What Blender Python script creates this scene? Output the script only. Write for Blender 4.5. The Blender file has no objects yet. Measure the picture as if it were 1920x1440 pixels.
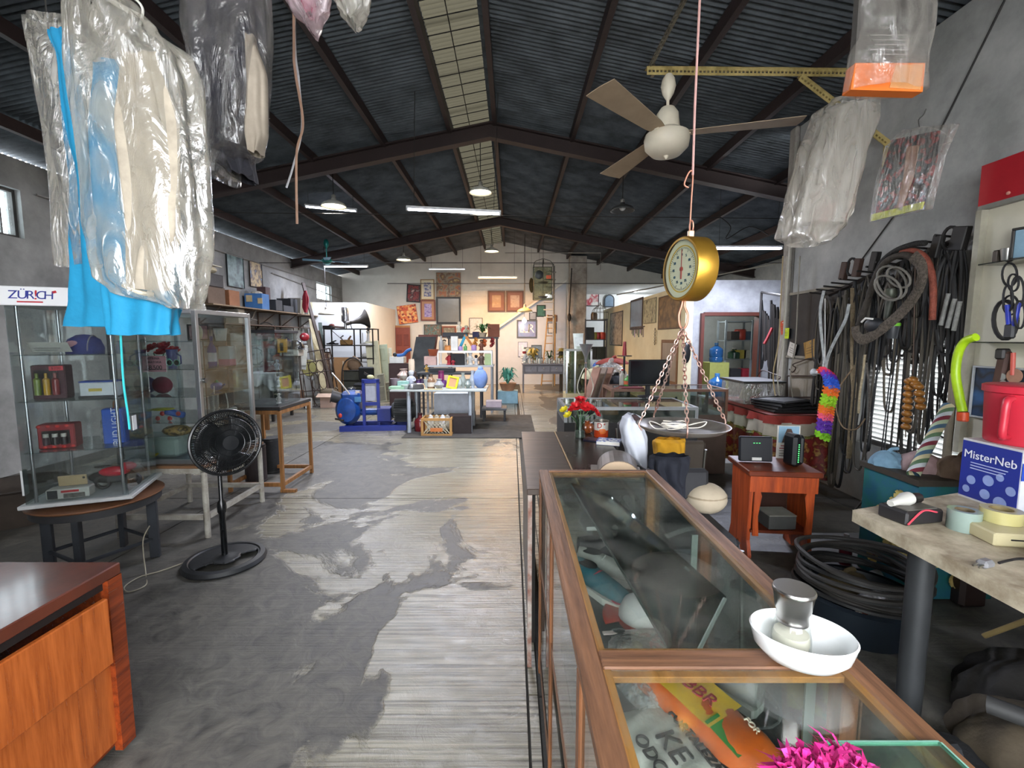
import bpy,bmesh,math,random
from mathutils import Vector,Matrix,Euler
random.seed(11)
PI = math.pi
C = bpy.context.scene.collection
sc = bpy.context.scene

# ---------------------------------------------------------------- camera
F,PITCH,EYE = 850.0,math.atan(0.1),1.6
cam = bpy.data.cameras.new('camera'); cam.sensor_width = 36; cam.lens = F/1920*36; cam.clip_start = .02
co = bpy.data.objects.new('camera',cam); C.objects.link(co)
co.location = (0,0,EYE); co.rotation_euler = (PI/2-PITCH,0,0)
sc.camera = co
# ---------------------------------------------------------------- sky, exposure
w = bpy.data.worlds.new('sky'); sc.world = w; w.use_nodes = True
w.node_tree.nodes['Background'].inputs[0].default_value = (.93,.96,1,1)
w.node_tree.nodes['Background'].inputs[1].default_value = 10.0
sc.view_settings.view_transform = 'Standard'; sc.view_settings.look = 'None'
sc.view_settings.gamma = 1; sc.view_settings.use_curve_mapping = False
sc.view_settings.exposure = 0.6
cy = sc.cycles
cy.use_denoising = True; cy.max_bounces = 8; cy.diffuse_bounces = 4; cy.glossy_bounces = 4
cy.transparent_max_bounces = 24; cy.sample_clamp_indirect = 6; cy.caustics_reflective = False; cy.caustics_refractive = False
LAMP = 1.7

# ---------------------------------------------------------------- pixel helpers (photo pixels -> world points at a real depth)
cp,sp = math.cos(PITCH),math.sin(PITCH)
def ray(px,py):
    return Vector((px-960,F*cp+(720-py)*sp,-F*sp+(720-py)*cp))
def P(px,py,Y):
    d = ray(px,py); t = Y/d.y
    return Vector((d.x*t,Y,EYE+d.z*t))
def PZ(px,py,z):
    d = ray(px,py); t = (z-EYE)/d.z
    return Vector((d.x*t,d.y*t,z))
def PX(px,py,X):
    d = ray(px,py); t = X/d.x
    return Vector((X,d.y*t,EYE+d.z*t))

# ---------------------------------------------------------------- materials
def lin(c):
    if isinstance(c,str):
        c = [int(c[i:i+2],16)/255 for i in (0,2,4)]
    return tuple((x/12.92 if x <= .04045 else ((x+.055)/1.055)**2.4) for x in c)+(1,)
_m = {}
def M(col,rough=.6,metal=0,var=.25,scale=6,bump=0,bscale=40,alt=None,stretch=None,emit=0,coat=0,alpha=1,trans=0):
    key = (col,rough,metal,var,scale,bump,bscale,alt,stretch,emit,coat,alpha,trans)
    if key in _m: return _m[key]
    m = bpy.data.materials.new('m_%s' % (col if isinstance(col,str) else len(_m))); m.use_nodes = True
    nt = m.node_tree; b = nt.nodes['Principled BSDF']; L = nt.links.new
    base = lin(col)
    b.inputs['Base Color'].default_value = base
    b.inputs['Roughness'].default_value = rough; b.inputs['Metallic'].default_value = metal
    if coat: b.inputs['Coat Weight'].default_value = coat; b.inputs['Coat Roughness'].default_value = .1
    if emit:
        b.inputs['Emission Color'].default_value = base; b.inputs['Emission Strength'].default_value = emit
        _m[key] = m; return m
    tc = nt.nodes.new('ShaderNodeTexCoord'); mp = nt.nodes.new('ShaderNodeMapping')
    L(tc.outputs['Object'],mp.inputs[0])
    if stretch: mp.inputs['Scale'].default_value = stretch
    if var or alt:
        n = nt.nodes.new('ShaderNodeTexNoise'); n.inputs['Scale'].default_value = scale; n.inputs['Detail'].default_value = 6
        n.inputs['Roughness'].default_value = .65
        L(mp.outputs[0],n.inputs[0])
        r = nt.nodes.new('ShaderNodeValToRGB'); r.color_ramp.elements[0].position = .35; r.color_ramp.elements[1].position = .68
        a = lin(alt) if alt else tuple(x*(1-var) for x in base[:3])+(1,)
        r.color_ramp.elements[0].color = a; r.color_ramp.elements[1].color = base
        L(n.outputs[0],r.inputs[0]); L(r.outputs[0],b.inputs['Base Color'])
        if not metal:
            mr = nt.nodes.new('ShaderNodeMapRange'); mr.inputs[3].default_value = min(1,rough*1.25); mr.inputs[4].default_value = rough*.85
            L(n.outputs[0],mr.inputs[0]); L(mr.outputs[0],b.inputs['Roughness'])
    if bump:
        n2 = nt.nodes.new('ShaderNodeTexNoise'); n2.inputs['Scale'].default_value = bscale; n2.inputs['Detail'].default_value = 5
        L(mp.outputs[0],n2.inputs[0])
        bp = nt.nodes.new('ShaderNodeBump'); bp.inputs['Strength'].default_value = bump; bp.inputs['Distance'].default_value = .01
        L(n2.outputs[0],bp.inputs['Height']); L(bp.outputs[0],b.inputs['Normal'])
    if alpha < 1: b.inputs['Alpha'].default_value = alpha
    if trans: b.inputs['Transmission Weight'].default_value = trans
    _m[key] = m; return m
def wood(col,alt,rough=.4,scale=3,ax='z',coat=0,bump=.15):
    st = {'x': (1,14,14),'y': (14,1,14),'z': (14,14,1)}[ax]
    return M(col,rough,0,.3,scale,bump,6,alt,st,coat=coat)
def metal(col,rough=.35,var=.15): return M(col,rough,1,var,10)
def glass(tint='eef5f2',refl=.12,key='g',dirt=.0,rough=.02):
    k = ('glass',tint,refl,dirt,rough)
    if k in _m: return _m[k]
    m = bpy.data.materials.new('glass'); m.use_nodes = True; nt = m.node_tree; nt.nodes.clear(); L = nt.links.new
    o = nt.nodes.new('ShaderNodeOutputMaterial'); t = nt.nodes.new('ShaderNodeBsdfTransparent'); g = nt.nodes.new('ShaderNodeBsdfGlossy')
    t.inputs[0].default_value = lin(tint); g.inputs['Roughness'].default_value = rough
    lw = nt.nodes.new('ShaderNodeLayerWeight'); lw.inputs[0].default_value = .5
    pw_ = nt.nodes.new('ShaderNodeMath'); pw_.operation = 'POWER'; pw_.inputs[1].default_value = 4.2
    ad = nt.nodes.new('ShaderNodeMath'); ad.operation = 'MULTIPLY_ADD'; ad.inputs[1].default_value = .85; ad.inputs[2].default_value = .035+refl*.12; ad.use_clamp = True
    mx = nt.nodes.new('ShaderNodeMixShader')
    L(lw.outputs['Facing'],pw_.inputs[0]); L(pw_.outputs[0],ad.inputs[0]); L(ad.outputs[0],mx.inputs[0]); L(t.outputs[0],mx.inputs[1]); L(g.outputs[0],mx.inputs[2])
    last = mx
    if dirt:
        d = nt.nodes.new('ShaderNodeBsdfDiffuse'); d.inputs[0].default_value = lin('b8b8b0')
        tc = nt.nodes.new('ShaderNodeTexCoord'); n = nt.nodes.new('ShaderNodeTexNoise'); n.inputs['Scale'].default_value = 5; n.inputs['Detail'].default_value = 9
        n.inputs['Roughness'].default_value = .75; n.inputs['Distortion'].default_value = .8
        L(tc.outputs['Object'],n.inputs[0]); mr = nt.nodes.new('ShaderNodeMapRange'); mr.inputs[1].default_value = .42; mr.inputs[2].default_value = .8
        mr.inputs[4].default_value = dirt; L(n.outputs[0],mr.inputs[0])
        m2 = nt.nodes.new('ShaderNodeMixShader'); L(mr.outputs[0],m2.inputs[0]); L(mx.outputs[0],m2.inputs[1]); L(d.outputs[0],m2.inputs[2]); last = m2
    L(last.outputs[0],o.inputs[0]); _m[k] = m; return m
def film(col='e8e4da',cover=.45,rough=.22,scale=14):
    """thin crumpled plastic film: partly see-through, partly milky, with sharp glints from a creased surface"""
    k = ('film',col,cover,rough,scale)
    if k in _m: return _m[k]
    m = bpy.data.materials.new('plastic_film'); m.use_nodes = True; nt = m.node_tree; nt.nodes.clear(); L = nt.links.new
    o = nt.nodes.new('ShaderNodeOutputMaterial'); t = nt.nodes.new('ShaderNodeBsdfTransparent')
    p = nt.nodes.new('ShaderNodeBsdfPrincipled'); p.inputs['Base Color'].default_value = lin(col); p.inputs['Roughness'].default_value = rough
    p.inputs['Specular IOR Level'].default_value = 1.0
    tc = nt.nodes.new('ShaderNodeTexCoord'); mp = nt.nodes.new('ShaderNodeMapping'); mp.inputs['Scale'].default_value = (1,1,.35); L(tc.outputs['Object'],mp.inputs[0])
    n = nt.nodes.new('ShaderNodeTexNoise'); n.inputs['Scale'].default_value = scale; n.inputs['Detail'].default_value = 5; n.inputs['Distortion'].default_value = 1.5
    L(mp.outputs[0],n.inputs[0])
    bp = nt.nodes.new('ShaderNodeBump'); bp.inputs['Strength'].default_value = .9; bp.inputs['Distance'].default_value = .025
    L(n.outputs[0],bp.inputs['Height']); L(bp.outputs[0],p.inputs['Normal'])
    mr = nt.nodes.new('ShaderNodeMapRange'); mr.inputs[1].default_value = .3; mr.inputs[2].default_value = .7
    mr.inputs[3].default_value = max(0,cover-.25); mr.inputs[4].default_value = min(1,cover+.25); L(n.outputs[0],mr.inputs[0])
    gl = nt.nodes.new('ShaderNodeBsdfGlossy'); gl.inputs['Roughness'].default_value = .12; L(bp.outputs[0],gl.inputs['Normal'])
    tr = nt.nodes.new('ShaderNodeBsdfTranslucent'); tr.inputs[0].default_value = lin(col)
    pm = nt.nodes.new('ShaderNodeMixShader'); pm.inputs[0].default_value = .3; L(p.outputs[0],pm.inputs[1]); L(tr.outputs[0],pm.inputs[2])
    mx = nt.nodes.new('ShaderNodeMixShader'); L(mr.outputs[0],mx.inputs[0]); L(t.outputs[0],mx.inputs[1]); L(pm.outputs[0],mx.inputs[2])
    m3 = nt.nodes.new('ShaderNodeMixShader'); m3.inputs[0].default_value = .14; L(mx.outputs[0],m3.inputs[1]); L(gl.outputs[0],m3.inputs[2])
    L(m3.outputs[0],o.inputs[0]); _m[k] = m; return m
def art(cols,scale=3,kind='noise',rough=.5):
    """flat printed or painted picture: patches of the given colours"""
    k = ('art',tuple(cols),scale,kind)
    if k in _m: return _m[k]
    m = bpy.data.materials.new('picture'); m.use_nodes = True; nt = m.node_tree; b = nt.nodes['Principled BSDF']; L = nt.links.new
    b.inputs['Roughness'].default_value = rough
    tc = nt.nodes.new('ShaderNodeTexCoord'); mp = nt.nodes.new('ShaderNodeMapping'); mp.inputs['Scale'].default_value = (scale,scale,scale)
    mp.inputs['Location'].default_value = (len(_m)*1.7,0,len(_m)*.9)
    L(tc.outputs['Object'],mp.inputs[0])
    if kind == 'noise':
        n = nt.nodes.new('ShaderNodeTexNoise'); n.inputs['Detail'].default_value = 3; n.inputs['Scale'].default_value = 1.5; out = n.outputs[0]
    else:
        n = nt.nodes.new('ShaderNodeTexVoronoi'); n.distance = 'CHEBYCHEV' if kind == 'block' else 'EUCLIDEAN'
        sep = nt.nodes.new('ShaderNodeSeparateColor'); L(n.outputs['Color'],sep.inputs[0]); out = sep.outputs[0]
    L(mp.outputs[0],n.inputs[0])
    r = nt.nodes.new('ShaderNodeValToRGB'); r.color_ramp.interpolation = 'CONSTANT' if kind != 'noise' else 'LINEAR'
    N = len(cols)
    while len(r.color_ramp.elements) < N: r.color_ramp.elements.new(.5)
    for i,c in enumerate(cols):
        r.color_ramp.elements[i].position = (i/N) if kind != 'noise' else .3+.4*i/max(1,N-1)
        r.color_ramp.elements[i].color = lin(c)
    L(out,r.inputs[0]); L(r.outputs[0],b.inputs['Base Color'])
    _m[k] = m; return m

# ---------------------------------------------------------------- mesh collector
class MB:
    def __init__(s): s.v = []; s.f = []
    def add(s,vs,fs):
        n = len(s.v); s.v += [tuple(v) for v in vs]; s.f += [tuple(i+n for i in f) for f in fs]; return s
    def box(s,c,d,rot=None,bev=0):
        x,y,z = d[0]/2,d[1]/2,d[2]/2; c = Vector(c)
        R = Euler(rot).to_matrix() if rot else Matrix.Identity(3)
        if bev:
            b = min(bev,x*.9,y*.9,z*.9); vs = []
            for sx in (-1,1):
                for sy in (-1,1):
                    for sz in (-1,1):
                        vs += [(sx*(x-b),sy*(y-b),sz*z),(sx*(x-b),sy*y,sz*(z-b)),(sx*x,sy*(y-b),sz*(z-b))]
            bm = bmesh.new()
            for v in vs: bm.verts.new(c+R@Vector(v))
            bmesh.ops.convex_hull(bm,input=bm.verts[:])
            bmesh.ops.dissolve_limit(bm,angle_limit=.02,verts=bm.verts[:],edges=bm.edges[:])
            bm.verts.index_update()
            s.add([v.co for v in bm.verts],[[v.index for v in f.verts] for f in bm.faces]); bm.free(); return s
        vs = [c+R@Vector((sx*x,sy*y,sz*z)) for sx in (-1,1) for sy in (-1,1) for sz in (-1,1)]
        return s.add(vs,[(0,1,3,2),(4,6,7,5),(0,4,5,1),(2,3,7,6),(0,2,6,4),(1,5,7,3)])
    def bb(s,x0,x1,y0,y1,z0,z1,bev=0):
        return s.box(((x0+x1)/2,(y0+y1)/2,(z0+z1)/2),(abs(x1-x0),abs(y1-y0),abs(z1-z0)),None,bev)
    def tube(s,pts,r,seg=8,closed=False,caps=True,flat=1.0):
        pts = [Vector(p) for p in pts]; n = len(pts); rings = []; up = None
        for i,p in enumerate(pts):
            a = pts[(i-1) % n] if (closed or i > 0) else p
            b = pts[(i+1) % n] if (closed or i < n-1) else p
            t = (b-a)
            t = t.normalized() if t.length > 1e-9 else Vector((0,0,1))
            if up is None:
                up = Vector((0,0,1)) if abs(t.z) < .9 else Vector((1,0,0))
            u = (up-t*up.dot(t))
            u = u.normalized() if u.length > 1e-6 else t.orthogonal().normalized()
            up = u; v = t.cross(u); rr = r[i] if isinstance(r,(list,tuple)) else r
            rings.append([p+(u*math.cos(2*PI*k/seg)+v*math.sin(2*PI*k/seg)*flat)*rr for k in range(seg)])
        vs = [q for g in rings for q in g]; fs = []
        for i in range(n if closed else n-1):
            j = (i+1) % n
            for k in range(seg):
                l = (k+1) % seg; fs.append((i*seg+k,i*seg+l,j*seg+l,j*seg+k))
        if not closed and caps: fs += [tuple(range(seg))[::-1],tuple((n-1)*seg+k for k in range(seg))]
        return s.add(vs,fs)
    def rod(s,a,b,r,r2=None,seg=10): return s.tube([a,b],[r,r if r2 is None else r2],seg)
    def lathe(s,prof,seg=20,c=(0,0,0),R=None,arc=2*PI,cap=False):
        """profile [(radius, z)...] turned about z"""
        c = Vector(c); R = R or Matrix.Identity(3); full = abs(arc-2*PI) < 1e-6; m = seg if full else seg+1
        vs = [c+R@Vector((r*math.cos(arc*k/seg),r*math.sin(arc*k/seg),z)) for (r,z) in prof for k in range(m)]; fs = []
        for i in range(len(prof)-1):
            for k in range(seg):
                l = (k+1) % m; fs.append((i*m+k,i*m+l,(i+1)*m+l,(i+1)*m+k))
        if cap and prof[0][0] > 1e-5: fs.append(tuple(range(seg))[::-1])
        if cap and prof[-1][0] > 1e-5: fs.append(tuple((len(prof)-1)*m+k for k in range(seg)))
        return s.add(vs,fs)
    def ball(s,c,r,seg=12,sc=(1,1,1)):
        n = max(4,seg//2); c = Vector(c)
        pr = [(max(1e-4,math.sin(PI*i/n))*r,-math.cos(PI*i/n)*r) for i in range(n+1)]
        a = len(s.v); s.lathe(pr,seg)
        for i in range(a,len(s.v)): v = s.v[i]; s.v[i] = (c.x+v[0]*sc[0],c.y+v[1]*sc[1],c.z+v[2]*sc[2])
        return s
    def prism(s,outl,d,M4=None):
        """outline in xz plane, thickness d along y"""
        n = len(outl); vs = [Vector((x,-d/2,z)) for x,z in outl]+[Vector((x,d/2,z)) for x,z in outl]
        if M4: vs = [M4@v for v in vs]
        return s.add(vs,[tuple(range(n)),tuple(range(2*n-1,n-1,-1))]+[(i,i+n,(i+1) % n+n,(i+1) % n) for i in range(n)])
    def grid(s,fn,nu,nv,closeu=False):
        m = nu if closeu else nu+1
        vs = [fn(i/nu,j/nv) for j in range(nv+1) for i in range(m)]
        fs = [(j*m+i,j*m+(i+1) % m,(j+1)*m+(i+1) % m,(j+1)*m+i) for j in range(nv) for i in range(nu)]
        return s.add(vs,fs)
    def xf(s,mat):
        s.v = [tuple(mat@Vector(v)) for v in s.v]; return s
    def build(s,name,m,parent=None,smooth=False,solid=0):
        me = bpy.data.meshes.new(name); me.from_pydata(s.v,[],s.f); me.validate(); me.update()
        bm = bmesh.new(); bm.from_mesh(me); bmesh.ops.recalc_face_normals(bm,faces=bm.faces[:]); bm.to_mesh(me); bm.free()
        me.materials.append(m)
        if smooth:
            me.polygons.foreach_set('use_smooth',[True]*len(me.polygons))
            try: me.set_sharp_from_angle(angle=.7)
            except Exception: pass
        o = bpy.data.objects.new(name,me); C.objects.link(o)
        if parent is not None: o.parent = parent
        if solid:
            md = o.modifiers.new('s','SOLIDIFY'); md.thickness = solid; md.offset = 0
        return o
def tag(o,label=None,cat=None,group=None,kind=None):
    if label: o['label'] = label
    if cat: o['category'] = cat
    if group: o['group'] = group
    if kind: o['kind'] = kind
    return o
def thing(name,label,cat,loc=(0,0,0),rz=0,group=None):
    o = bpy.data.objects.new(name,None); o.empty_display_size = .1; C.objects.link(o)
    o.location = loc; o.rotation_euler = (0,0,rz) if not isinstance(rz,tuple) else rz
    return tag(o,label,cat,group)
def struct(name,mb,m,parent=None,**k):
    o = mb.build(name,m,parent,**k)
    if parent is None: o['kind'] = 'structure'
    return o
def sgroup(name):
    o = bpy.data.objects.new(name,None); C.objects.link(o); o['kind'] = 'structure'; return o
def dup(root,loc,rz=0,label=None,group=None,scale=None):
    r = root.copy(); C.objects.link(r); r.location = loc; r.rotation_euler = (0,0,rz) if not isinstance(rz,tuple) else rz
    if label: r['label'] = label
    if group: r['group'] = group
    if scale: r.scale = scale if isinstance(scale,tuple) else (scale,)*3
    for ch in list(root.children):
        c = ch.copy(); C.objects.link(c); c.parent = r
        for g in ch.children:
            d = g.copy(); C.objects.link(d); d.parent = c
    return r
def recolor(root,names,m):
    """give a copied thing's named parts their own colour"""
    for ch in root.children:
        if ch.name.split('.')[0] in names and ch.type == 'MESH':
            ch.data = ch.data.copy(); ch.data.materials[0] = m
def text(s,size,m,parent,loc,rot,name='lettering',extrude=.001,align='CENTER',sx=1,shear=0):
    cu = bpy.data.curves.new(name,'FONT'); cu.body = s; cu.size = size; cu.align_x = align; cu.align_y = 'CENTER'; cu.extrude = extrude; cu.shear = shear
    tmp = bpy.data.objects.new('tmp',cu); C.objects.link(tmp); bpy.context.view_layer.update()
    me = bpy.data.meshes.new_from_object(tmp.evaluated_get(bpy.context.evaluated_depsgraph_get())); bpy.data.objects.remove(tmp)
    me.materials.clear(); me.materials.append(m); o = bpy.data.objects.new(name,me); C.objects.link(o); o.parent = parent
    o.location = loc; o.rotation_euler = rot; o.scale = (sx,1,1); return o
def catmull(pts,n=6):
    pts = [Vector(p) for p in pts]; q = [pts[0]]+pts+[pts[-1]]; out = []
    for i in range(1,len(q)-2):
        for k in range(n):
            t = k/n; a,b,c,d = q[i-1],q[i],q[i+1],q[i+2]
            out.append(.5*((2*b)+(c-a)*t+(2*a-5*b+4*c-d)*t*t+(3*b-a-3*c+d)*t**3))
    out.append(pts[-1]); return out
def lampobj(name,parent,loc,kind,energy,col,size=.1,size_y=None,rot=(0,0,0)):
    l = bpy.data.lights.new(name,kind); l.energy = energy*LAMP; l.color = col
    if kind == 'AREA':
        l.size = size
        if size_y: l.shape = 'RECTANGLE'; l.size_y = size_y
    else: l.shadow_soft_size = size
    o = bpy.data.objects.new(name,l); C.objects.link(o); o.parent = parent; o.location = loc; o.rotation_euler = rot; return o

# ================================================================ STRUCTURE
XR,ZR,SL = -.33,4.93,.2       # ridge position and roof slope
def roofz(x): return ZR-SL*abs(x-XR)
XL,XN,XH,YF,YN = -5.9,3.47,6.5,16.0,5.73
# ---- floor of cast slabs with recessed joints
def floor_mat():
    m = bpy.data.materials.new('worn_concrete'); m.use_nodes = True; nt = m.node_tree; b = nt.nodes['Principled BSDF']; L = nt.links.new
    N = lambda t,**k: nt.nodes.new(t)
    tc = N('ShaderNodeTexCoord')
    big = N('ShaderNodeTexNoise'); big.inputs['Scale'].default_value = .85; big.inputs['Detail'].default_value = 9; big.inputs['Roughness'].default_value = .58; big.inputs['Distortion'].default_value = .7
    L(tc.outputs['Object'],big.inputs[0])
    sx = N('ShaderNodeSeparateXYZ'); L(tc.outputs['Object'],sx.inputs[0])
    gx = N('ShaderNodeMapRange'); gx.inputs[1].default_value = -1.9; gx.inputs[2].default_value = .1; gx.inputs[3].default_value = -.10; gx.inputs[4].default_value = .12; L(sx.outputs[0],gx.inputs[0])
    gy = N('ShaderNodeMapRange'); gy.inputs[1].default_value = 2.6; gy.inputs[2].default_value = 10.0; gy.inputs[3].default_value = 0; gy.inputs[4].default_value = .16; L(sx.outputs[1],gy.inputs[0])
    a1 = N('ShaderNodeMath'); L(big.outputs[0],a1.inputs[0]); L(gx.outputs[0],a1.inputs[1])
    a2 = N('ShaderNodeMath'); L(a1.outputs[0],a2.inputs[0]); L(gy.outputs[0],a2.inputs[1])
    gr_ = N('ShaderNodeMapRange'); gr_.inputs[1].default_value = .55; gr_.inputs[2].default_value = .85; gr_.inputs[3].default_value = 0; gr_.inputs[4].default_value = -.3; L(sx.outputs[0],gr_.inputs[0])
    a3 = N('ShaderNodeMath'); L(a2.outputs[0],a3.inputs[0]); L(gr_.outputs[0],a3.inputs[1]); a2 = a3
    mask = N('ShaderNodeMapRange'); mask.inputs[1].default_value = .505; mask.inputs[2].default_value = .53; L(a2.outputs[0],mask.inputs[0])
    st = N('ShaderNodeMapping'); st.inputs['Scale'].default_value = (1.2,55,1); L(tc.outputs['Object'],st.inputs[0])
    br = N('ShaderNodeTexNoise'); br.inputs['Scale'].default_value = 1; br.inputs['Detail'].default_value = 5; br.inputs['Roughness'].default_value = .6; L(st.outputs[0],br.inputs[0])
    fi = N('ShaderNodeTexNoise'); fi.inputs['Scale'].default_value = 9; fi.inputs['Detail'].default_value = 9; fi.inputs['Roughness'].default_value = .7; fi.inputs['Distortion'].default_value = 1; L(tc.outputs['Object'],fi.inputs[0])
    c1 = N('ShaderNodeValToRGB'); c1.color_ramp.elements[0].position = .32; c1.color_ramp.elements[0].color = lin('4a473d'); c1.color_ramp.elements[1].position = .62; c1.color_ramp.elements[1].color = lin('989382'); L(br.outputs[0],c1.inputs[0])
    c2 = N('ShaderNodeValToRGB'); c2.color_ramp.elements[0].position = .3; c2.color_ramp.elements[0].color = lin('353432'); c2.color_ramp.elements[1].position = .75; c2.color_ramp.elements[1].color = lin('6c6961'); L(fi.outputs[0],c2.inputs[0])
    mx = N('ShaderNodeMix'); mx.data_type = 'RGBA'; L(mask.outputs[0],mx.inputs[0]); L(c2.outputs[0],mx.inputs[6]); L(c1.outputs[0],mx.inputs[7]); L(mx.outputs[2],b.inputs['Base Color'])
    rr = N('ShaderNodeMapRange'); rr.inputs[3].default_value = .5; rr.inputs[4].default_value = .19; L(mask.outputs[0],rr.inputs[0])
    rn = N('ShaderNodeMath'); rn.operation = 'MULTIPLY_ADD'; rn.inputs[1].default_value = .3; L(fi.outputs[0],rn.inputs[0]); 
    rs = N('ShaderNodeMath'); rs.operation = 'SUBTRACT'; rs.inputs[1].default_value = .14; L(rr.outputs[0],rs.inputs[0]); L(rs.outputs[0],rn.inputs[2]); L(rn.outputs[0],b.inputs['Roughness'])
    inv = N('ShaderNodeMath'); inv.operation = 'MULTIPLY_ADD'; inv.inputs[1].default_value = -.9; inv.inputs[2].default_value = .9; L(mask.outputs[0],inv.inputs[0])
    h1 = N('ShaderNodeMath'); h1.operation = 'MULTIPLY_ADD'; h1.inputs[1].default_value = .55; L(br.outputs[0],h1.inputs[0]); L(inv.outputs[0],h1.inputs[2])
    h2 = N('ShaderNodeMath'); h2.operation = 'MULTIPLY_ADD'; h2.inputs[1].default_value = .9; L(fi.outputs[0],h2.inputs[0]); L(h1.outputs[0],h2.inputs[2])
    bp = N('ShaderNodeBump'); bp.inputs['Strength'].default_value = .7; bp.inputs['Distance'].default_value = .008; L(h2.outputs[0],bp.inputs['Height']); L(bp.outputs[0],b.inputs['Normal'])
    return m
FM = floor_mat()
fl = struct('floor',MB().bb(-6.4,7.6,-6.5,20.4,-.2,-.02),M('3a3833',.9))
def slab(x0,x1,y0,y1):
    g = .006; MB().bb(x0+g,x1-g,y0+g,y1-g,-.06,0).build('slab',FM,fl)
for x0,x1 in ((-6.4,-2.9),(-2.9,.07),(.26,3.2),(3.2,7.6)):
    for y0,y1 in ((-6.5,-1.3),(-1.3,4.43),(4.43,7.4),(7.4,10.4),(10.4,13.4),(13.4,16.4),(16.4,20.4)):
        if y0 < -2 and x0 > 4: pass
        slab(x0,x1,y0,y1)
# sliding door track let into the floor along the aisle
tr = sgroup('trim_track')
for y0,y1 in ((-1.3,1.9),(1.9,4.43),(4.43,7.4),(7.4,10.4),(10.4,13.4)):
    MB().bb(.076,.115,y0+.005,y1-.005,-.05,-.002).build('strip',FM,tr)
    MB().bb(.122,.165,y0+.005,y1-.005,-.05,-.012).build('strip',M('3b3934',.7,bump=.6),tr)
    MB().bb(.172,.2,y0+.005,y1-.005,-.05,-.001).build('strip',FM,tr)
    MB().bb(.207,.254,y0+.005,y1-.005,-.05,-.003).build('strip',FM,tr)

# ---- walls
WM = M('b9b9b6',.85,0,.3,1.6,.5,12,'8f908e')
WFAR = M('dcdad2',.85,0,.1,1.2,.3,10,'c9c7bf')
WLEFT = M('a3a3a1',.85,0,.3,1.3,.7,9,'767776')
WCREAM = M('d9cfae',.85,0,.1,1.5,.2,10,'cbbf9c')
wl = MB()
def wallx(mb,x0,x1,y0,y1,z1,holes):
    """wall running along y with rectangular holes [(ya,yb,za,zb)] sorted by y"""
    y = y0
    for a,b,za,zb in holes:
        mb.bb(x0,x1,y,a,0,z1); mb.bb(x0,x1,a,b,0,za); mb.bb(x0,x1,a,b,zb,z1); y = b
    mb.bb(x0,x1,y,y1,0,z1)
wallx(wl,XL-.2,XL,-1.3,YF+.2,roofz(XL)-.085,[(4.37,5.64,2.8,3.37),(13.9,15.05,2.8,3.31)])
struct('wall_left',wl,WLEFT)
wn = MB(); wallx(wn,XN,XN+.18,-1.3,YN,roofz(XN)-.03,[(3.36,4.5,.57,1.95)])
struct('wall_right',wn,WM)
wh = MB().bb(XH,XH+.2,YN-.17,YF,0,roofz(XH)-.04)
wh.bb(XN+.18,XH+.2,YN-.17,YN,0,roofz(5.4)-.1)
struct('wall_right_hall',wh,WM)
# street front: a wide open shutter doorway behind the camera lets the daylight in
g = MB().bb(XL-.2,-1.5,-1.5,-1.3,0,roofz(XL)).bb(2.1,XN+.2,-1.5,-1.3,0,roofz(XN)).bb(-1.5,2.1,-1.5,-1.3,3.0,4.75).bb(XL,XN,-1.5,-1.3,roofz(XL)-.1,roofz(XL)+.25)
struct('wall_front',g,WM)
# gable wall at the far end with an opening into the back room
def gable(x0,x1,zb):
    xs = sorted({x0,x1} | ({XR} if x0 < XR < x1 else set()))
    return [(x0,zb)]+[(x1,zb)]+[(x,roofz(x)+.04) for x in reversed(xs)]
g = MB(); M4 = Matrix.Translation((0,YF+.1,0))
g.prism(gable(XL-.2,2.26,0),.2,M4); g.prism(gable(2.26,XH+.2,3.48),.2,M4)
struct('wall_far',g,WFAR)
g = MB().bb(2.06,2.26,YF+.2,19.6,0,3.48).bb(2.26,7.6,19.6,19.8,0,3.48).bb(7.4,7.6,YF+.2,19.6,0,3.48)
struct('wall_back_room',g,M('e2e4e4',.8,0,.08))
struct('ceiling_back_room',MB().bb(2.26,7.6,YF+.2,19.8,3.48,3.6),M('c9cac8',.8,0,.2,1.2))
struct('wall_inner_cream',MB().bb(3.45,3.6,9.1,17.2,0,2.67),WCREAM)
pw = MB().bb(3.6,3.78,9.1,9.24,0,2.75).bb(4.93,XH,9.1,9.24,0,2.75).bb(3.78,4.93,9.1,9.24,2.06,2.75)
struct('wall_partition',pw,M('b5b7ba',.85,0,.35,1.1,.2,8,'77787a'))
struct('wall_store_back',MB().bb(3.6,XH,11.6,11.7,0,2.7),M('a8aca8',.8,0,.15))
# white built-in room on the left
wb = MB().bb(XL+.02,-4.07,12.75,12.87,0,2.53).bb(-4.19,-4.07,12.87,YF,0,2.53).bb(XL+.02,-4.07,12.75,YF,2.53,2.6)
struct('wall_left_room',wb,M('dfe1e0',.8,0,.06,2))
# concrete columns
def column(name,x,y,w,d,z1):
    struct(name,MB().box((x,y,z1/2),(w,d,z1),None,.02),M('b7b2aa',.85,0,.35,2.5,.8,8,'7d766e'))
column('wall_column_far',2.2,15.5,.55,.45,roofz(2.2)-.1)
column('wall_column_near',XN+.04,YN+.1,.14,.14,roofz(XN))
# stair soffit rising across the far wall
sx = MB(); a,b_,c_ = P(905,632,15.95),P(1010,560,15.95),P(1062,525,15.95)
st = [(a.x,a.z),(c_.x,c_.z),(c_.x,c_.z-.06),(a.x,a.z-.08)]
sx.prism(st,.16,Matrix.Translation((0,YF-.08,0)))
struct('trim_stair',sx,M('e8e6df',.7,0,.05))
sx = MB().prism([(a.x,a.z-.09),(c_.x,c_.z-.07),(c_.x,0.0),(a.x,0.0)],.03,Matrix.Translation((0,YF-.016,0)))
struct('wall_under_stair',sx,M('c3cbd6',.8,0,.06))

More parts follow.
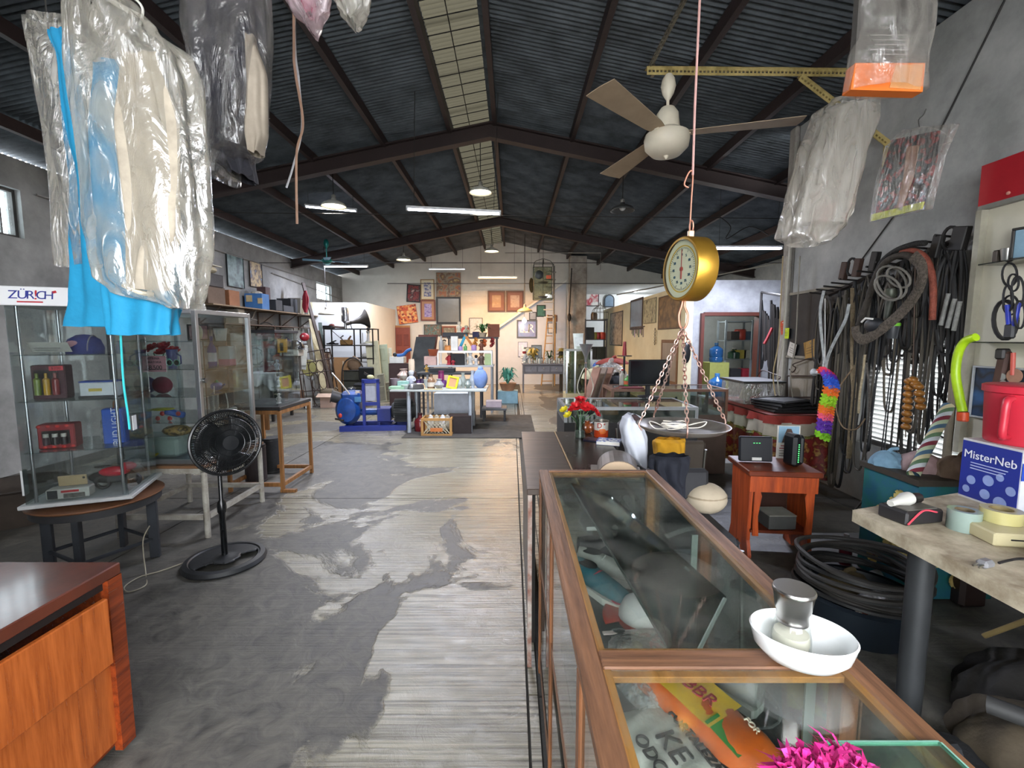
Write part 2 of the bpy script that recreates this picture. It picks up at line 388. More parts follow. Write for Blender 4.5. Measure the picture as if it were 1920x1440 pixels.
# ---- windows
def window(name,x,y0,y1,z0,z1,bars,slat=False,mcol='4a4744'):
    w_ = sgroup(name); fm = M(mcol,.6)
    f = MB().bb(x-.03,x+.03,y0,y0+.035,z0,z1).bb(x-.03,x+.03,y1-.035,y1,z0,z1).bb(x-.03,x+.03,y0+.035,y1-.035,z0,z0+.035).bb(x-.03,x+.03,y0+.035,y1-.035,z1-.035,z1)
    f.build('window_frame',fm,w_)
    for i in range(bars):
        yy = y0+(y1-y0)*(i+1)/(bars+1); MB().bb(x-.01,x+.01,yy-.008,yy+.008,z0+.035,z1-.035).build('bar',fm,w_)
    if slat:
        k = int((z1-z0-.07)/.045)
        sm = M('d8dad8',.4); base = None
        for i in range(k):
            o = MB().box((0,0,0),(.055,y1-y0-.08,.004),(0,.6,0)).build('slat',sm,w_) if base is None else base.copy()
            if base is None: base = o
            else: C.objects.link(o)
            o.location = (x+.02,(y0+y1)/2,z0+.06+i*.045)
    else:
        MB().bb(x-.004,x+.004,y0+.03,y1-.03,z0+.03,z1-.03).build('pane',glass('dfe6e8',.1,dirt=.5),w_)
    return w_
window('window_1',XL-.1,4.37,5.64,2.8,3.37,7)
window('window_2',XL-.1,13.9,15.05,2.8,3.31,1,mcol='dcdcd8')
window('window_3',XN+.09,3.36,4.5,.57,1.95,1,True)

# ---- roof: corrugated sheets on purlins and portal beams
rf = sgroup('roof')
RM = M('5d646a',.55,.3,.35,2.5,.2,5,'3a3f43')
TR = bpy.data.materials.new('skylight'); TR.use_nodes = True
_n = TR.node_tree; _p = _n.nodes['Principled BSDF']; _p.inputs['Base Color'].default_value = lin('4d4a3e'); _p.inputs['Roughness'].default_value = .5
_t = _n.nodes.new('ShaderNodeBsdfTranslucent'); _t.inputs[0].default_value = lin('37342a'); _mx = _n.nodes.new('ShaderNodeMixShader'); _mx.inputs[0].default_value = .5
_n.links.new(_p.outputs[0],_mx.inputs[1]); _n.links.new(_t.outputs[0],_mx.inputs[2]); _n.links.new(_mx.outputs[0],_n.nodes['Material Output'].inputs[0])
SH = .92
def sheet_mesh(xa,xb,mat_,name):
    nw = 14; seg = 6; mb = MB(); n = nw*seg
    def fn(u,v):
        x = xa+(xb-xa)*v; y = u*(SH+.02); return (x,y,roofz(x)+.02+.022*math.cos(2*PI*u*nw))
    mb.grid(fn,n,1); o = mb.build('roof_sheet',mat_,rf,smooth=True); return o
for xa,xb,mt,k0 in ((XL-.18,-.9,RM,0),(-.9,XR-.02,TR,0),(XR-.02,XH+.3,RM,0)):
    base = None
    for i in range(20):
        y = -1.4+i*SH
        if y > YF: break
        if base is None: base = sheet_mesh(xa,xb,mt,'roof_sheet'); o = base
        else: o = base.copy(); C.objects.link(o)
        o.location = (0,y,(.004 if i % 2 else 0))
beam_m = M('3a2d2b',.6,.2,.3,3,.2)
def purlin(x,w_=.06):
    z = roofz(x)-.05
    MB().bb(x-w_/2,x+w_/2,-1.3,YF,z-.10,z+.03).build('purlin',beam_m,rf)
for x in (-5.3,-4.1,-3.0,-1.92,-.93,-.26,.9,1.9,2.95,4.0,5.2,6.1): purlin(x)
for Y in (1.85,7.14,12.4):
    for side,xe in ((-1,XL),(1,XH if Y > 5.8 else XN)):
        z0,z1 = roofz(XR)-.13,roofz(xe)-.13; mb = MB()
        for dz,hw,hh in ((0,.07,.012),(-.2,.07,.012),(-.1,.012,.1)):
            vs = [(x,Y+sy*hw,z+dz+sz*hh) for x,z in ((XR,z0),(xe,z1)) for sy in (-1,1) for sz in (-1,1)]
            mb.add(vs,[(0,1,3,2),(4,6,7,5),(0,4,5,1),(2,3,7,6),(0,2,6,4),(1,5,7,3)])
        mb.build('portal_beam',beam_m,rf)
# rebar grille under the skylight
gb = MB().bb(-.01,.01,-.004,.004,0,0)
gr = MB(); xa,xb = -.89,-.34
base = None
for i in range(66):
    y = .1+i*.25
    if y > YF: break
    if base is None: base = MB().rod((xa,0,roofz(xa)-.06),(xb,0,roofz(xb)-.06),.006,seg=6).build('rebar',M('1f1d1c',.8),rf); o = base
    else: o = base.copy(); C.objects.link(o)
    o.location = (0,y,0)
for x in (-.64,):
    MB().rod((x,0,roofz(x)-.065),(x,YF,roofz(x)-.065),.006,seg=6).build('rebar',M('1f1d1c',.8),rf)
# conduits on the walls
def conduit(name,pts,r=.012,col='8d8b86',n=1):
    o = MB().tube(catmull(pts,4) if n else pts,r,6).build(name,M(col,.5,.2),smooth=True); o['kind'] = 'structure'; return o
conduit('trim_conduit_left',[(XL+.03,5.8,3.37),(XL+.03,9.4,3.35),(XL+.03,15.9,3.3)],.014,n=0)
conduit('trim_conduit_left_low',[(XL+.03,11.3,3.2),(XL+.03,15.9,2.95)],.012,n=0)
for i,dx in enumerate((0,.045,.08)):
    conduit('trim_pipe',[(XN-.05+dx,YN-.01-.02*i,.3),(XN-.05+dx,YN-.01-.02*i,3.95)],.012+.004*(i == 0),['b9b4a8','6d675f','a59f90'][i],n=0)
conduit('trim_conduit_far',[(3.6,15.8,3.1),(XH-.1,11,3.4),(XH-.1,7,3.4)],.02,'a5a29a',n=0)
conduit('trim_tie_rod',[(XL,10.8,3.36),(XH,10.8,3.36)],.008,'2a2624',n=0)
conduit('trim_tie_rod_near',[(XL,7.6,3.65),(XH,7.6,3.52)],.006,'2a2624',n=0)
conduit('trim_pipe_far',[(-.2,13.6,4.1),(2.6,13.6,4.1),(2.6,13.6,3.6)],.012,'9d9a92',n=0)
conduit('trim_far_rail',[(-4,14.8,3.36),(6.2,14.8,3.36)],.012,'4a4644',n=0)
# street ground seen by nobody but lit by the open shop front stays part of the floor
# ================================================================ LAMPS AND CEILING
WHT = M('ecebe6',.45,0,.06)
def tube_light(label,pxy,Y,length,col,e,rz=0,n=1,energy=0,wires=True,hous='e8e8ea',tilt=0):
    p = P(pxy[0],pxy[1],Y); t = thing('tube_light',label,'light',p,rz)
    if tilt: t.rotation_euler = (0,tilt,rz)
    MB().box((0,0,.03),(length,.07 if n > 1 else .045,.035),None,.006).build('housing',M(hous,.4),t)
    for k in range(n):
        y = (k-(n-1)/2)*.05
        MB().rod((-length/2+.03,y,0),(length/2-.03,y,0),.014,seg=10).build('tube',M(col,emit=e),t,True)
    for s in (-1,1):
        MB().box((s*(length/2-.012),0,.004),(.025,.07 if n > 1 else .045,.04),None,.004).build('end_cap',M('cfd0d0',.5),t)
    if wires:
        for s in (-1,1):
            x = s*length*.42; MB().rod((x,0,.045),(x*1.02,0,max(.1,roofz(p.x)-p.z-.05)),.004,seg=5).build('hanging_wire',M('2d2b29',.7),t)
    if energy: lampobj('lamp',t,(0,0,-.03),'AREA',energy,lin(col)[:3],length*.95,.05)
    return t
COOL,WARM = 'e4eaff','ffb765'
tube_light('long bright white tube light hanging nearest over the aisle',(851,397),6.2,1.25,COOL,14,.05,1,70,tilt=.035)
tube_light('thin bright tube light below the lit dome lamp on the left roof',(621,392),8.6,.9,COOL,14,.35,1,35)
tube_light('white tube light beside the turquoise ceiling fan',(648,500),12.0,1.15,COOL,14,0,1,45)
tube_light('faint thin tube light high on the left of the far wall',(838,505),14.9,1.2,'dfe6ee',1.6,0,1,0)
tube_light('orange glowing tube light in front of the far wall',(933,521),14.0,1.2,WARM,8,0,1,70)
tube_light('double white tube light at right near the corner pipes',(1402,466),7.6,1.12,COOL,9,0,2,70)
def dome_lamp(label,pxy,Y,r,lit,shade,hang=True,energy=25,group=None):
    p = P(pxy[0],pxy[1],Y); t = thing('dome_lamp',label,'lamp',p,0,group)
    h = r*.55
    MB().lathe([(r,0),(r*.97,h*.22),(r*.8,h*.55),(r*.45,h*.85),(r*.2,h),(r*.19,h*1.25)],24).build('shade',M(shade,.45,.1),t,True,solid=.004)
    MB().lathe([(r*.17,h*1.2),(r*.17,h*1.7),(r*.1,h*1.8),(.006,h*1.9)],12).build('socket',M('b9b6ae',.4,.5),t,True)
    if lit:
        MB().lathe([(1e-4,h*.05),(r*.6,h*.08),(r*.85,h*.2),(1e-4,h*.7)],20).build('bulb',M('fff4d2',emit=5),t,True)
        lampobj('lamp',t,(0,0,-.05),'AREA',energy,(1,.93,.8),r*1.4,r*1.4)
    else:
        MB().ball((0,0,h*.55),r*.28,12).build('bulb',M('d8dad8',.2),t,True)
    top = roofz(p.x)-p.z-.05 if hang else .5
    if top > h*1.9: MB().rod((0,0,h*1.85),(0,0,top),.007,seg=6).build('cord',M('2a2826',.7),t)
    return t
dome_lamp('lit dome lamp with white shade hanging from the left roof slope',(626,388),7.8,.2,1,'e6e4da',energy=22)
dome_lamp('lit dome lamp above the long tube light under the skylight',(901,362),7.9,.19,1,'e6e4da',energy=22)
dome_lamp('unlit dark dome lamp hanging from the right roof slope',(1167,396),7.9,.2,0,'4b4c4c')
dome_lamp('small lit dome lamp further back on the left roof slope',(757,488),12.6,.2,1,'e6e4da',energy=25)
dome_lamp('small lit dome lamp under the ridge before the far wall',(922,472),12.6,.2,1,'e6e4da',energy=25)
dome_lamp('pale cream lampshade hanging low before the stair wall',(984,585),14.0,.24,0,'d9c08a',True)
dome_lamp('pale white lampshade hanging beside the small bright window',(612,590),12,.2,0,'c9c6b2',True)
def bulb_lamp(label,pxy,Y,e,energy,zt):
    p = P(pxy[0],pxy[1],Y); t = thing('bulb_lamp',label,'light',p)
    MB().ball((0,0,0),.07,14).build('bulb',M('f4f8ff',emit=e),t,True)
    MB().lathe([(.02,.06),(.025,.11),(.01,.13)],10).build('socket',WHT,t,True)
    MB().rod((0,0,.12),(0,0,zt-p.z),.006,seg=6).build('cord',M('3a3836',.7),t)
    lampobj('lamp',t,(0,0,-.1),'POINT',energy*.6,(.93,.97,1),.08)
bulb_lamp('brightest bare bulb on the back room ceiling right of the column',(1123,522),17,40,70,3.48)
bulb_lamp('bare bulb hanging in the middle of the back room',(1192,545),18.4,25,35,3.48)
bulb_lamp('bare bulb of the back room just left of the scale dial',(1240,522),17,25,35,3.48)
bulb_lamp('bare glowing bulb hanging in front of the shiny framed mirror',(983,602),14.6,30,12,4.75)
# work light in the store behind the door
t = thing('bulb_lamp','small bulb inside the store room behind the open door','light',(4.3,10.3,2.45))
MB().ball((0,0,0),.05,12).build('bulb',M('f4f8ff',emit=20),t,True); MB().rod((0,0,.04),(0,0,.8),.006,seg=6).build('cord',M('3a3836',.7),t)
lampobj('lamp',t,(0,0,-.1),'POINT',16,(.93,.97,1),.08)

# turquoise ceiling fan far away
def ceiling_fan(name,label,p,r,n,rot,cm,bm_,top,hubr,hubs,blade_w=.15,tip=1.25,groupless=None):
    t = thing(name,label,'fan',p,0)
    MB().lathe(hubs,28).build('motor',cm,t,True)
    MB().rod((0,0,hubs[-1][1]-.01),(0,0,top),.014,seg=8).build('downrod',cm,t)
    MB().lathe([(.014,top-.22),(.05,top-.16),(.065,top-.1),(.055,top-.04),(.03,top)],20).build('canopy',cm,t,True)
    for k in range(n):
        a = rot+2*PI*k/n; mb = MB()
        o = [(hubr,-blade_w*.3),(hubr+.12*r,-blade_w*.45),(r,-blade_w*.55*tip),(r*1.01,0),(r,blade_w*.55*tip),(hubr+.12*r,blade_w*.45),(hubr,blade_w*.3)]
        v = [(x,y,s+y*.12) for s in (.0,.006) for x,y in o]; m = len(o)
        mb.add(v,[tuple(range(m))[::-1],tuple(range(m,2*m))]+[(i,(i+1) % m,(i+1) % m+m,i+m) for i in range(m)])
        z = hubs[len(hubs)//2][1]; mb.xf(Matrix.Translation((0,0,z))@Matrix.Rotation(a,4,'Z')); mb.build('blade',bm_,t)
        MB().box((hubr+.02,0,z-.005),(.12,.04,.012)).xf(Matrix.Rotation(a,4,'Z')).build('blade_arm',cm,t)
    return t
p = P(613,492,11.5)
ceiling_fan('ceiling_fan','turquoise ceiling fan with blue blades high at the far left',p,.55,4,.4,M('1d8a86',.35,.3),M('3b7fa0',.5),max(.25,roofz(p.x)-p.z-.04),.1,
            [(1e-4,-.05),(.06,-.045),(.1,-.01),(.13,.03),(.12,.07),(.05,.1)],.13)
# near white ceiling fan on a slotted angle bracket
FY = 4.3
p = P(1250,262,FY); CRM = M('e6dcc6',.4,0,.1)
topz = P(1250,140,FY).z-p.z
ceiling_fan('ceiling_fan','large cream ceiling fan hanging from the slotted metal bracket',p,1.08,3,-.25,CRM,M('a8937a',.5,0,.15),topz,.12,
            [(1e-4,-.17),(.014,-.16),(.023,-.14),(.13,-.13),(.19,-.07),(.2,0),(.19,.04),(.115,.085),(.1,.17),(.095,.22),(.06,.27),(.016,.28)],.17,1.3)
def slotted(mb,a,b,w=.045,th=.004):
    """angle profile from a to b: an upright web with two rows of slots and a flat flange"""
    a,b = Vector(a),Vector(b); L = (b-a).length; x = (b-a).normalized(); z = Vector((0,0,1)); z = (z-x*z.dot(x)).normalized(); y = z.cross(x)
    R = Matrix((x,y,z)).transposed().to_4x4(); R.translation = a
    k = MB(); k.bb(0,L,0,w,w-th,w)                      # flange
    k.bb(0,L,0,th,w*.55,w); k.bb(0,L,0,th,0,w*.3)
    n = int(L/.035)
    for i in range(n+1): k.bb(i*.035,min(L,i*.035+.014),0,th,w*.3,w*.55)
    k.xf(R); mb.add(k.v,k.f)
YEL = M('cdb879',.5,.2,.25,8,alt='97854f')
t = thing('fan_bracket','yellow slotted angle bracket carrying the cream fan off the wall','bracket',(0,0,0))
a,b = P(1213,140,FY),Vector((XN-.01,FY+.02,P(1213,140,FY).z-.01))
m_ = MB(); slotted(m_,a,b,.075); m_.build('arm',YEL,t)
m_ = MB(); q = P(1497,150,FY); e = Vector((XN-.02,FY+.06,0)); e.z = P(1612,285,4.45).z
slotted(m_,q,e,.07); m_.build('brace',YEL,t)
m_ = MB(); slotted(m_,a+Vector((.02,.03,.05)),Vector((a.x+.28,FY-.95,roofz(a.x+.28)-.08)),.045); m_.build('stay',M('7d7666',.5,.3),t)
MB().box((a.x+.06,FY+.03,a.z+.05),(.03,.05,.09)).box((a.x+.06,FY+.03,a.z+.12),(.02,.02,.04)).build('bolt',metal('8a8578'),t)
MB().bb(XN-.012,XN,FY-.03,FY+.12,e.z-.15,e.z+.05).build('wall_plate',YEL,t)

# ================================================================ HANGING GARMENTS IN PLASTIC
def sack(name,rows,Y,depth,mat_,parent,folds=9,amp=.06,org=None,nu=72,nv=40,seed=1,solid=0,twist=0,hang=False):
    """closed hanging skin: rows of (photo y, left x, right x) at real distance Y, given a real thickness and vertical folds"""
    rnd = random.Random(seed); ph = [(rnd.uniform(0,6.28),rnd.randint(3,folds),rnd.uniform(.4,1)) for _ in range(5)]
    R = [(P(xl,py,Y),P(xr,py,Y)) for py,xl,xr in rows]
    def fn(u,v):
        s = v*(len(R)-1); i = min(int(s),len(R)-2); f = s-i; f2 = f*f*(3-2*f)
        l = R[i][0].lerp(R[i+1][0],f2); r = R[i][1].lerp(R[i+1][1],f2); l.z = R[i][0].z*(1-f)+R[i+1][0].z*f
        c = (l+r)/2; hw = (r.x-l.x)/2; a = 2*PI*u
        w_ = sum(k*math.sin(n*a+p0+twist*v+1.3*math.sin(v*4+p0)) for p0,n,k in ph)/3
        e = 1+amp*w_
        x = c.x+hw*math.copysign(abs(math.cos(a))**.8,math.cos(a))*(1-amp*.4+amp*.4*w_)
        y = c.y+depth*math.copysign(abs(math.sin(a))**.8,math.sin(a))*e*(.55+.45*min(1,3*v+.2))
        q = Vector((x,y,l.z+.004*w_))
        return q-Vector(org) if org else q
    mb = MB(); mb.grid(fn,nu,nv,True)
    if hang:
        c = (R[0][0]+R[0][1])/2; q = c-Vector(org) if org else c; h = roofz(c.x)-.02-c.z
        MB().rod(q-Vector((0,0,.05)),q+Vector((0,0,h)),.003,seg=5).build('hanging_cord',M('2d2b29',.7),parent)
    return mb.build(name,mat_,parent,True,solid=solid)
FILM = film(); FILM2 = film('d8d2c4',.3,.2,20)
def hanger(t,x0,x1,zc,y,m_,hook=True,name='hanger'):
    pts = [(x0,y,zc-.09),((x0+x1)/2-.02,y,zc),((x0+x1)/2+.02,y,zc),(x1,y,zc-.09)]
    mb = MB().tube(catmull(pts,5),.006,8); mb.tube([(x0,y,zc-.09),(x1,y,zc-.09)],.004,6)
    mb.build(name,m_,t,True)
    cx = (x0+x1)/2
    MB().tube(catmull([(cx,y,zc),(cx,y,zc+.05),(cx+.025,y,zc+.075),(cx,y,zc+.1),(cx-.02,y,zc+.085)],5),.0025,6).build('hook',metal('c9c9c4'),t)
BLUE = M('1789b4',.75,0,.18,6,.3,30)
Y1 = 1.62
# back bag with blue dress
t = thing('garment_bag','long blue dress in a clear plastic cover at the far left edge','garment bag',P(100,60,1.9))
o = t.location.copy()
sack('plastic_cover',[(32,42,134),(120,58,210),(250,75,260),(380,92,280),(500,100,290)],1.95,.05,film('bdb8ac',.42,.22,18),t,7,.25,o,seed=3,hang=True)
sack('dress',[(60,88,135),(130,112,160),(260,122,200),(330,128,240),(480,120,300),(560,112,345),(612,106,338)],1.93,.04,BLUE,t,9,.35,o,seed=5)
MB().box(P(103,70,1.93)-o,(.05,.012,.05),None,.004).build('clip',M('3b3836',.4),t)
# front milky bag with blue dress below
t = thing('garment_bag','big milky plastic garment bag over a bright blue dress hanging in front','garment bag',P(250,20,Y1))
o = t.location.copy()
sack('plastic_bag',[(-25,128,210),(20,122,268),(60,125,300),(120,124,370),(170,128,388),(260,140,394),(330,146,400),(420,150,405),(470,165,402),(520,178,392),(550,215,385),(580,330,372)],Y1,.07,film('c6c0b2',.42,.18,11),t,13,.28,o,110,70,7,hang=True)
sack('dress',[(120,170,290),(250,160,330),(420,175,345),(500,185,345),(600,198,338),(628,200,340)],Y1+.015,.045,BLUE,t,9,.4,o,seed=9)
sack('lining',[(100,220,300),(250,210,340),(420,230,350),(545,236,320)],Y1-.045,.02,M('b7ac9a',.8,0,.3,10,.5,20),t,6,.5,o,seed=12)
cx = P(232,8,Y1)-o
MB().tube(catmull([P(185,-20,Y1)-o,P(215,5,Y1)-o,P(262,30,Y1)-o],6),.008,8).build('hanger',M('d8d4c8',.35),t,True)
MB().tube(catmull([P(262,48,Y1)-o,P(268,20,Y1)-o,P(258,2,Y1)-o,P(240,-8,Y1)-o],5),.004,6).build('hook',M('d9d7ce',.3),t,True)
MB().tube(catmull([P(232,535,Y1-.04)-o,P(262,548,Y1-.06)-o,P(288,552,Y1-.04)-o],4),.008,8).box(P(256,535,Y1-.05)-o,(.02,.015,.03),None,.004).build('bottom_hanger',M('d9cfb8',.35),t,True)
# dark garments
t = thing('garment_bag','dark grey suits in clear plastic hanging right of the milky bag','garment bag',P(430,0,2.1)); o = t.location.copy()
sack('suit',[(-30,345,500),(60,348,505),(130,362,498),(200,388,488),(260,392,480),(300,398,470),(335,440,470)],2.12,.09,M('3a3a42',.8,0,.35,8,.4,20),t,11,.3,o,seed=21,hang=True)
sack('plastic_cover',[(-30,340,512),(60,342,515),(130,362,508),(200,388,500),(250,392,496),(285,398,486),(300,410,440),(336,402,432)],2.06,.12,film('a5a09a',.22,.2,16),t,9,.2,o,seed=22)
sack('pale_garment',[(70,462,480),(150,466,500),(250,462,502),(290,470,492)],2.02,.04,M('a89c8c',.8,0,.3),t,6,.35,o,seed=23)
mb = MB().rod(P(455,300,2.12)-o,P(464,322,2.08)-o,.025,.022,12); mb.build('sleeve',M('3a3a42',.8),t,True)
t = thing('garment_bag','pinkish plastic bag bottom hanging at the top left of centre','garment bag',P(577,10,2.3)); o = t.location.copy()
sack('plastic_bag',[(-40,500,640),(0,528,621),(20,540,616),(45,570,600),(63,583,588)],2.3,.06,film('e0c6cc',.6,.2,16),t,7,.3,o,seed=31,hang=True)
sack('pink_cloth',[(-10,560,590),(10,565,592),(30,575,592)],2.3,.03,M('c8356a',.7),t,5,.2,o,nu=30,nv=12,seed=32)
t = thing('garment_bag','white plastic bag bottom hanging beside the pinkish bag','garment bag',P(660,5,2.3)); o = t.location.copy()
sack('plastic_bag',[(-40,600,700),(0,622,696),(20,632,692),(40,648,676),(46,655,668)],2.3,.06,film('d9d4c8',.65,.2,16),t,7,.25,o,seed=33,hang=True)
o_ = MB().tube(catmull([P(551,-240,2.6),P(551,70,2.6),P(553,130,2.6),P(568,230,2.6),P(556,290,2.6),P(557,420,2.6)],8),.007,6,flat=.3).build('strap',M('b9927a',.6),None,True); tag(o_,'pale pink strap dangling below the white plastic bag','strap')
o_ = MB().tube(catmull([P(553,-240,2.62),P(553,70,2.62),P(560,150,2.62),P(566,240,2.62),P(550,310,2.62),P(537,352,2.62)],8),.006,6,flat=.3).build('strap',M('c9c9cc',.5),None,True); tag(o_,'white strap crossing the pale pink strap and ending higher','strap')
# magazine / package bag top right
Y2 = 2.0
t = thing('package_bag','clear bag with grey shirt and orange card at top right','package',P(1665,80,Y2)); o = t.location.copy()
def quadbox(mb,pts,th,Y):   # flat-sided package: 4 photo corners at distance Y, real thickness th
    f_ = [P(x,y,Y-th/2)-o for x,y in pts]; g_ = [v+Vector((0,th,0)) for v in f_]
    return mb.add(f_+g_,[(0,1,2,3),(7,6,5,4),(0,4,5,1),(1,5,6,2),(2,6,7,3),(3,7,4,0)])
quadbox(MB(),[(1612,-20),(1740,-20),(1740,135),(1600,150)],.03,Y2).build('shirt',M('56534f',.8,0,.3,10,.3),t)
quadbox(MB(),[(1604,118),(1735,118),(1730,172),(1595,168)],.05,Y2).build('orange_card',M('e8772a',.5,0,.1),t)
quadbox(MB(),[(1680,122),(1732,120),(1726,168),(1668,164)],.056,Y2).build('pale_panel',M('e6a266',.5),t)
sack('plastic_sleeve',[(-30,1602,1757),(60,1606,1750),(110,1590,1742),(172,1582,1738)],Y2,.06,film('d8d2c8',.25,.12,9),t,7,.12,o,seed=41,hang=True)
text('WAREHOUSE',.012,M('8d8a84'),t,P(1665,52,Y2-.035)-o,(PI/2,0,0),'printed_line')
for i in range(5): MB().box(P(1667,66+i*9,Y2-.018)-o,(.16-.02*(i % 3),.002,.004)).build('printed_line',M('8d8a84'),t)
# white shirts bag behind the bracket
t = thing('garment_bag','tall bag of white shirts hanging beside the right wall','garment bag',P(1540,320,3.3)); o = t.location.copy()
sack('shirts',[(195,1560,1640),(230,1530,1640),(320,1505,1612),(400,1490,1600),(420,1485,1590)],3.35,.08,M('d9d5cc',.8,0,.15,8,.4),t,11,.4,o,seed=51)
sack('plastic_bag',[(185,1560,1650),(220,1518,1652),(300,1490,1625),(380,1470,1605),(420,1462,1590),(445,1458,1570),(458,1480,1550)],3.3,.12,film('cfc8bd',.5,.2,9),t,13,.25,o,100,50,52,hang=True)
# costume bag on wall
t = thing('costume_bag','flat clear bag with a black and red costume on a wall hanger','costume',P(1705,330,3.85)); o = t.location.copy()
def wallsheet(mb,pts,X,th):
    f_ = [PX(x,y,X)-o for x,y in pts]; g_ = [v+Vector((th,0,0)) for v in f_]; n = len(pts)
    return mb.add(f_+g_,[tuple(range(n)),tuple(range(2*n-1,n-1,-1))]+[(i,i+n,(i+1) % n+n,(i+1) % n) for i in range(n)])
wallsheet(MB(),[(1672,262),(1758,245),(1752,300),(1728,385),(1640,410),(1650,330)],2.84,.02).build('costume',art(['1b1a1c','2b282c','141214','8f1c1c','1b1a1c'],14,'noise'),t)
wallsheet(MB(),[(1700,275),(1722,272),(1712,330),(1690,395),(1680,392),(1694,330)],2.83,.008).build('figure_print',M('b88c72',.6,0,.3,20),t)
wallsheet(MB(),[(1634,402),(1730,378),(1726,392),(1632,415)],2.83,.015).build('yellow_strip',M('c6cf1c',.5),t)
wallsheet(MB(),[(1690,243),(1785,232),(1760,290),(1735,392),(1630,416),(1640,345),(1660,275)],2.81,.05).build('plastic_sleeve',film('c8c4bc',.14,.1,16),t)
MB().tube(catmull([PX(1660,275,XN-0.09)-o,PX(1728,238,XN-0.09)-o,PX(1785,262,XN-0.09)-o,PX(1740,275,XN-0.09)-o,PX(1660,275,XN-0.09)-o],6),.005,6).build('hanger',M('bdbab2',.4),t,True)
MB().tube(catmull([PX(1724,240,XN-0.09)-o,PX(1722,225,XN-0.09)-o,PX(1732,215,XN-.06)-o,PX(1736,205,XN-.02)-o],5),.004,6).build('hook',metal('c8c8c4'),t,True)
o_ = MB().tube([PX(1884,0,XN-.012),PX(1790,190,XN-.012),PX(1700,372,XN-.012),PX(1612,492,XN-.012)],.007,6).build('wall_cable',M('1d1b1a',.6)); tag(o_,'black cable running diagonally down the right wall','cable')

# ================================================================ HANGING SCALE
SY = 1.65
t = thing('hanging_scale','brass dial scale hanging by a cord over the showcases','scale',P(1293,505,SY)); o = t.location.copy()
BR = M('c99a3c',.32,.85,.2,6)
yaw = -.62                     # dial faces left and towards the counter front
R = Matrix.Rotation(-1.0,4,'Z')
dr = .112
Q = Matrix.Rotation(-1.34,4,'Z')@Matrix.Rotation(PI/2,4,'X')      # disc axis = local z -> -y, then turned left
MB().lathe([(dr-.006,-.04),(dr,-.034),(dr,.034),(dr-.004,.04),(dr-.012,.04)],48).lathe([(1e-4,-.04),(dr-.006,-.04)],48).xf(Q).build('case',BR,t,True)
MB().lathe([(1e-4,.03),(dr-.008,.03)],48).xf(Q).build('dial',M('d5d6bd',.5,0,.08),t)
MB().lathe([(dr-.034,.0305),(dr-.034,.032),(dr-.03,.032),(dr-.03,.0305)],48).xf(Q).build('yellow_ring',M('c8a62e',.5),t)
MB().lathe([(1e-4,.041),(dr-.01,.041)],48).xf(Q).build('dial_glass',glass('f4f6f2',.3),t)
tk = MB()
for i in range(60):
    a = 2*PI*i/60; r0 = dr-.05 if i % 5 == 0 else dr-.043; c_,s_ = math.cos(a),math.sin(a)
    tk.box(((r0+dr-.037)/2*s_,(r0+dr-.037)/2*c_,.0315),(.0012,dr-.037-r0,.001),(0,0,-a))
tk.xf(Q).build('tick_marks',M('23303a',.5),t)
for i in range(12):
    a = 2*PI*i/12; n = text(str(i*5 % 60),.013,M('20485c',.5),t,Q@Vector((math.sin(a)*(dr-.062),math.cos(a)*(dr-.062),.0325)),Q.to_euler(),'dial_number')
MB().box((0,.03,.034),(.003,.075,.0015)).box((0,-.02,.034),(.008,.03,.0015)).lathe([(1e-4,.038),(.008,.036),(.008,.032)],14).xf(Q).build('pointer',M('a33a30',.4),t)
def oring(mb,c,a,b,r,rot): 
    M_ = Matrix.Translation(c)@rot.to_4x4(); pts = [M_@Vector((a*math.cos(2*PI*i/16),0,b*math.sin(2*PI*i/16))) for i in range(16)]
    mb.tube(pts,r,6,True)
CU = M('b97f68',.4,.5,.2)
top = P(1294,447,SY)-o; bot = P(1283,572,SY)-o
MB().box((0,0,dr+.008),(.022,.012,.03),None,.003).build('top_lug',M('c9a98a',.4,.5),t)
mb = MB(); oring(mb,Vector((.001,0,dr+.035)),.009,.022,.0028,Matrix.Rotation(.5,3,'Z')); mb.build('top_ring',CU,t,True)
pts = [P(1293,437,SY)-o,P(1297,350,SY)-o,P(1296,330,SY)-o,P(1285,352,SY)-o,P(1290,325,SY)-o]
MB().tube(catmull([P(1293,440,SY)-o,P(1296,380,SY)-o,P(1299,328,SY)-o,P(1293,322,SY)-o,P(1283,345,SY)-o,P(1291,352,SY)-o],6),.0028,6).build('wire_hook',CU,t,True)
MB().tube([P(1299,328,SY)-o,P(1303,200,SY)-o,P(1312,0,SY)-o,P(1318,-150,SY)-o],.0042,6).build('cord',M('b98f88',.6),t,True)
MB().tube(catmull([(-.004,0,-dr+.003),(-.008,0,-dr-.02),(-.016,0,-dr-.05),(-.012,0,-dr-.085),(.0,0,-dr-.098),(.012,0,-dr-.085),(.016,0,-dr-.05),(.004,0,-dr-.02),(.004,0,-dr+.003)],4),.0042,8).xf(Matrix.Translation((-.016,0,0))).build('lower_hook',CU,t,True)
hook = Vector((-.018,0,-dr-.095))
pc = P(1279,800,SY)-o; pr = .162
MB().lathe([(1e-4,-.022),(pr*.6,-.021),(pr*.85,-.012),(pr,.004),(pr+.004,.008),(pr-.004,.008),(pr*.84,-.007),(pr*.6,-.015),(1e-4,-.016)],48,pc).build('pan',M('a8a29a',.38,.7,.3,8,alt='7d736a'),t,True)
CH = M('b9aaa0',.38,.7,.25,10,alt='98685a')
lk = MB()
oring(lk,Vector((0,0,0)),.0052,.0098,.0021,Matrix.Identity(3))
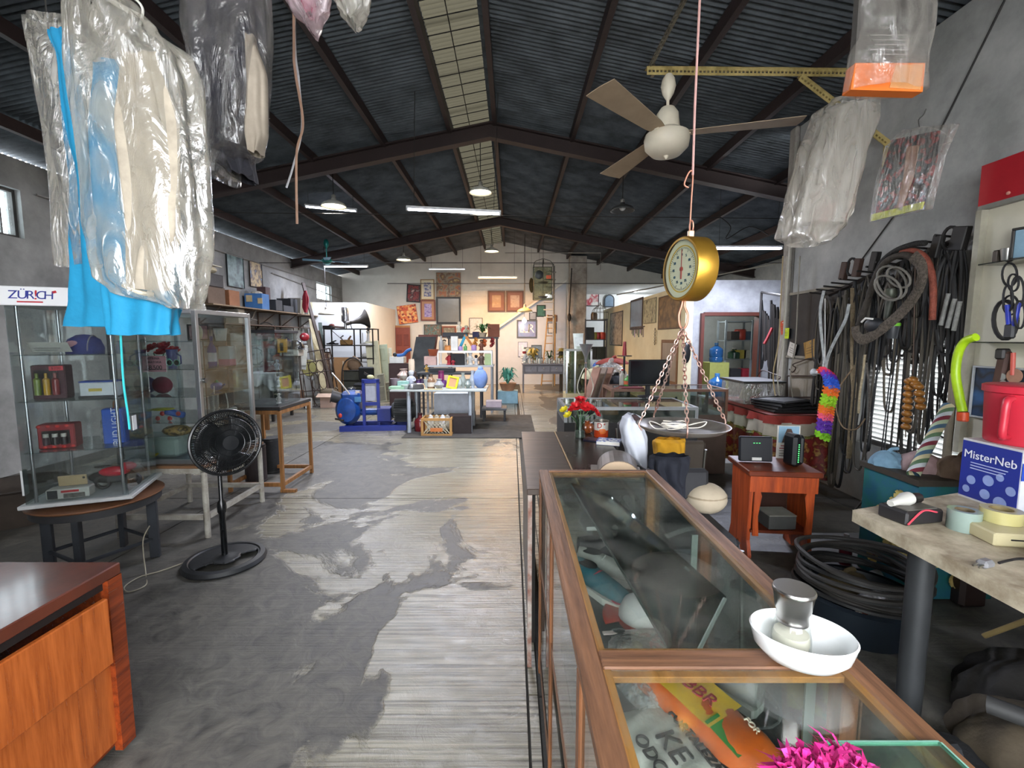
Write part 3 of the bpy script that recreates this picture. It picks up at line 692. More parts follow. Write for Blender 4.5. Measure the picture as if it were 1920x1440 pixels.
def chain(a,b,parent,name='chain',step=.0152,sc_=1):
    a,b = Vector(a),Vector(b); d = (b-a); n = max(2,int(d.length/(step*sc_))); q = d.to_track_quat('Z','Y').to_matrix().to_4x4(); mb = MB()
    for i in range(n):
        M_ = Matrix.Translation(a+d*((i+.5)/n))@q@Matrix.Rotation(PI/2*(i % 2)+.3,4,'Z')@Matrix.Scale(sc_,4)
        mb.add([M_@Vector(v) for v in lk.v],lk.f)
    return mb.build(name,CH,parent,True)
for a in (3.3,4.45,1.9,.12):
    rim = pc+Vector((math.cos(a)*pr,math.sin(a)*pr,.03))
    chain(hook,rim,t)
    MB().tube(catmull([rim+Vector((0,0,.004)),pc+Vector((math.cos(a)*(pr+.008),math.sin(a)*(pr+.008),.012)),pc+Vector((math.cos(a)*(pr-.004),math.sin(a)*(pr-.004),-.008))],4),.003,6).build('chain_hook',CH,t,True)
# cable heap in the pan
mb = MB(); c0 = pc+o
for i in range(4):
    a = i*1.5; mb.tube(catmull([c0+Vector((-.03+.035*math.cos(k*1.3+a)*(1+.4*i/3),.03*math.sin(k*1.3+a),-.006+.006*(k % 3)+.004*i)) for k in range(9)],5),.0022,6)
mb.tube(catmull([c0+Vector(v) for v in ((-.06,0,-.008),(-.11,-.03,.0),(-.125,-.01,.02),(-.09,.03,.01),(-.05,.02,-.004),(.05,-.02,.0),(.085,-.01,.02),(.06,.03,.006),(.0,.01,-.004))],5),.0022,6)
tag(mb.build('charging_cable',M('dfd8cc',.4),None,True),'white coiled cable lying in the scale pan','cable')
tag(MB().ball(c0+Vector((-.02,.01,.002)),.028,14,(1.3,1,.6)).build('plastic_packet',film('dfe2ea',.6,.2,60),None,True),'crumpled clear packet lying in the scale pan','packet')
# ================================================================ NEAR SHOWCASE
WD = wood('8f6446','5a3c28',.5,3,'y'); WDX = wood('8f6446','5a3c28',.5,3,'x'); WDZ = wood('8a5836','54341f',.45,3,'z'); WIN = wood('b98345','8c5f2e',.4,3,'y')
CX0,CX1,CY0,CY1,CZ = .125,.655,.25,2.04,1.0
t = thing('glass_showcase','worn wooden glass top showcase in the right foreground','showcase',(0,0,0))
def rail(mb_,name,m_,parent): return mb_.build(name,m_,parent)
MB().bb(CX0,CX0+.042,CY0,CY1,CZ-.03,CZ,.004).build('top_rail',WD,t)
MB().bb(CX1-.042,CX1,CY0,CY1,CZ-.03,CZ,.004).build('top_rail',WD,t)
MB().bb(CX0+.042,CX1-.042,CY1-.03,CY1,CZ-.03,CZ,.003).build('top_rail',WDX,t)
MB().bb(CX0+.042,CX1-.042,.775,.825,CZ-.03,CZ,.003).build('cross_rail',WDX,t)
MB().bb(CX0+.042,CX1-.042,CY0,CY0+.04,CZ-.03,CZ,.003).build('top_rail',WDX,t)
for x0,x1 in ((CX0+.042,CX0+.056),(CX1-.056,CX1-.042)):
    for y0,y1 in ((CY0+.04,.775),(.825,CY1-.03)): MB().bb(x0,x1,y0,y1,CZ-.018,CZ-.004).build('bead',WIN,t)
for y0,y1 in ((.76,.775),(.825,.835),(CY1-.042,CY1-.03)): MB().bb(CX0+.056,CX1-.056,y0,y1,CZ-.018,CZ-.006).build('bead',WIN,t)
for x in (CX0,CX1-.04):
    for y in (CY0,.78,1.42,CY1-.04):
        MB().bb(x,x+.04,y,y+.04,.02,CZ-.03,.003).build('post',WDZ if y < 1.5 or x < .3 else WIN,t)
for x0 in (CX0+.005,CX1-.035):
    MB().bb(x0,x0+.03,CY0+.04,CY1-.04,.55,.59).build('lower_rail',WD,t)
    MB().bb(x0,x0+.03,CY0+.04,CY1-.04,.06,.12).build('lower_rail',WD,t)
MB().bb(CX0+.04,CX1-.04,CY0+.04,CY1-.04,.56,.585).build('deck',M('2d2c2b',.7,0,.35,5,.2),t)
MB().bb(CX0+.02,CX1-.02,CY0+.02,CY1-.02,.08,.1).build('lower_shelf',M('4a3a2d',.7),t)
G1 = glass('f2f6f4',.1,dirt=.2)
for y0,y1 in ((.827,CY1-.032),(CY0+.042,.773)): MB().bb(CX0+.044,CX1-.044,y0,y1,CZ-.008,CZ-.003).build('top_pane',G1,t)
G2 = glass('e4ebe8',.2,dirt=.1)
for x in (CX0+.006,CX1-.01): 
    for y0,y1 in ((CY0+.04,.78),(.82,1.42),(1.46,CY1-.04)): MB().bb(x,x+.004,y0,y1,.12,CZ-.03).build('side_pane',G2,t)
MB().bb(CX0+.04,CX1-.04,CY1-.012,CY1-.008,.59,CZ-.03).build('end_pane',G2,t)
for y in (.83,1.405): MB().bb(CX1-.075,CX1-.055,y,y+.005,.6,CZ-.03).build('edge_strip',metal('9aa7a2',.4),t)
# loose glass strip leaning inside the showcase
o_ = thing('glass_strip','dark loose glass strip leaning lengthwise inside the showcase','glass',(0,0,0))
a,b,c2,d2 = (.30,1.97,.955),(.415,1.97,.97),(.40,.98,.955),(.32,.95,.80)
e_ = [Vector(v) for v in ((.26,1.95,.96),(.44,1.96,.9),(.56,1.13,.92),(.41,1.0,.80))]
k = [v+Vector((.003,0,.006)) for v in e_]
MB().add(e_+k,[(0,1,2,3),(7,6,5,4),(0,4,5,1),(1,5,6,2),(2,6,7,3),(3,7,4,0)]).build('pane',glass('8f9894',.15,dirt=.1),o_)
MB().rod(e_[3],e_[2],.005,seg=6).build('edge',M('8f9a94',.3,.3),o_)
MB().rod(e_[0],e_[3],.0035,seg=6).build('edge',M('4a5450',.3,.3),o_)
DZ = .587
# things inside
def shoe(label,px,py,rz,col,sole,lace,group=None,L=.26,toe=None):
    p = PZ(px,py,DZ); t = thing('shoe',label,'shoe',p,rz,group); w_ = .085
    def fn(u,v):      # u round the section, v heel to toe
        x = -L/2+L*v; wv = w_/2*(.78+.3*math.sin(PI*min(1,v*1.05))**.7); hv = .095-.055*v**1.3 if v < .95 else .035
        if v > .93: wv *= (1-v)/.07*.6+.35
        a = 2*PI*u; return (x,wv*math.cos(a)*(.75 if v < .05 else 1),.02+max(0,hv*(.5+.5*math.sin(a))))
    MB().grid(fn,18,16,True).build('upper',M(col,.6,0,.3,20),t,True)
    pr = [(x*L/2,y*w_/2) for x,y in ((-1,-.5),(-.95,-.85),(-.3,-.75),(.3,-1.05),(.8,-.9),(1.03,-.3),(1.03,.3),(.8,.9),(.3,1.05),(-.3,.8),(-.95,.85),(-1,.5))]
    n = len(pr); MB().add([(x,y,z) for z in (.0,.026) for x,y in pr],[tuple(range(n))[::-1],tuple(range(n,2*n))]+[(i,(i+1) % n,(i+1) % n+n,i+n) for i in range(n)]).build('sole',M(sole,.5),t)
    mb = MB()
    for i in range(4): x = -.02+i*.022; mb.tube([(x,-.025,.088-.01*i),(x+.006,0,.098-.011*i),(x,.025,.088-.01*i)],.0035,5)
    mb.build('laces',M(lace,.6),t)
    MB().ball((-.075,0,.105),.036,14,(1.3,.8,.18)).build('opening',M('1a1a1c',.9),t,True)
    if toe: MB().ball((L*.34,0,.035),.04,14,(1,.95,.55)).build('toe_cap',M(toe,.5),t,True)
    return t
shoe('black sneaker with white star marks under the showcase glass',1135,1048,.15,'25252c','e8e6e0','e9e9e6')
shoe('white grey sneaker between the other shoes in the showcase',1140,1085,-.5,'c9c8c2','dddbd4','f0f0ec')
shoe('teal and red sneaker nearest in the row inside the showcase',1128,1118,-.9,'2f6f7c','e4e2da','b8304a',toe='a83050')
shoe('dark blue shoe with red laces at the back of the showcase',1155,1060,2.6,'1e2236','b9b9b9','a02a2a')
p = PZ(1205,1165,DZ)
t = thing('cap','red and white cap lying inside the showcase','cap',p,2.4)
MB().lathe([(.085,0),(.086,.03),(.07,.07),(.035,.092),(1e-4,.097)],20).build('crown',M('dcd8d6',.8,0,.1),t,True)
MB().grid(lambda u,v: ((.07+v*.075)*math.cos(-.9+1.8*u),(.07+v*.065)*math.sin(-.9+1.8*u),.012+.01*math.cos(PI*(u-.5))-.01*v),12,4).build('brim',M('c8402c',.7),t,True,solid=.004)
MB().lathe([(.088,.0),(.088,.022)],20).build('band',M('c8402c',.7),t,True)
p = PZ(1215,1225,DZ)
t = thing('zip_bag','clear zip bag holding red and beige things in the showcase','bag',p,.1)
MB().ball((0,0,.025),.09,18,(1.5,.9,.28)).build('film',film('d8d0cc',.35,.15,30),t,True)
MB().ball((.045,0,.022),.04,12,(1,1,.4)).build('red_item',M('b04038',.6),t,True); MB().ball((-.05,.01,.02),.03,12,(1.2,1,.4)).build('beige_item',M('b8a684',.7),t,True)
MB().bb(-.13,.13,.06,.075,.03,.034).build('zip',M('c8b4b0',.3),t)
p = PZ(1160,1200,DZ); tag(MB().ball((0,0,.02),.03,12,(1.2,.8,.6)).xf(Matrix.Translation(p)).build('sunglasses_case',M('1c1c1e',.4),None,True),'small black case left of the zip bag in the showcase','case')
p = Vector((.5,1.3,DZ))
tag(MB().ball((0,0,.02),.075,16,(1.4,.8,.4)).xf(Matrix.Translation(p)).build('cloth_bundle',M('97262c',.9,0,.3,12,.5),None,True),'dark red cloth bundle at the right of the showcase floor','cloth')
p = Vector((.58,1.45,DZ))
tag(MB().box((0,0,.09),(.1,.012,.18),(0,0,.3),.003).xf(Matrix.Translation(p)).build('card',M('9c9f9c',.7)),'grey card standing against the right side of the showcase','card')
mb = MB(); pp = [PZ(1100,992,.8),PZ(1150,990,.8),PZ(1195,992,.79),PZ(1212,1006,.72)]
tag(mb.tube(catmull(pp,6),.009,8,flat=.4).build('white_strip',M('dde4e0',.4),None,True),'curved white strip lying on the shelf inside the showcase','strip')
mb = MB(); c0 = PZ(1270,1110,DZ)
for i in range(5): mb.tube([c0+Vector((.1*math.cos(2*PI*k/30),.09*math.sin(2*PI*k/30),.006+.011*i)) for k in range(30)],.0055,6,True)
tag(mb.build('black_cable',M('2b2b2c',.5),None,True),'black cable ring lying on the showcase floor','cable')
# snack bag and printed shirt in the near compartment
def pillow(name,c,L,w_,h,rz,m_,parent,tiltx=0,n=16,crimp=True):
    def fn(u,v):
        x = (u-.5)*L; y = (v-.5)*w_; e = max(0,(1-(2*abs(u-.5))**4))*max(0,(1-(2*abs(v-.5))**3)); return (x,y,h*e**.6+.004*math.sin(30*u+8*v))
    mb = MB().grid(fn,n,n); mb.grid(lambda u,v: Vector(fn(u,v))*Vector((1,1,-.3)) if 0 else (fn(u,v)[0],fn(u,v)[1],-fn(u,v)[2]*.25),n,n)
    mb.xf(Matrix.Translation(c)@Matrix.Rotation(rz,4,'Z')@Matrix.Rotation(tiltx,4,'X')); return mb.build(name,m_,parent,True)
p = PZ(1310,1350,DZ+.01)
t = thing('snack_bag','orange snack bag with yellow lettering under the near glass','snack bag',p,-1.05)
pillow('bag',(0,0,.02),.38,.145,.05,0,M('d2641f',.3,0,.15,6,.4,14),t)
MB().grid(lambda u,v: ((u-.62)*.2,(v-.5)*.13,.073+.004*math.sin(5*u)),8,4).build('yellow_patch',M('e8bb2a',.35,0,.1),t,True)
MB().grid(lambda u,v: (.06+u*.09,-.06+(v)*.05,.071-.02*u),6,3).build('green_stripe',M('3c8c38',.35),t,True)
MB().grid(lambda u,v: (-.16+u*.05,.0+(v)*.06,.064),6,3).build('blue_patch',M('3f7fb0',.35),t,True)
text('BBR',.055,M('b02a2a'),t,(0,0,.08),(0,0,0),extrude=.002)
text('FOR',.022,M('f2e6d0'),t,(.125,.03,.071),(0,.1,-.2),extrude=.002)
p = PZ(1245,1400,DZ)
t = thing('printed_shirt','folded white shirt with black lettering beside the snack bag','shirt',p,-1.25)
pillow('cloth',(0.03,0,0),.3,.2,.035,0,M('c9c6bd',.85,0,.12,8,.4),t)
for i,(s,z_) in enumerate((('FORTALEZA',.032),('KE',.075),('ODO',.045))): text(s,z_,M('2a2a2a'),t,(.04,.055-.062*i,.04),(0,0,0),extrude=.003)
p = PZ(1400,1335,DZ+.003)
t = thing('dark_tray','round dark tray on the showcase floor behind the snack bag','tray',p)
MB().lathe([(1e-4,0),(.12,0),(.14,.02),(.145,.02),(.125,-.004)],36).build('dish',M('242424',.5),t,True)
MB().tube([(.08*math.cos(k/3),.08*math.sin(k/3),.012+.001*k) for k in range(26)],.003,6).build('wire',M('585858',.5),t,True)
p = PZ(1335,1318,DZ+.003)
shoe('grey strapped shoe beside the orange snack bag',1345,1290,2.2,'8a8a86','b9b8b2','c8c8c4',L=.24)
tag(pillow('clear_bag',(p.x-.16,p.y+.02,DZ+.02),.16,.12,.03,.4,film('cfd4d2',.35,.15,40),None),'crumpled clear bag in the corner of the near compartment','bag')

# loose glass sheet, dish, shaker, feather duster on top
t = thing('glass_sheet','loose clear glass sheet with green edge on the showcase top','glass')
a = PZ(1548,1388,CZ+.01); b = PZ(1765,1390,CZ+.01)
MB().bb(a.x,b.x,a.y-.33,a.y,CZ+.001,CZ+.007).build('pane',glass('eaf5f0',.2,dirt=.08),t)
MB().bb(a.x,b.x,a.y,a.y+.003,CZ+.001,CZ+.007).build('edge',M('8fc4b0',.2),t); MB().bb(b.x,b.x+.003,a.y-.33,a.y,CZ+.001,CZ+.007).build('edge',M('8fc4b0',.2),t)
p = PZ(1500,1243,CZ)
t = thing('oval_dish','white oval glass dish holding the shaker on the showcase','dish',(p.x,p.y,CZ+.004),-.35)
pr = [(1e-4,0),(.45,0),(.7,.01),(.88,.028),(.97,.058),(.94,.061),(.82,.032),(.62,.018),(1e-4,.012)]
MB().lathe([(r*.09,z) for r,z in pr],48).xf(Matrix.Diagonal((1,.78,1,1))).build('bowl',M('e9ecec',.15,0,.03,coat=.5),t,True)
t = thing('salt_shaker','glass sugar shaker with steel cap standing in the white dish','shaker',(p.x-.012,p.y+.012,CZ+.018),0)
MB().lathe([(1e-4,0),(.03,0),(.034,.006),(.033,.03),(.029,.055),(.025,.064)],28).build('jar',glass('f2f4f2',.2),t,True)
MB().lathe([(1e-4,.003),(.028,.003),(.031,.02),(.029,.036),(1e-4,.04)],24).build('sugar',M('ece7d6',.9,0,.08,30),t,True)
MB().lathe([(.027,.058),(.0275,.062),(.027,.064),(.027,.078),(.03,.082),(.034,.112),(.036,.116),(.036,.12),(.034,.1225),(1e-4,.1225)],32).build('cap',M('b9b6b2',.25,1,.1,12),t,True)
p = PZ(1530,1440,CZ+.05)
t = thing('feather_duster','bright pink feather duster lying on the near glass','duster',(p.x,p.y-.03,CZ+.045),.2)
rd = random.Random(5); fm = [M('e0218a',.7,0,.3,20),M('f03fa0',.7,0,.2,20),M('b8186e',.8,0,.2,20)]
for g in range(3):
    mb = MB()
    for i in range(1500):
        a = rd.uniform(0,2*PI); e = rd.uniform(-.9,1.3); L = rd.uniform(.018,.04)
        d = Vector((math.cos(a)*math.cos(e),math.sin(a)*math.cos(e)*.7+.25,math.sin(e)*.75)).normalized()
        s = Vector((rd.uniform(-.05,.05),rd.uniform(-.1,.03),rd.uniform(-.005,.022))); sd = d.cross(Vector((rd.uniform(-1,1),rd.uniform(-1,1),1))).normalized()*rd.uniform(.001,.0032)
        m1 = s+d*L*.55+Vector((0,0,.004)); tip = s+d*L+Vector((rd.uniform(-.008,.008),rd.uniform(-.008,.008),-.008))
        mb.add([s-sd*.5,s+sd*.5,m1+sd*1.5,tip,m1-sd*1.5,s+Vector((0,0,.002))],[(0,1,2,4),(4,2,3),(5,2,4)])
    ob = mb.build('feathers',fm[g],t); ob['kind'] = 'stuff'
MB().ball((0,-.03,.004),.05,16,(1.15,1.7,.62)).build('core',fm[2],t,True); MB().rod((0,-.04,0),(0,-.3,.01),.008,seg=10).build('handle',M('c8b48a',.5),t,True)

# ================================================================ DARK DESK BEHIND THE SHOWCASE
DK = M('4a3c33',.35,0,.25,4,.1,10,'332822',(1,8,1))
t = thing('brown_desk','dark brown laminate desk behind the showcase along the aisle','desk',(0,0,0))
MB().bb(.07,.318,2.06,3.38,.87,.9,.003).build('desktop',DK,t)
MB().bb(.326,.665,2.06,3.38,.87,.9,.003).build('desktop',M('2f2722',.25,0,.25,4),t)
MB().bb(.318,.326,2.06,3.38,.87,.902).build('edging',M('b08d5c',.5),t)
MB().bb(.085,.105,2.3,3.36,.03,.87).build('front_panel',DK,t)
MB().bb(.075,.095,2.07,2.1,.0,.87).build('leg',M('b9b2aa',.5,.3,.3,12,alt='7a4a38'),t)
for x,y in ((.64,2.08),(.64,3.34),(.12,3.34)): MB().bb(x-.02,x+.02,y-.02,y+.02,0,.87).build('leg',DK,t)
MB().bb(.105,.12,2.25,2.29,0,.87).build('side_panel',M('17130f',.6),t)
def rel(label_kind,label,cat,px,py,z,rz=0,group=None):
    p = PZ(px,py,z); return thing(label_kind,label,cat,p,rz,group)
t = rel('flower_vase','tall clear vase with red and yellow artificial roses','vase',1087,822,.9)
MB().lathe([(.034,0),(.036,.01),(.033,.08),(.038,.16),(.036,.16),(.031,.08),(.033,.012),(1e-4,.01)],28).build('glass_vase',glass('dfe8e4',.25),t,True)
MB().lathe([(1e-4,.011),(.032,.011),(.031,.055),(1e-4,.06)],20).build('pebbles',M('8d8a82',.8,0,.5,60,.8,80),t,True)
def flower(mb,c,r,n=7,layers=3,up=(0,0,1)):
    q = Vector(up).normalized().to_track_quat('Z','Y').to_matrix(); rr = random.Random(int(c[0]*9999)+int(c[2]*777))
    for L_ in range(layers):
        k = n-L_
        for i in range(k):
            a = 2*PI*i/k+L_*.5; t1 = .35+.4*L_; R_ = r*(1-.22*L_)
            d = Vector((math.cos(a),math.sin(a),t1)).normalized(); s = Vector((-math.sin(a),math.cos(a),0))*R_*.5
            v = [Vector((0,0,0)),d*R_*.55+s*.8,d*R_+s*.45+Vector((0,0,.1*R_)),d*R_-s*.45+Vector((0,0,.1*R_)),d*R_*.55-s*.8,d*R_*.6-Vector((0,0,.15*R_))]
            mb.add([Vector(c)+q@x for x in v],[(0,1,5,),(1,2,5),(2,3,5),(3,4,5),(4,0,5)])
RED = M('c8141e',.6,0,.3,30)
for i,(x,y,z,r,up) in enumerate(((0,-.02,.27,.045,(0,-.3,1)),(.07,0,.21,.045,(.6,-.4,1)),(-.02,.01,.22,.05,(-.3,-.6,.8)),(.03,-.02,.225,.042,(.1,-.9,.6)),(.11,0,.18,.04,(.9,-.3,.6)),(-.05,.03,.2,.035,(-.6,-.3,.8)))):
    m2 = MB(); flower(m2,(x,y,z),r,7,3,up); m2.build('rose',RED,t)
for c_ in ((-.11,0,.2),(-.085,-.02,.165)): m2 = MB(); flower(m2,c_,.034,7,2,(-.5,-.4,.8)); m2.build('yellow_flower',M('d8c820',.6),t)
mb = MB()
for (x,y,z) in ((0,-.02,.27),(.07,0,.21),(-.02,.01,.22),(.11,0,.18),(-.11,0,.2),(.03,-.02,.22)): mb.tube(catmull([(0,0,.04),(x*.3,y,.13),(x,y,z)],4),.0025,5)
mb.build('stems',M('3f6a34',.6),t,True)
t = rel('amber_jar','ribbed amber glass jar behind the flower vase','jar',1101,812,.9)
MB().grid(lambda u,v: ((.02+.028*math.sin(PI*v)**.6)*(1+.06*math.cos(2*PI*u*12))*math.cos(2*PI*u),(.02+.028*math.sin(PI*v)**.6)*(1+.06*math.cos(2*PI*u*12))*math.sin(2*PI*u),.085*v),48,12,True).build('bowl',M('8f4a26',.12,0,.2,coat=.5),t,True)
MB().lathe([(.021,.08),(.023,.09),(.019,.09)],20).build('rim',M('8f4a26',.12),t,True)
t = rel('coffee_can','orange and white tin can on the brown desk','can',1127,818,.9)
MB().lathe([(1e-4,0),(.05,0),(.051,.003),(.051,.05)],32).build('lower_band',M('d84a1e',.35,.2),t,True)
MB().lathe([(.051,.05),(.051,.11)],32).build('upper_band',M('e2ddd4',.35,.2),t,True)
MB().lathe([(.051,.11),(.053,.113),(.053,.117),(.048,.117),(.047,.08)],32).build('rim',metal('b9b4aa'),t,True)
text('D',.05,M('a8281c'),t,(-.022,-.05,.085),(PI/2,0,-.4),'lettering',.003); text('+',.03,M('a8281c'),t,(.012,-.053,.095),(PI/2,0,.2),'lettering',.003)
MB().ball((.0,-.042,.045),.02,14,(1.4,.8,1.2)).build('emblem',M('e8793a',.4),t,True)
t = rel('book','thick paperback book with blue and white cover on the desk','book',1142,832,.9,-.35)
MB().bb(-.075,.075,-.055,.055,.002,.024).build('pages',M('e8e4da',.8),t)
MB().bb(-.077,.077,-.057,.057,.024,.027).build('cover',art(['3a4a9a','d8dce4','5a78b8','e8e8e8'],12,'block'),t); MB().bb(-.077,.077,-.057,.057,0,.002).bb(-.079,-.076,-.057,.057,0,.027).build('back_cover',M('2c3468',.5),t)
t = rel('tablet','dark blue tablet under the edge of the book','tablet',1118,826,.9,-.5)
MB().bb(-.08,.08,-.05,.05,0,.008,.002).build('body',M('272a3e',.3),t)
# bread box
p = PZ(1147,882,.9)
t = thing('roll_box','wooden roll top box with pale round end on the desk','box',(p.x,2.2,.9),-.18)
oc = [(math.cos(PI*i/14)*.105,math.sin(PI*i/14)*.085+.01) for i in range(15)]
MB().prism([(-.105,0)]+[(.105,0)]+oc,.22,Matrix.Translation((0,.12,0))).build('barrel',M('6d625a',.5,0,.2,5),t,False)
MB().prism([(-.1,.001),(.1,.001)]+[(x*.97,z*.97) for x,z in oc],.012,Matrix.Translation((0,.004,0))).build('end_panel',M('cdb294',.55,0,.08),t)
MB().tube([(math.cos(PI*i/10)*.035,-.004,.012+math.sin(PI*i/10)*.022) for i in range(11)],.004,6).build('handle',M('5a4838',.5),t,True)
MB().bb(-.14,.12,-.01,.235,-.0,.006).build('base',M('8d8278',.5),t)
# chairs behind the desk with clothes over their backs
def office_chair(label,x,y,rz,col,seatz=.47,bh=.95,stool=False):
    t = thing('chair',label,'chair',(x,y,0),rz); m_ = M(col,.7)
    MB().box((0,0,seatz),(.38,.38,.06),None,.03).build('seat',m_,t)
    MB().box((0,.2,(seatz+bh)/2+.05),(.36,.05,bh-seatz-.08),(-.08,0,0),.02).build('backrest',m_,t)
    for sx in (-1,1):
        for sy in (-1,1): MB().rod((sx*.19,sy*.18,seatz-.03),(sx*.21,sy*.2,0),.013,seg=8).build('leg',metal('77756f',.4),t)
        MB().rod((sx*.17,.2,seatz),(sx*.17,.24,bh-.05),.012,seg=8).build('back_frame',metal('77756f',.4),t)
    return t
office_chair('black chair under the white shirt beside the desk',.98,2.98,PI/2,'2a2a2c',bh=1.02)
office_chair('black chair under the dark shirt at the showcase corner',.93,2.3,0,'26262a',bh=.86,seatz=.6)
office_chair('chair behind the dark shirt with a yellow cloth on it',1.25,3.5,PI,'3a3128',bh=.84)
t = thing('white_shirt','white shirt with dark sleeve draped over a chair back','shirt',(0,0,0))
sack('cloth',[(776,1176,1192),(782,1165,1203),(800,1160,1208),(825,1164,1215),(850,1172,1216),(866,1186,1213),(874,1200,1210)],2.75,.07,M('cfd3de',.85,0,.12,8,.4,20),t,7,.3,seed=61)
sack('collar',[(778,1184,1194),(786,1188,1202),(796,1200,1209)],2.67,.012,M('3b2a2c',.8),t,4,.1,nu=24,nv=10,seed=62)
MB().ball(P(1208,874,2.7),.012,8).build('yellow_tip',M('d8b81c',.6),t,True)
t = thing('yellow_cloth','mustard yellow cloth folded over a chair behind the pan','cloth',(0,0,0))
sack('cloth',[(822,1226,1284),(828,1222,1287),(842,1223,1287),(862,1224,1285)],3.26,.08,M('cd961c',.85,0,.2,8,.4,20),t,9,.3,seed=63)
t = thing('dark_shirt','black navy shirt draped over the chair at the showcase corner','shirt',(0,0,0))
sack('cloth',[(853,1222,1292),(858,1213,1297),(872,1212,1294),(890,1222,1286),(912,1240,1283),(940,1250,1280)],2.52,.08,M('1c1f2b',.85,0,.3,8,.4,20),t,9,.3,seed=64)
t = thing('seat_cushion','pale beige round cushion right of the dark shirt','cushion',(1.1,2.5,.66),.3)
MB().ball((0,0,.04),.12,24,(1,.9,.72)).build('cover',M('b9ab95',.85,0,.15,6,.5,20),t,True)
MB().tube([(.115*math.cos(a/4),.1*math.sin(a/4),.06) for a in range(25)],.006,6,True).build('piping',M('a09078',.8),t,True)

# ================================================================ BOTTOM LEFT DRAWER CABINET
VR = wood('8f3d18','5e240d',.25,3,'y',.4,.05); VRT = M('64301f',.3,0,.3,4,.05,20,'4a2318',coat=.6); VRD = wood('b5612a','8a4218',.25,3,'z',.3,.05)
t = thing('drawer_cabinet','varnished red brown wooden cabinet at the bottom left corner','cabinet',(0,0,0))
X1,Yb,Zt = -1.5,1.66,.75
MB().bb(-2.4,X1,.35,Yb,Zt-.045,Zt,.004).build('top',VRT,t)
MB().bb(X1-.03,X1,Yb-.06,Yb,.02,Zt-.045).build('corner_post',VR,t); MB().bb(X1-.03,X1,.35,.42,.02,Zt-.045).build('corner_post',VR,t)
MB().bb(-2.38,X1-.03,Yb-.03,Yb-.005,.02,Zt-.045).build('back_panel',VR,t); MB().bb(-2.38,X1-.03,.38,.4,.02,Zt-.045).build('side_panel',VR,t)
MB().bb(-2.38,X1-.05,.4,Yb-.03,.02,.06).build('bottom',VR,t); MB().bb(X1-.05,X1-.02,.42,Yb-.06,.06,.42).build('lower_panel',VRD,t)
d = MB().box((0,0,0),(.022,1.12,.25),None,.004).xf(Matrix.Translation((X1+.012,.99,.545))@Matrix.Rotation(-.04,4,'Z')).build('drawer',VRD,t)
MB().rod((X1+.02,.75,.55),(X1+.045,.75,.55),.014,seg=12).build('knob',VR,d,True)
MB().bb(X1-.04,X1-.02,.42,Yb-.06,.67,.70).build('drawer_rail',M('1a0d08',.7),t)
MB().bb(X1-.2,X1-.001,1.15,1.19,Zt+.0005,Zt+.0015).bb(X1+.0005,X1+.0015,1.15,1.19,Zt-.09,Zt+.001).build('clear_tape',M('b98f78',.1,0,.1),t)
# ================================================================ KITS
def px2m(px,py,Y): return Y/ray(px,py).y
def put(name,label,cat,px,py,Y,rz=0,group=None):
    t = thing(name,label,cat,P(px,py,Y),rz,group); return t,px2m(px,py,Y)
def k_box(t,w_,d,h,col,flap=None,tape=None,name='body',rough=.7):
    MB().box((0,0,h/2),(w_,d,h),None,min(.006,h*.1)).build(name,M(col,rough,0,.2,8),t)
    if flap: MB().box((0,0,h+.004),(w_*1.01,d*1.01,.008),None,.002).build('lid',M(flap,rough),t)
    if tape: MB().box((0,-d/2-.001,h*.5),(w_*.5,.003,h*.4)).build('label_patch',M(tape,.5),t)
def k_bottle(t,r,h,col,cap,gl=False,lab=None):
    m_ = glass(col,.3) if gl else M(col,.25,0,.15)
    MB().lathe([(1e-4,0),(r*.95,0),(r,h*.03),(r,h*.55),(r*.8,h*.66),(r*.35,h*.76),(r*.32,h*.92),(1e-4,h*.92)],18).build('body',m_,t,True)
    MB().lathe([(r*.38,h*.9),(r*.4,h*.92),(r*.4,h),(1e-4,h)],14).build('cap',M(cap,.4),t,True)
    if lab: MB().lathe([(r*1.01,h*.15),(r*1.01,h*.45)],18).build('paper_label',M(lab,.6),t,True)
def k_jar(t,r,h,col,lid=None,gl=False):
    m_ = glass(col,.3) if gl else M(col,.3,0,.15)
    MB().lathe([(1e-4,0),(r*.9,0),(r,h*.08),(r,h*.8),(r*.85,h*.92),(r*.85,h),(r*.78,h),(r*.78,h*.9),(r*.9,h*.78),(r*.9,h*.1),(1e-4,h*.06)],18).build('body',m_,t,True)
    if lid: MB().lathe([(r*.92,h*.9),(r*.94,h*1.08),(1e-4,h*1.1)],16).build('lid',M(lid,.4),t,True)
def k_cup(t,r,h,col,metal_=0):
    MB().lathe([(1e-4,0),(r*.7,0),(r*.74,h*.05),(r,h),(r*.93,h),(r*.68,h*.08),(1e-4,h*.07)],18).build('bowl',M(col,.3,metal_,.1),t,True)
    MB().lathe([(r*.95,h*.98),(r*1.04,h),(r*.95,h*1.02)],18).build('rim',M(col,.3,metal_,.1),t,True)
def k_vase(t,r,h,col,gl=False):
    m_ = glass(col,.3) if gl else M(col,.25,0,.2)
    MB().lathe([(1e-4,0),(r*.5,0),(r*.45,h*.05),(r*.9,h*.3),(r,h*.45),(r*.6,h*.7),(r*.4,h*.85),(r*.6,h),(r*.54,h),(r*.34,h*.85),(1e-4,h*.2)],18).build('body',m_,t,True)
    MB().lathe([(r*.55,0),(r*.6,h*.02),(r*.45,h*.05)],18).build('foot',m_,t,True)
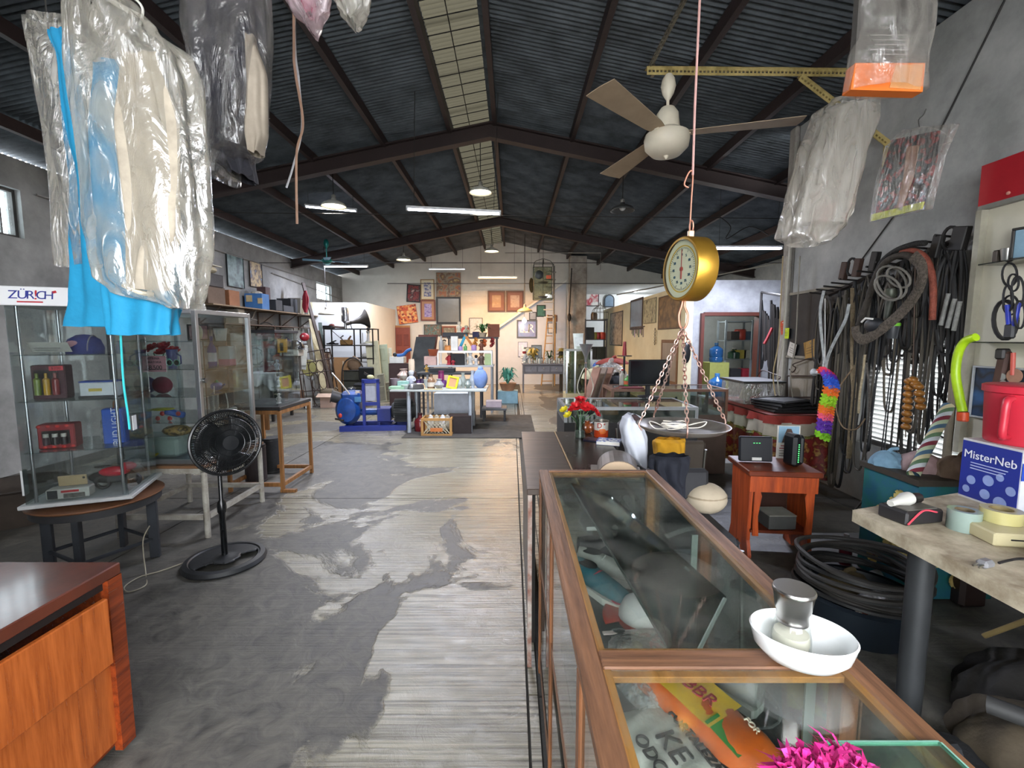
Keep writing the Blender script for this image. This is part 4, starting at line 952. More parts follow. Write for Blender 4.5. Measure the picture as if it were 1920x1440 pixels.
def k_fig(t,h,c1,c2,c3=None):
    MB().lathe([(1e-4,0),(h*.22,0),(h*.24,h*.03),(h*.17,h*.1),(h*.16,h*.3),(h*.19,h*.5),(h*.16,h*.62),(h*.07,h*.7),(1e-4,h*.7)],16).build('body',M(c1,.5,0,.3,20),t,True)
    MB().ball((0,0,h*.82),h*.15,14,(1,.95,1.15)).build('head',M(c2,.5),t,True)
    MB().ball((0,h*.02,h*.87),h*.16,14,(1.05,1,.8)).build('hair',M(c3 or '2a1d16',.7),t,True)
    for s in (-1,1): MB().tube(catmull([(s*h*.16,0,h*.58),(s*h*.25,-h*.06,h*.42),(s*h*.12,-h*.16,h*.36)],4),h*.045,8).build('arm',M(c1,.5,0,.3,20),t,True)
def k_plant(t,r,h,pot,leaf,n=26,potr=.4,seed=1):
    rr = random.Random(seed)
    MB().lathe([(1e-4,0),(r*potr*.7,0),(r*potr,h*.3),(r*potr*1.08,h*.32),(r*potr*.9,h*.32),(1e-4,h*.25)],16).build('pot',M(pot,.6),t,True)
    for i in range(n):
        a = rr.uniform(0,2*PI); L = r*rr.uniform(.7,1.1); up = h*rr.uniform(.2,.7); w_ = r*.1
        c = [Vector((0,0,h*.28)),Vector((math.cos(a)*L*.4,math.sin(a)*L*.4,h*.3+up)),Vector((math.cos(a)*L,math.sin(a)*L,h*.28+up*rr.uniform(.3,1)))]
        s = Vector((-math.sin(a),math.cos(a),0))*w_; m1 = c[1].lerp(c[2],.5)+Vector((0,0,.05*r))
        MB().add([c[0]-s*.3,c[0]+s*.3,c[1]+s,m1+s,c[2],m1-s,c[1]-s,(c[1]+m1)/2-Vector((0,0,w_*.4))],[(0,1,2,7,6),(7,2,3),(7,3,5),(6,7,5),(3,4,5)]).build('leaf',M(leaf,.5,0,.3),t)
def k_frame(t,w_,h,fc,am,fw=.04,th=.025,mat_=None,gl=True):
    """picture in the xz plane, front towards -y, base at the bottom centre"""
    m_ = M(fc,.45,0,.2,8)
    for nm,c,d in (('rail',(0,0,fw/2),(w_,th,fw)),('rail',(0,0,h-fw/2),(w_,th,fw)),('stile',(-w_/2+fw/2,0,h/2),(fw,th,h-2*fw)),('stile',(w_/2-fw/2,0,h/2),(fw,th,h-2*fw))):
        MB().box(c,d,None,min(.004,fw*.2)).build(nm,m_,t)
    iw,ih = w_-2*fw,h-2*fw
    if mat_:
        MB().box((0,.004,h/2),(iw,.006,ih)).build('mount',M(mat_,.8,0,.05),t)
        k = min(iw,ih)*.2; iw -= 2*k; ih -= 2*k
        MB().box((0,-.001,h/2),(iw,.006,ih)).build('picture',am,t)
    else: MB().box((0,.003,h/2),(iw,.006,ih)).build('picture',am,t)
def pic(label,px,py,Y,wp,hp,fc,am,fw=.04,mat_=None,tilt=0,name='framed_picture',cat='picture',lean=0,group=None,rz=0):
    """px,py = centre in the photo"""
    s = px2m(px,py,Y); p = P(px,py,Y); h = hp*s
    t = thing(name,label,cat,(p.x,p.y,p.z-h/2),(lean,tilt,rz),group); k_frame(t,wp*s,h,fc,am,fw,.025,mat_); return t
def xpic(label,X,pxa,pxb,pt,pb,fc,am,fw=.04,mat_=None,left=True,name='framed_picture',cat='picture'):
    """picture on a wall plane x = X between photo columns pxa (near) and pxb, heights read at its middle"""
    pm = (pxa+pxb)/2; ya,yb = PX(pxa,pt,X).y,PX(pxb,pt,X).y; q1,q2 = PX(pm,pt,X),PX(pm,pb,X)
    t = thing(name,label,cat,(X,(ya+yb)/2,q2.z),PI/2 if left else -PI/2); k_frame(t,abs(yb-ya),q1.z-q2.z,fc,am,fw,.025,mat_); return t
def wire(label,pts,r,col,name='cable',cat='cable',n=6,seg=6,group=None,rough=.5,flat=1.0):
    o = MB().tube(catmull(pts,n),r,seg,flat=flat).build(name,M(col,rough),None,True); return tag(o,label,cat,group)
ALU = M('b9bbbd',.3,.9,.15,6)

# ================================================================ REVOLVING DISPLAY CASE
A_ = math.radians(21.6); VC = Vector((-2.57,2.95,0))
t = thing('revolving_showcase','square revolving acrylic showcase on a stool at the far left','showcase',(0,0,0))
ex = Vector((math.cos(A_),math.sin(A_),0)); ey = Vector((-math.sin(A_),math.cos(A_),0)); S = .52
cen = VC-ex*S/2+ey*S/2; t.location = (cen.x,cen.y,0); t.rotation_euler = (0,0,A_); Z0,Z1 = .56,1.80; H = S/2
acr = glass('eef2f2',.35,dirt=.06)
MB().bb(-H-.03,H+.03,-H-.03,H+.03,Z0-.025,Z0,.004).build('base',M('c9cbca',.35,.2),t)
MB().lathe([(1e-4,Z0-.05),(.2,Z0-.05),(.2,Z0-.025),(1e-4,Z0-.025)],28).build('turntable',M('3a3a3a',.5),t,True)
for sx in (-1,1):
    for sy in (-1,1): MB().bb(sx*(H-.1)-.009,sx*(H-.1)+.009,sy*(H-.1)-.009,sy*(H-.1)+.009,Z0,Z1).build('post',ALU,t) if 0 else MB().rod((sx*(H-.035),sy*(H-.035),Z0),(sx*(H-.035),sy*(H-.035),Z1),.009,seg=10).build('post',ALU,t,True)
ZS = [Z0+.005,.885,1.21,1.5]
for z in ZS[1:]:
    MB().bb(-H+.01,H-.01,-H+.01,H-.01,z-.006,z).build('shelf',glass('dfe8e8',.4,dirt=.15),t)
for sx,sy in ((0,-1),(0,1),(-1,0),(1,0)):
    a = .003
    if sx == 0: MB().bb(-H,H,sy*H-a/2,sy*H+a/2,Z0,Z1).build('side_pane',acr,t)
    else: MB().bb(sx*H-a/2,sx*H+a/2,-H,H,Z0,Z1).build('side_pane',acr,t)
hd = MB().bb(-H-.02,H+.02,-H-.02,H+.02,Z1,Z1+.115,.004).build('header',M('e9e9ea',.35,0,.04),t)
tb = M('1f2f8f',.5); tr_ = M('c81e28',.5)
for s_,x,m_ in (('Z',-.03,tb),('Ü',.02,tb),('R',.062,tb),('!',.09,tr_),('C',.118,tb),('H',.16,tb)):
    text(s_,.07 if s_ != '!' else .08,m_,hd,((x-.065)*.88-.125,-H-.0215,Z1+.062),(PI/2,0,0),'letter',.001,shear=.1)
MB().bb(-.19,-.07,-H-.0225,-H-.0205,Z1+.018,Z1+.026).build('underline',tr_,hd); MB().box((-.012,-H-.0215,Z1+.085),(.02,.002,.014),(0,-.3,0)).build('flag_mark',tr_,hd)
MB().bb(H+.004,H+.01,-.12,-.06,.97,1.07).build('hinge_tag',M('d9dad8',.4),t); MB().bb(-H-.012,-H-.002,-H+.0,-H+.05,.62,.78).build('handle',M('c9cccc',.3),t)
Minv = Matrix.Rotation(A_,4,'Z'); Minv.translation = (cen.x,cen.y,0)
def incase(name,label,cat,x,y,z,rz=0): q = Minv@Vector((x,y,z)); return thing(name,label,cat,q,A_+rz)
t = incase('cap','blue cap with pink print on the top shelf of the revolving case','cap',-.02,.05,ZS[3])
MB().lathe([(.1,0),(.105,.04),(.085,.095),(.04,.125),(1e-4,.13)],22).build('crown',M('1e2f7c',.85,0,.15),t,True)
MB().grid(lambda u,v: ((.09+v*.07)*math.cos(PI+.9-1.8*u),(.09+v*.07)*math.sin(PI+.9-1.8*u)-.02,.015+.015*math.cos(PI*(u-.5))),12,3).build('brim',M('1e2f7c',.85),t,True,solid=.004)
MB().ball((-.03,-.085,.06),.035,12,(1.2,.4,.8)).build('pink_print',M('c8909a',.7),t,True); MB().tube([(.05+.03*math.sin(PI*i/8)*0,-.098*math.cos(PI*i/8),.02+.105*math.sin(PI*i/8)) for i in range(9)],.004,6).build('grey_piping',M('8d8d90',.5),t,True)
t = incase('paper_note','white printed card leaning against the blue cap','card',-.13,-.12,ZS[3])
MB().box((0,0,.045),(.2,.002,.08),(.7,0,0)).build('sheet',M('dcd9cf',.8),t)
for i in range(4): MB().box((-.01,-.004-.012*i+.02,.06-.012*i+.003),(.13-.02*(i % 2),.001,.003),(.7,0,0)).build('text_line',M('5a5a58',.8),t)
t = incase('gift_set','dark red boxed set of small bottles with a price tag','gift box',-.14,-.1,ZS[2])
k_box(t,.17,.1,.22,'4d2a33'); MB().bb(-.07,.05,-.054,-.05,.03,.19).build('window_panel',M('1d1518',.3),t)
for i,c_ in enumerate(('7d8f3a','c79a2c','8f3a3a')):
    MB().lathe([(1e-4,.03),(.018,.03),(.018,.13),(.008,.14),(.008,.17),(1e-4,.17)],12,(-.05+.045*i,-.065,0)).build('bottle',M(c_,.3),t,True)
MB().box((.045,-.056,.2),(.07,.003,.028),(0,-.05,0)).build('price_tag',M('e0404a',.5),t); text('$200',.024,M('5a1018'),t,(.045,-.058,.2),(PI/2,0,0),'price_lettering',.0005)
t = incase('white_carton','white and blue flat carton beside the bottle set','box',.1,-.08,ZS[2]); k_box(t,.2,.1,.1,'d9dce0','3a58b0')
MB().bb(-.05,.02,-.053,-.05,.04,.06).build('yellow_mark',M('c8b040',.5),t); MB().bb(-.1,.1,-.07,.05,-.0,.012).build('dark_tray',M('26282c',.5),t)
t = incase('red_gift_box','red and black boxed set of small jars on the second shelf','gift box',-.13,-.1,ZS[1]); k_box(t,.19,.1,.16,'8f1d22')
MB().bb(-.07,.07,-.055,-.05,.03,.12).build('window_panel',M('1a1414',.3),t)
for i in range(3): MB().lathe([(1e-4,.03),(.017,.03),(.017,.075),(.014,.075),(.014,.1),(1e-4,.1)],12,(-.045+.045*i,-.065,0)).build('jar',M('2c2224' if i else '463238',.3),t,True); MB().lathe([(.0145,.08),(.0145,.102),(1e-4,.103)],12,(-.045+.045*i,-.065,0)).build('jar_lid',M('c9c5bc',.4),t,True)
for i in range(8): MB().ball((-.085+.024*i,-.053,.012 if i % 2 else .148),.012,8,(1,.3,.8)).build('red_flower',M('d22a20',.5),t,True)
t = incase('blue_bag','blue carton bag with white vertical lettering in the case','carton',.155,-.07,ZS[1],.1); k_box(t,.12,.09,.24,'2a58b8')
text('BUD LIGHT',.05,M('eef0f4',.5),t,(.01,-.047,.12),(0,-PI/2,-PI/2) if 0 else (PI/2,-PI/2,0),'lettering',.001)
MB().tube(catmull([(0,-.02,.24),(.01,-.03,.29),(.03,-.02,.24)],5),.004,6).build('handle',M('9a5a2c',.6),t,True)
t = incase('phone_case','gold phone case standing on the bottom of the revolving case','phone case',-.06,-.17,ZS[0]+.07); MB().box((0,0,.035),(.15,.01,.07),(.1,0,0),.004).build('shell',M('c2a982',.4),t); MB().ball((.06,-.007,.05),.008,10,(1,.3,1)).build('camera_hole',M('1c1a18',.3),t)
t = incase('accessory_box','white box of chain and cables with red label below the phone case','box',-.07,-.18,ZS[0]); k_box(t,.22,.09,.065,'cfccc4'); MB().bb(-.02,.09,-.048,-.044,.005,.035).build('chain_panel',M('7d7a74',.4,.5,.5,60,.8,90),t); MB().bb(-.03,.06,-.049,-.046,.042,.056).build('red_label',M('c83238',.5),t); MB().bb(-.1,-.05,-.049,-.045,.005,.06).build('dark_panel',M('26262a',.5),t)
t = incase('toy_motorbike','red and black toy motorbike on the floor of the revolving case','toy',.13,-.08,ZS[0]); rm = M('c01830',.35)
MB().ball((0,0,.12),.05,14,(1.8,.6,.7)).build('tank',rm,t,True); MB().ball((.08,0,.15),.03,12,(1.6,.6,1)).build('fairing',rm,t,True)
for x in (-.07,.1):
    w2 = MB().lathe([(.03,-.012),(.045,-.014),(.052,0),(.045,.014),(.03,.012),(.03,-.012)],20).xf(Matrix.Translation((x,0,.052))@Matrix.Rotation(PI/2,4,'X')).build('wheel',M('161618',.6),t,True)
MB().ball((-.06,0,.16),.03,10,(1.8,.5,.35)).build('seat',M('1c1c1e',.6),t,True); MB().tube([(.09,-.05,.2),(.08,0,.19),(.09,.05,.2)],.005,6).build('handlebar',M('222',.5) if 0 else M('222222',.5),t,True); MB().box((0,0,.07),(.1,.03,.05),None,.01).build('engine',M('333336',.4),t)
t = incase('black_gloves','black crumpled gloves behind the toy motorbike','gloves',.06,.08,ZS[0]); MB().ball((0,0,.05),.08,14,(1.8,.8,.6)).build('glove',M('1d1e22',.8,0,.3),t,True); MB().ball((.05,-.03,.09),.05,12,(1.3,.8,.6)).build('glove',M('24262c',.8),t,True)
t = incase('small_figurines','small grey figurine at the right of the revolving case','figurine',.2,.1,ZS[0]); k_fig(t,.16,'8a8884','a8a49c','77746e')
t = incase('packet_stack','stack of flat packets behind the blue carton','packets',.06,.12,ZS[1])
for i in range(6): MB().box((.003*(i % 3),0,.015+.028*i),(.1,.08,.024),(0,0,.03*(i % 3)),.003).build('packet',M(['8a8d90','777a80','9c9c98'][i % 3],.6),t)
wire('turquoise drawstring hanging from the hem of the blue dress',[P(224,600,1.62),P(226,620,1.62),P(228,660,1.62),P(232,720,1.62),P(240,778,1.62),P(243,805,1.62)],.0035,'2fb0b4')
# stool under it
t = thing('round_table','low dark round table with wooden rim under the revolving case','table',(cen.x,cen.y,0))
MB().lathe([(1e-4,.49),(.36,.49),(.37,.5),(.37,.507),(1e-4,.507)],36).build('tabletop',M('7a5136',.5,0,.3),t,True)
MB().lathe([(.345,.44),(.35,.44),(.35,.489),(.345,.489)],36).build('rim',M('2a2a2c',.6),t,True)
for i in range(4):
    a = .35+i*PI/2; x,y = .30*math.cos(a),.30*math.sin(a); MB().box((x,y,.22),(.06,.035,.44),(0,0,a),.004).build('leg',M('2c3036',.55,0,.3,8),t)
for i in range(4):
    a = .35+i*PI/2; b_ = a+PI/2; MB().rod((.30*math.cos(a),.30*math.sin(a),.14),(.30*math.cos(b_),.30*math.sin(b_),.14),.013,seg=6).build('stretcher',M('2c3036',.55),t)

# ================================================================ SECOND SHOWCASE ON A STEEL TABLE
VX0,VX1,VY0,VY1 = -3.14,-2.47,3.56,4.27; VZ0,VZ1 = .6,1.83
t = thing('aluminium_showcase','aluminium framed glass showcase behind the revolving one','showcase',(0,0,0))
for x in (VX0,VX1):
    for y in (VY0,VY1): MB().box((x,y,(VZ0+VZ1)/2),(.035,.035,VZ1-VZ0),None,.003).build('post',ALU,t)
for z in (VZ0+.018,VZ1-.018):
    for y in (VY0,VY1): MB().bb(VX0+.018,VX1-.018,y-.017,y+.017,z-.018,z+.018,.002).build('rail',ALU,t)
    for x in (VX0,VX1): MB().bb(x-.017,x+.017,VY0+.018,VY1-.018,z-.018,z+.018,.002).build('rail',ALU,t)
MB().bb(VX0,VX1,VY0,VY1,VZ0+.0,VZ0+.015).build('floor_panel',M('8d9196',.4),t)
sg = glass('d4dcdc',.3,dirt=.12); VS = [VZ0+.037,.93,1.14,1.36,1.58]
for z in VS[1:]: MB().bb(VX0+.01,VX1-.01,VY0+.01,VY1-.01,z-.006,z).build('shelf',sg,t)
pg = glass('e2e8e8',.3,dirt=.08)
for x in (VX0,VX1): MB().bb(x-.002,x+.002,VY0+.02,VY1-.02,VZ0+.036,VZ1-.036).build('side_pane',pg,t)
MB().bb(VX0+.02,VX1-.02,VY0-.002,VY0+.002,VZ0+.036,VZ1-.036).build('side_pane',pg,t)
MB().lathe([(1e-4,0),(.02,0),(.02,.02),(1e-4,.02)],12).xf(Matrix.Translation((VX1+.02,VY0+.03,1.27))@Matrix.Rotation(PI/2,4,'Y')).build('lock',metal('8d8d8a'),t,True)
t = thing('steel_table','white painted steel table frame carrying the aluminium showcase','table',(0,0,0)); SM = M('b5b2a8',.5,.2,.3,10,alt='8d877c')
TX0,TX1,TY0,TY1 = -3.2,-2.43,3.5,4.36
MB().bb(TX0,TX1,TY0,TY1,.575,.598,.003).build('tabletop',M('7c5a3e',.5,0,.3),t)
for x in (TX0+.03,TX1-.03):
    for y in (TY0+.03,TY1-.03): MB().rod((x,y,0),(x,y,.54),.022,seg=12).build('leg',SM,t,True)
for z in (.552,.17):
    for y in (TY0+.03,TY1-.03): MB().bb(TX0+.05,TX1-.05,y-.016,y+.016,z-.02,z+.02).build('crossbar',SM,t)
    for x in (TX0+.03,TX1-.03): MB().bb(x-.016,x+.016,TY0+.05,TY1-.05,z-.02,z+.02).build('crossbar',SM,t)
def incb(name,label,cat,px,z,Y,rz=0):
    q = P(px,700,Y); return thing(name,label,cat,(q.x,Y,z+.001),rz)
t = incb('rose_bouquet','bouquet of red artificial roses in the aluminium showcase','flowers',300,VS[3],3.75)
for i,(x,y,z) in enumerate(((-.09,0,.13),(-.02,-.03,.16),(.05,0,.17),(.1,.03,.13),(.0,.04,.12))): m2 = MB(); flower(m2,(x,y,z),.055,7,3,(x*3,-.5,.8)); m2.build('rose',RED,t)
mb = MB()
for i in range(8): a = i*.8; mb.tube(catmull([(0,0,0),(.04*math.cos(a),.03*math.sin(a),.06),(.1*math.cos(a),.06*math.sin(a),.12)],3),.003,5)
mb.build('stems',M('2f5a2c',.6),t,True)
t = incb('price_sign','pink handwritten sign VITRINA GIRATORIA $8,500 behind the glass','sign',290,VS[3]-.13+.02,3.585)
t.location.z = P(290,697,3.585).z
MB().bb(-.095,.095,-.002,.002,0,.125).build('card',M('e09aa4',.7,0,.08),t)
for i,(s_,z_,y_) in enumerate((('VITRINA',.026,.105),('GIRATORIA',.024,.075),('$8,500',.048,.032))): text(s_,z_,M('30242a',.7),t,(0,-.0035,y_),(PI/2,0,0),'handwriting',.0008)
t = incb('patterned_mug','purple and teal patterned mug beside the pink sign','mug',325,VS[3],3.66); k_cup(t,.04,.15,'4a4a86',0); MB().ball((0,-.035,.06),.03,10,(.6,.3,.8)).build('teal_flower',M('4fb8a8',.5),t,True); MB().tube([(.035,0,.03),(.07,0,.04),(.07,0,.1),(.035,0,.12)],.006,6).build('handle',M('4a4a86',.5),t,True)
t = incb('purple_bag','purple and dark red fabric bags on the middle shelf','bags',285,VS[2],3.8); MB().ball((-.06,0,.07),.09,14,(1,.7,.8)).build('purple_bag',M('4a2f6a',.8,0,.3),t,True); MB().ball((.08,0,.07),.08,14,(1,.7,.9)).build('red_bag',M('8f1f3c',.8,0,.3),t,True)
t = incb('toy_skateboard','yellow toy disc on red wheels in the aluminium showcase','toy',303,VS[1],3.66); MB().ball((0,-.02,.1),.09,24,(1,.7,.12)).build('yellow_disc',M('d9cc2e',.4),t,True)
for x,z in ((-.06,.02),(.04,.02),(.11,.06),(-.02,.06)): MB().ball((x,0,z),.02,10,(1,.6,1)).build('red_wheel',M('c8302a',.4),t,True)
MB().box((.07,.02,.06),(.14,.05,.05),(0,.3,.3),.01).build('blue_body',M('2c58b0',.4),t)
t = incb('straw_pouch','tiger striped straw pouch on the lower shelf','pouch',325,VS[1]-.19,3.68); t.location.z = VS[0]+.16; MB().ball((0,0,.05),.1,16,(1.2,.7,.45)).build('pouch',art(['b08a52','3c2a1c','c29a5c','2e2018'],12),t,True)
t = incb('plastic_tub','translucent plastic tub on the showcase floor','tub',300,VS[0],3.72); MB().bb(-.17,.17,-.1,.1,0,.16,.02).build('tub',M('a9b4ac',.3,0,.1),t); MB().bb(-.175,.175,-.105,.105,.16,.17,.003).build('lid',M('c8d0ca',.3),t)
t = incb('toy_banana','small yellow plastic toy before the translucent tub','toy',275,VS[0],3.6); MB().tube(catmull([(-.05,0,.05),(0,0,.02),(.05,-.01,.04)],5),[.006,.01,.015,.017,.018,.017,.015,.012,.009,.006,.005],8).build('body',M('d8c02a',.4),t,True); MB().ball((-.05,0,.052),.008,8).build('tip',M('3a3020',.5),t)
def inr(name,label,cat,py_front,px,z,Y,rz=0): q = P(px,700,Y); return thing(name,label,cat,(min(q.x,VX1-.06),Y,z+.001),rz)
t = inr('white_pot','small white flower pot on the top glass shelf','pot',0,428,VS[4],4.1,0); t.location.x = -2.62; k_cup(t,.055,.11,'d2d2ce')
t = inr('blue_bottle','cobalt blue bottle with white crest on the showcase shelf','bottle',0,398,VS[3],3.98); t.location = (-2.63,3.98,VS[3]+.001); k_bottle(t,.035,.26,'1a2a8a','1a2a8a',lab='c8ccd8')
t = inr('pink_box','white perfume box with pink base beside the blue bottle','box',0,430,VS[3],4.16); t.location = (-2.6,4.14,VS[3]+.001); k_box(t,.1,.09,.17,'c8d2d4',None); MB().bb(-.051,.051,-.046,.046,0,.055).build('pink_base',M('d8809a',.5),t)
t = inr('metal_tumbler','brushed metal tumbler on the middle shelf','tumbler',0,395,VS[2],3.95); t.location = (-2.6,3.92,VS[1]+.001); k_cup(t,.04,.19,'c0bcb8',.8); MB().rod((0,0,.1),(.01,0,.26),.004).build('straw',WHT,t)
t = thing('lamp_head','black and white table lamp head right on the lower shelf','lamp',(-2.62,4.12,VS[1]+.001)); MB().box((0,0,.12),(.08,.14,.17),None,.02).build('housing',M('2a2c30',.3),t); MB().box((0,0,.02),(.12,.15,.035),None,.012).build('base',M('d4d2cc',.4),t); MB().tube(catmull([(.05,-.06,.03),(.07,-.09,.1),(.05,-.08,.19)],5),.005,6).build('cord',WHT,t,True)
t = thing('shell_picture','small picture with pink card behind the white pot','card',(-2.85,4.15,VS[4]+.001)); k_frame(t,.2,.15,'3a3034',art(['b07a86','8d6a70','d0a0a8'],8),.015)
t = thing('china_clock','cream porcelain clock on the top shelf of the showcase','clock',(-2.62,3.8,VS[4]+.001),.3); MB().ball((0,0,.07),.05,16,(.8,.5,1.35)).build('body',M('c8bfa0',.4,0,.15),t,True); MB().lathe([(1e-4,0),(.024,0),(.026,.006),(1e-4,.008)],16).xf(Matrix.Translation((0,-.024,.085))@Matrix.Rotation(PI/2,4,'X')).build('dial',M('efe8d8',.4),t,True)
t = thing('sunglasses','mint green sunglasses hanging before the pink sign','glasses',(P(326,700,3.6).x,3.6,VS[3]+.03)); 
for s in (-1,1): MB().lathe([(.022,-.003),(.026,0),(.022,.003)],18,cap=False).xf(Matrix.Translation((s*.028,0,.02))@Matrix.Rotation(PI/2,4,'X')).build('rim',M('6fc8b0',.4),t,True); MB().lathe([(1e-4,0),(.022,0)],16).xf(Matrix.Translation((s*.028,0,.02))@Matrix.Rotation(PI/2,4,'X')).build('lens',M('1c2422',.15),t)
t = thing('teapot','blue and white teapot on the middle shelf by the tumbler','teapot',(-2.62,3.98+.02,VS[2]+.001)); MB().ball((0,0,.04),.05,16,(1,1,.8)).build('body',M('3a58a0',.3,0,.1),t,True); MB().lathe([(.03,.07),(.012,.085),(.008,.095),(1e-4,.098)],14).build('lid',M('2f8f5a',.4),t,True); MB().tube([(.04,0,.03),(.075,0,.06)],.008,8).build('spout',M('3a58a0',.3),t)

# ================================================================ PEDESTAL FAN
FX,FYY = -2.07,3.13; BK = M('17181a',.35,0,.2,8); BKB = M('1e2023',.5,0,.25,10,.1,60)
t = thing('pedestal_fan','black pedestal fan with round grille standing in the aisle','fan',(FX,FYY,0))
# round base with a crescent opening
mb = MB(); n = 48
def ringp(r,z,k): return (r*math.cos(2*PI*k/n),r*math.sin(2*PI*k/n),z)
MB().lathe([(.262,.0),(.268,.012),(.255,.034),(.225,.04),(.216,.03),(.216,.0)],56).build('base_ring',BKB,t,True)
op = [(.2,-.09),(.185,.05),(.14,.13),(.1,.1),(.07,.02),(.08,-.06),(.13,-.13)]
def crescent(a,r):  # is the point inside the opening
    x,y = r*math.cos(a),r*math.sin(a); return ((x-.02)**2+(y+.02)**2) > .088**2 and x*.75-y*.66 > .04 and r < .212
def deck(u,v):
    return None
mb = MB(); RR = [.0001+.218*i/20 for i in range(21)]; vs = [(r*math.cos(2*PI*k/64),r*math.sin(2*PI*k/64),.038-.012*(r/.218)**2+.014*max(0,1-r/.07)) for r in RR for k in range(64)]
fs = [(i*64+k,i*64+(k+1) % 64,(i+1)*64+(k+1) % 64,(i+1)*64+k) for i in range(20) for k in range(64) if not crescent(2*PI*(k+.5)/64,(RR[i]+RR[i+1])/2)]
mb.add(vs,fs); mb.build('base_plate',BKB,t,True,solid=.012)
MB().lathe([(.02,.04),(.02,.36),(.028,.37),(.03,.4),(.027,.44),(.014,.46),(.014,.78)],20).build('pole',M('101214',.25),t,True)
hd = bpy.data.objects.new('fan_head',None); C.objects.link(hd); hd.parent = t; hd.location = (.065,0,.875)
yaw = math.radians(50); hd.rotation_euler = (-.10,0,yaw)          # local -y = blowing direction
Rg = .222; W_ = metal('3a3d40',.35)
W_ = M('1c1e20',.3,.3,.1)
MB().tube([(Rg*math.cos(2*PI*k/56),0,Rg*math.sin(2*PI*k/56)) for k in range(56)],.012,8,True).build('rim',M('17181a',.3),hd,True)
mb = MB()
for k in range(110):
    a = 2*PI*k/110; c_,s_ = math.cos(a),math.sin(a)
    mb.tube([(.05*c_,-.075,.05*s_),(.12*c_,-.068,.12*s_),(.185*c_,-.045,.185*s_),(Rg*c_,-.004,Rg*s_)],.0023,4,caps=False)
for r,y in ((.09,-.073),(.13,-.067),(.17,-.053)): mb.tube([(r*math.cos(2*PI*k/40),y,r*math.sin(2*PI*k/40)) for k in range(40)],.0036,5,True)
mb.build('front_grille',W_,hd)['kind'] = 'stuff'
mb = MB()
for k in range(72):
    a = 2*PI*k/72; c_,s_ = math.cos(a),math.sin(a)
    mb.tube([(.05*c_,.09,.05*s_),(.14*c_,.085,.14*s_),(.2*c_,.05,.2*s_),(Rg*c_,.004,Rg*s_)],.0023,4,caps=False)
for r,y in ((.1,.088),(.16,.078)): mb.tube([(r*math.cos(2*PI*k/40),y,r*math.sin(2*PI*k/40)) for k in range(40)],.0036,5,True)
mb.build('rear_grille',W_,hd)['kind'] = 'stuff'
TQ = Matrix.Rotation(PI/2,4,'X')
MB().lathe([(1e-4,.084),(.05,.082),(.056,.074),(.055,.068)],28).xf(TQ).build('badge',M('1b1d20',.3),hd,True)
for k in range(3):
    a = 2*PI*k/3+.4; mb = MB()
    def bl(u,v,a=a):
        r = .035+.16*v; th = a+(u-.5)*(1.5-.1*v)+.35*v; return (r*math.cos(th),-.01+.045*(u-.5),r*math.sin(th))
    mb.grid(bl,10,8); mb.build('blade',M('1b1c1f',.3),hd,True,solid=.003)
MB().lathe([(1e-4,.03),(.035,.025),(.038,-.02)],18).xf(TQ).build('hub',BK,hd,True)
MB().lathe([(.05,-.085),(.062,-.1),(.06,-.17),(.045,-.2),(1e-4,-.205)],24).xf(TQ).build('motor',BK,hd,True)
MB().box((0,.13,-.07),(.06,.07,.06),None,.01).build('neck',BK,hd)
wire('pale fan power cord looping on the floor by the round table',[(FX-.27,FYY-.04,.01),(-2.42,2.98,.008),(-2.5,2.9,.008),(-2.5,2.78,.008),(-2.42,2.72,.008),(-2.38,2.8,.008),(-2.5,2.95,.01),(-2.56,3.02,.2),(-2.53,3.05,.3)],.004,'a09a86')

# ================================================================ THIRD CASE, SPEAKERS
OW = wood('9a6b3c','6e4826',.5,3,'z')
t = thing('wooden_stand','open honey coloured wooden frame stand in the aisle','stand',(0,0,0))
sx0,sx1,sy0,sy1 = -2.95,-2.4,4.62,5.3
for x in (sx0,sx1):
    for y in (sy0,sy1): MB().box((x,y,.43),(.035,.035,.86),None,.003).build('leg',OW,t)
for z in (.845,.08):
    for y in (sy0,sy1): MB().bb(sx0+.018,sx1-.018,y-.015,y+.015,z-.02,z+.02).build('rail',OW,t)
    for x in (sx0,sx1): MB().bb(x-.015,x+.015,sy0+.018,sy1-.018,z-.02,z+.02).build('rail',OW,t)
MB().bb(sx0-.02,sx1+.02,sy0-.02,sy1+.02,.865,.9,.003).build('tabletop',M('2a2624',.5),t)
for i in range(3): MB().bb(sx0+.12+.14*i,sx0+.16+.14*i,sy0-.012,sy0+.012,.66,.825).build('slat',OW,t)
MB().bb(sx1-.02,sx1+.14,sy0-.02,sy0+.02,.0,.03).build('foot',OW,t)
t = thing('acrylic_case','tall clear acrylic case with dark lid on the wooden stand','display case',(0,0,0))
ax0,ax1,ay0,ay1 = -2.9,-2.45,4.7,5.2
for x in (ax0,ax1): MB().bb(x-.003,x+.003,ay0,ay1,.9,1.66).build('side_pane',acr,t)
for y in (ay0,ay1): MB().bb(ax0,ax1,y-.003,y+.003,.9,1.66).build('side_pane',acr,t)
MB().bb(ax0-.01,ax1+.01,ay0-.01,ay1+.01,1.66,1.69,.003).build('lid',M('25272c',.5),t)
for z in (1.08,1.26,1.44): MB().bb(ax1-.09,ax1-.01,ay0+.05,ay0+.2,z,z+.01).build('small_shelf',glass('e8eeee',.4),t)
for i,(z,c_) in enumerate(((.91,'d8d8d4'),(1.09,'c8ccd0'),(1.27,'b0b4b8'))):
    t = thing('figurine',['white figurine on the floor of the acrylic case','silver figurine low in the acrylic case','grey figurine high in the acrylic case'][i],'figurine',(ax1-.05,ay0+.12,z+.001)); k_fig(t,.11,c_,c_,c_)
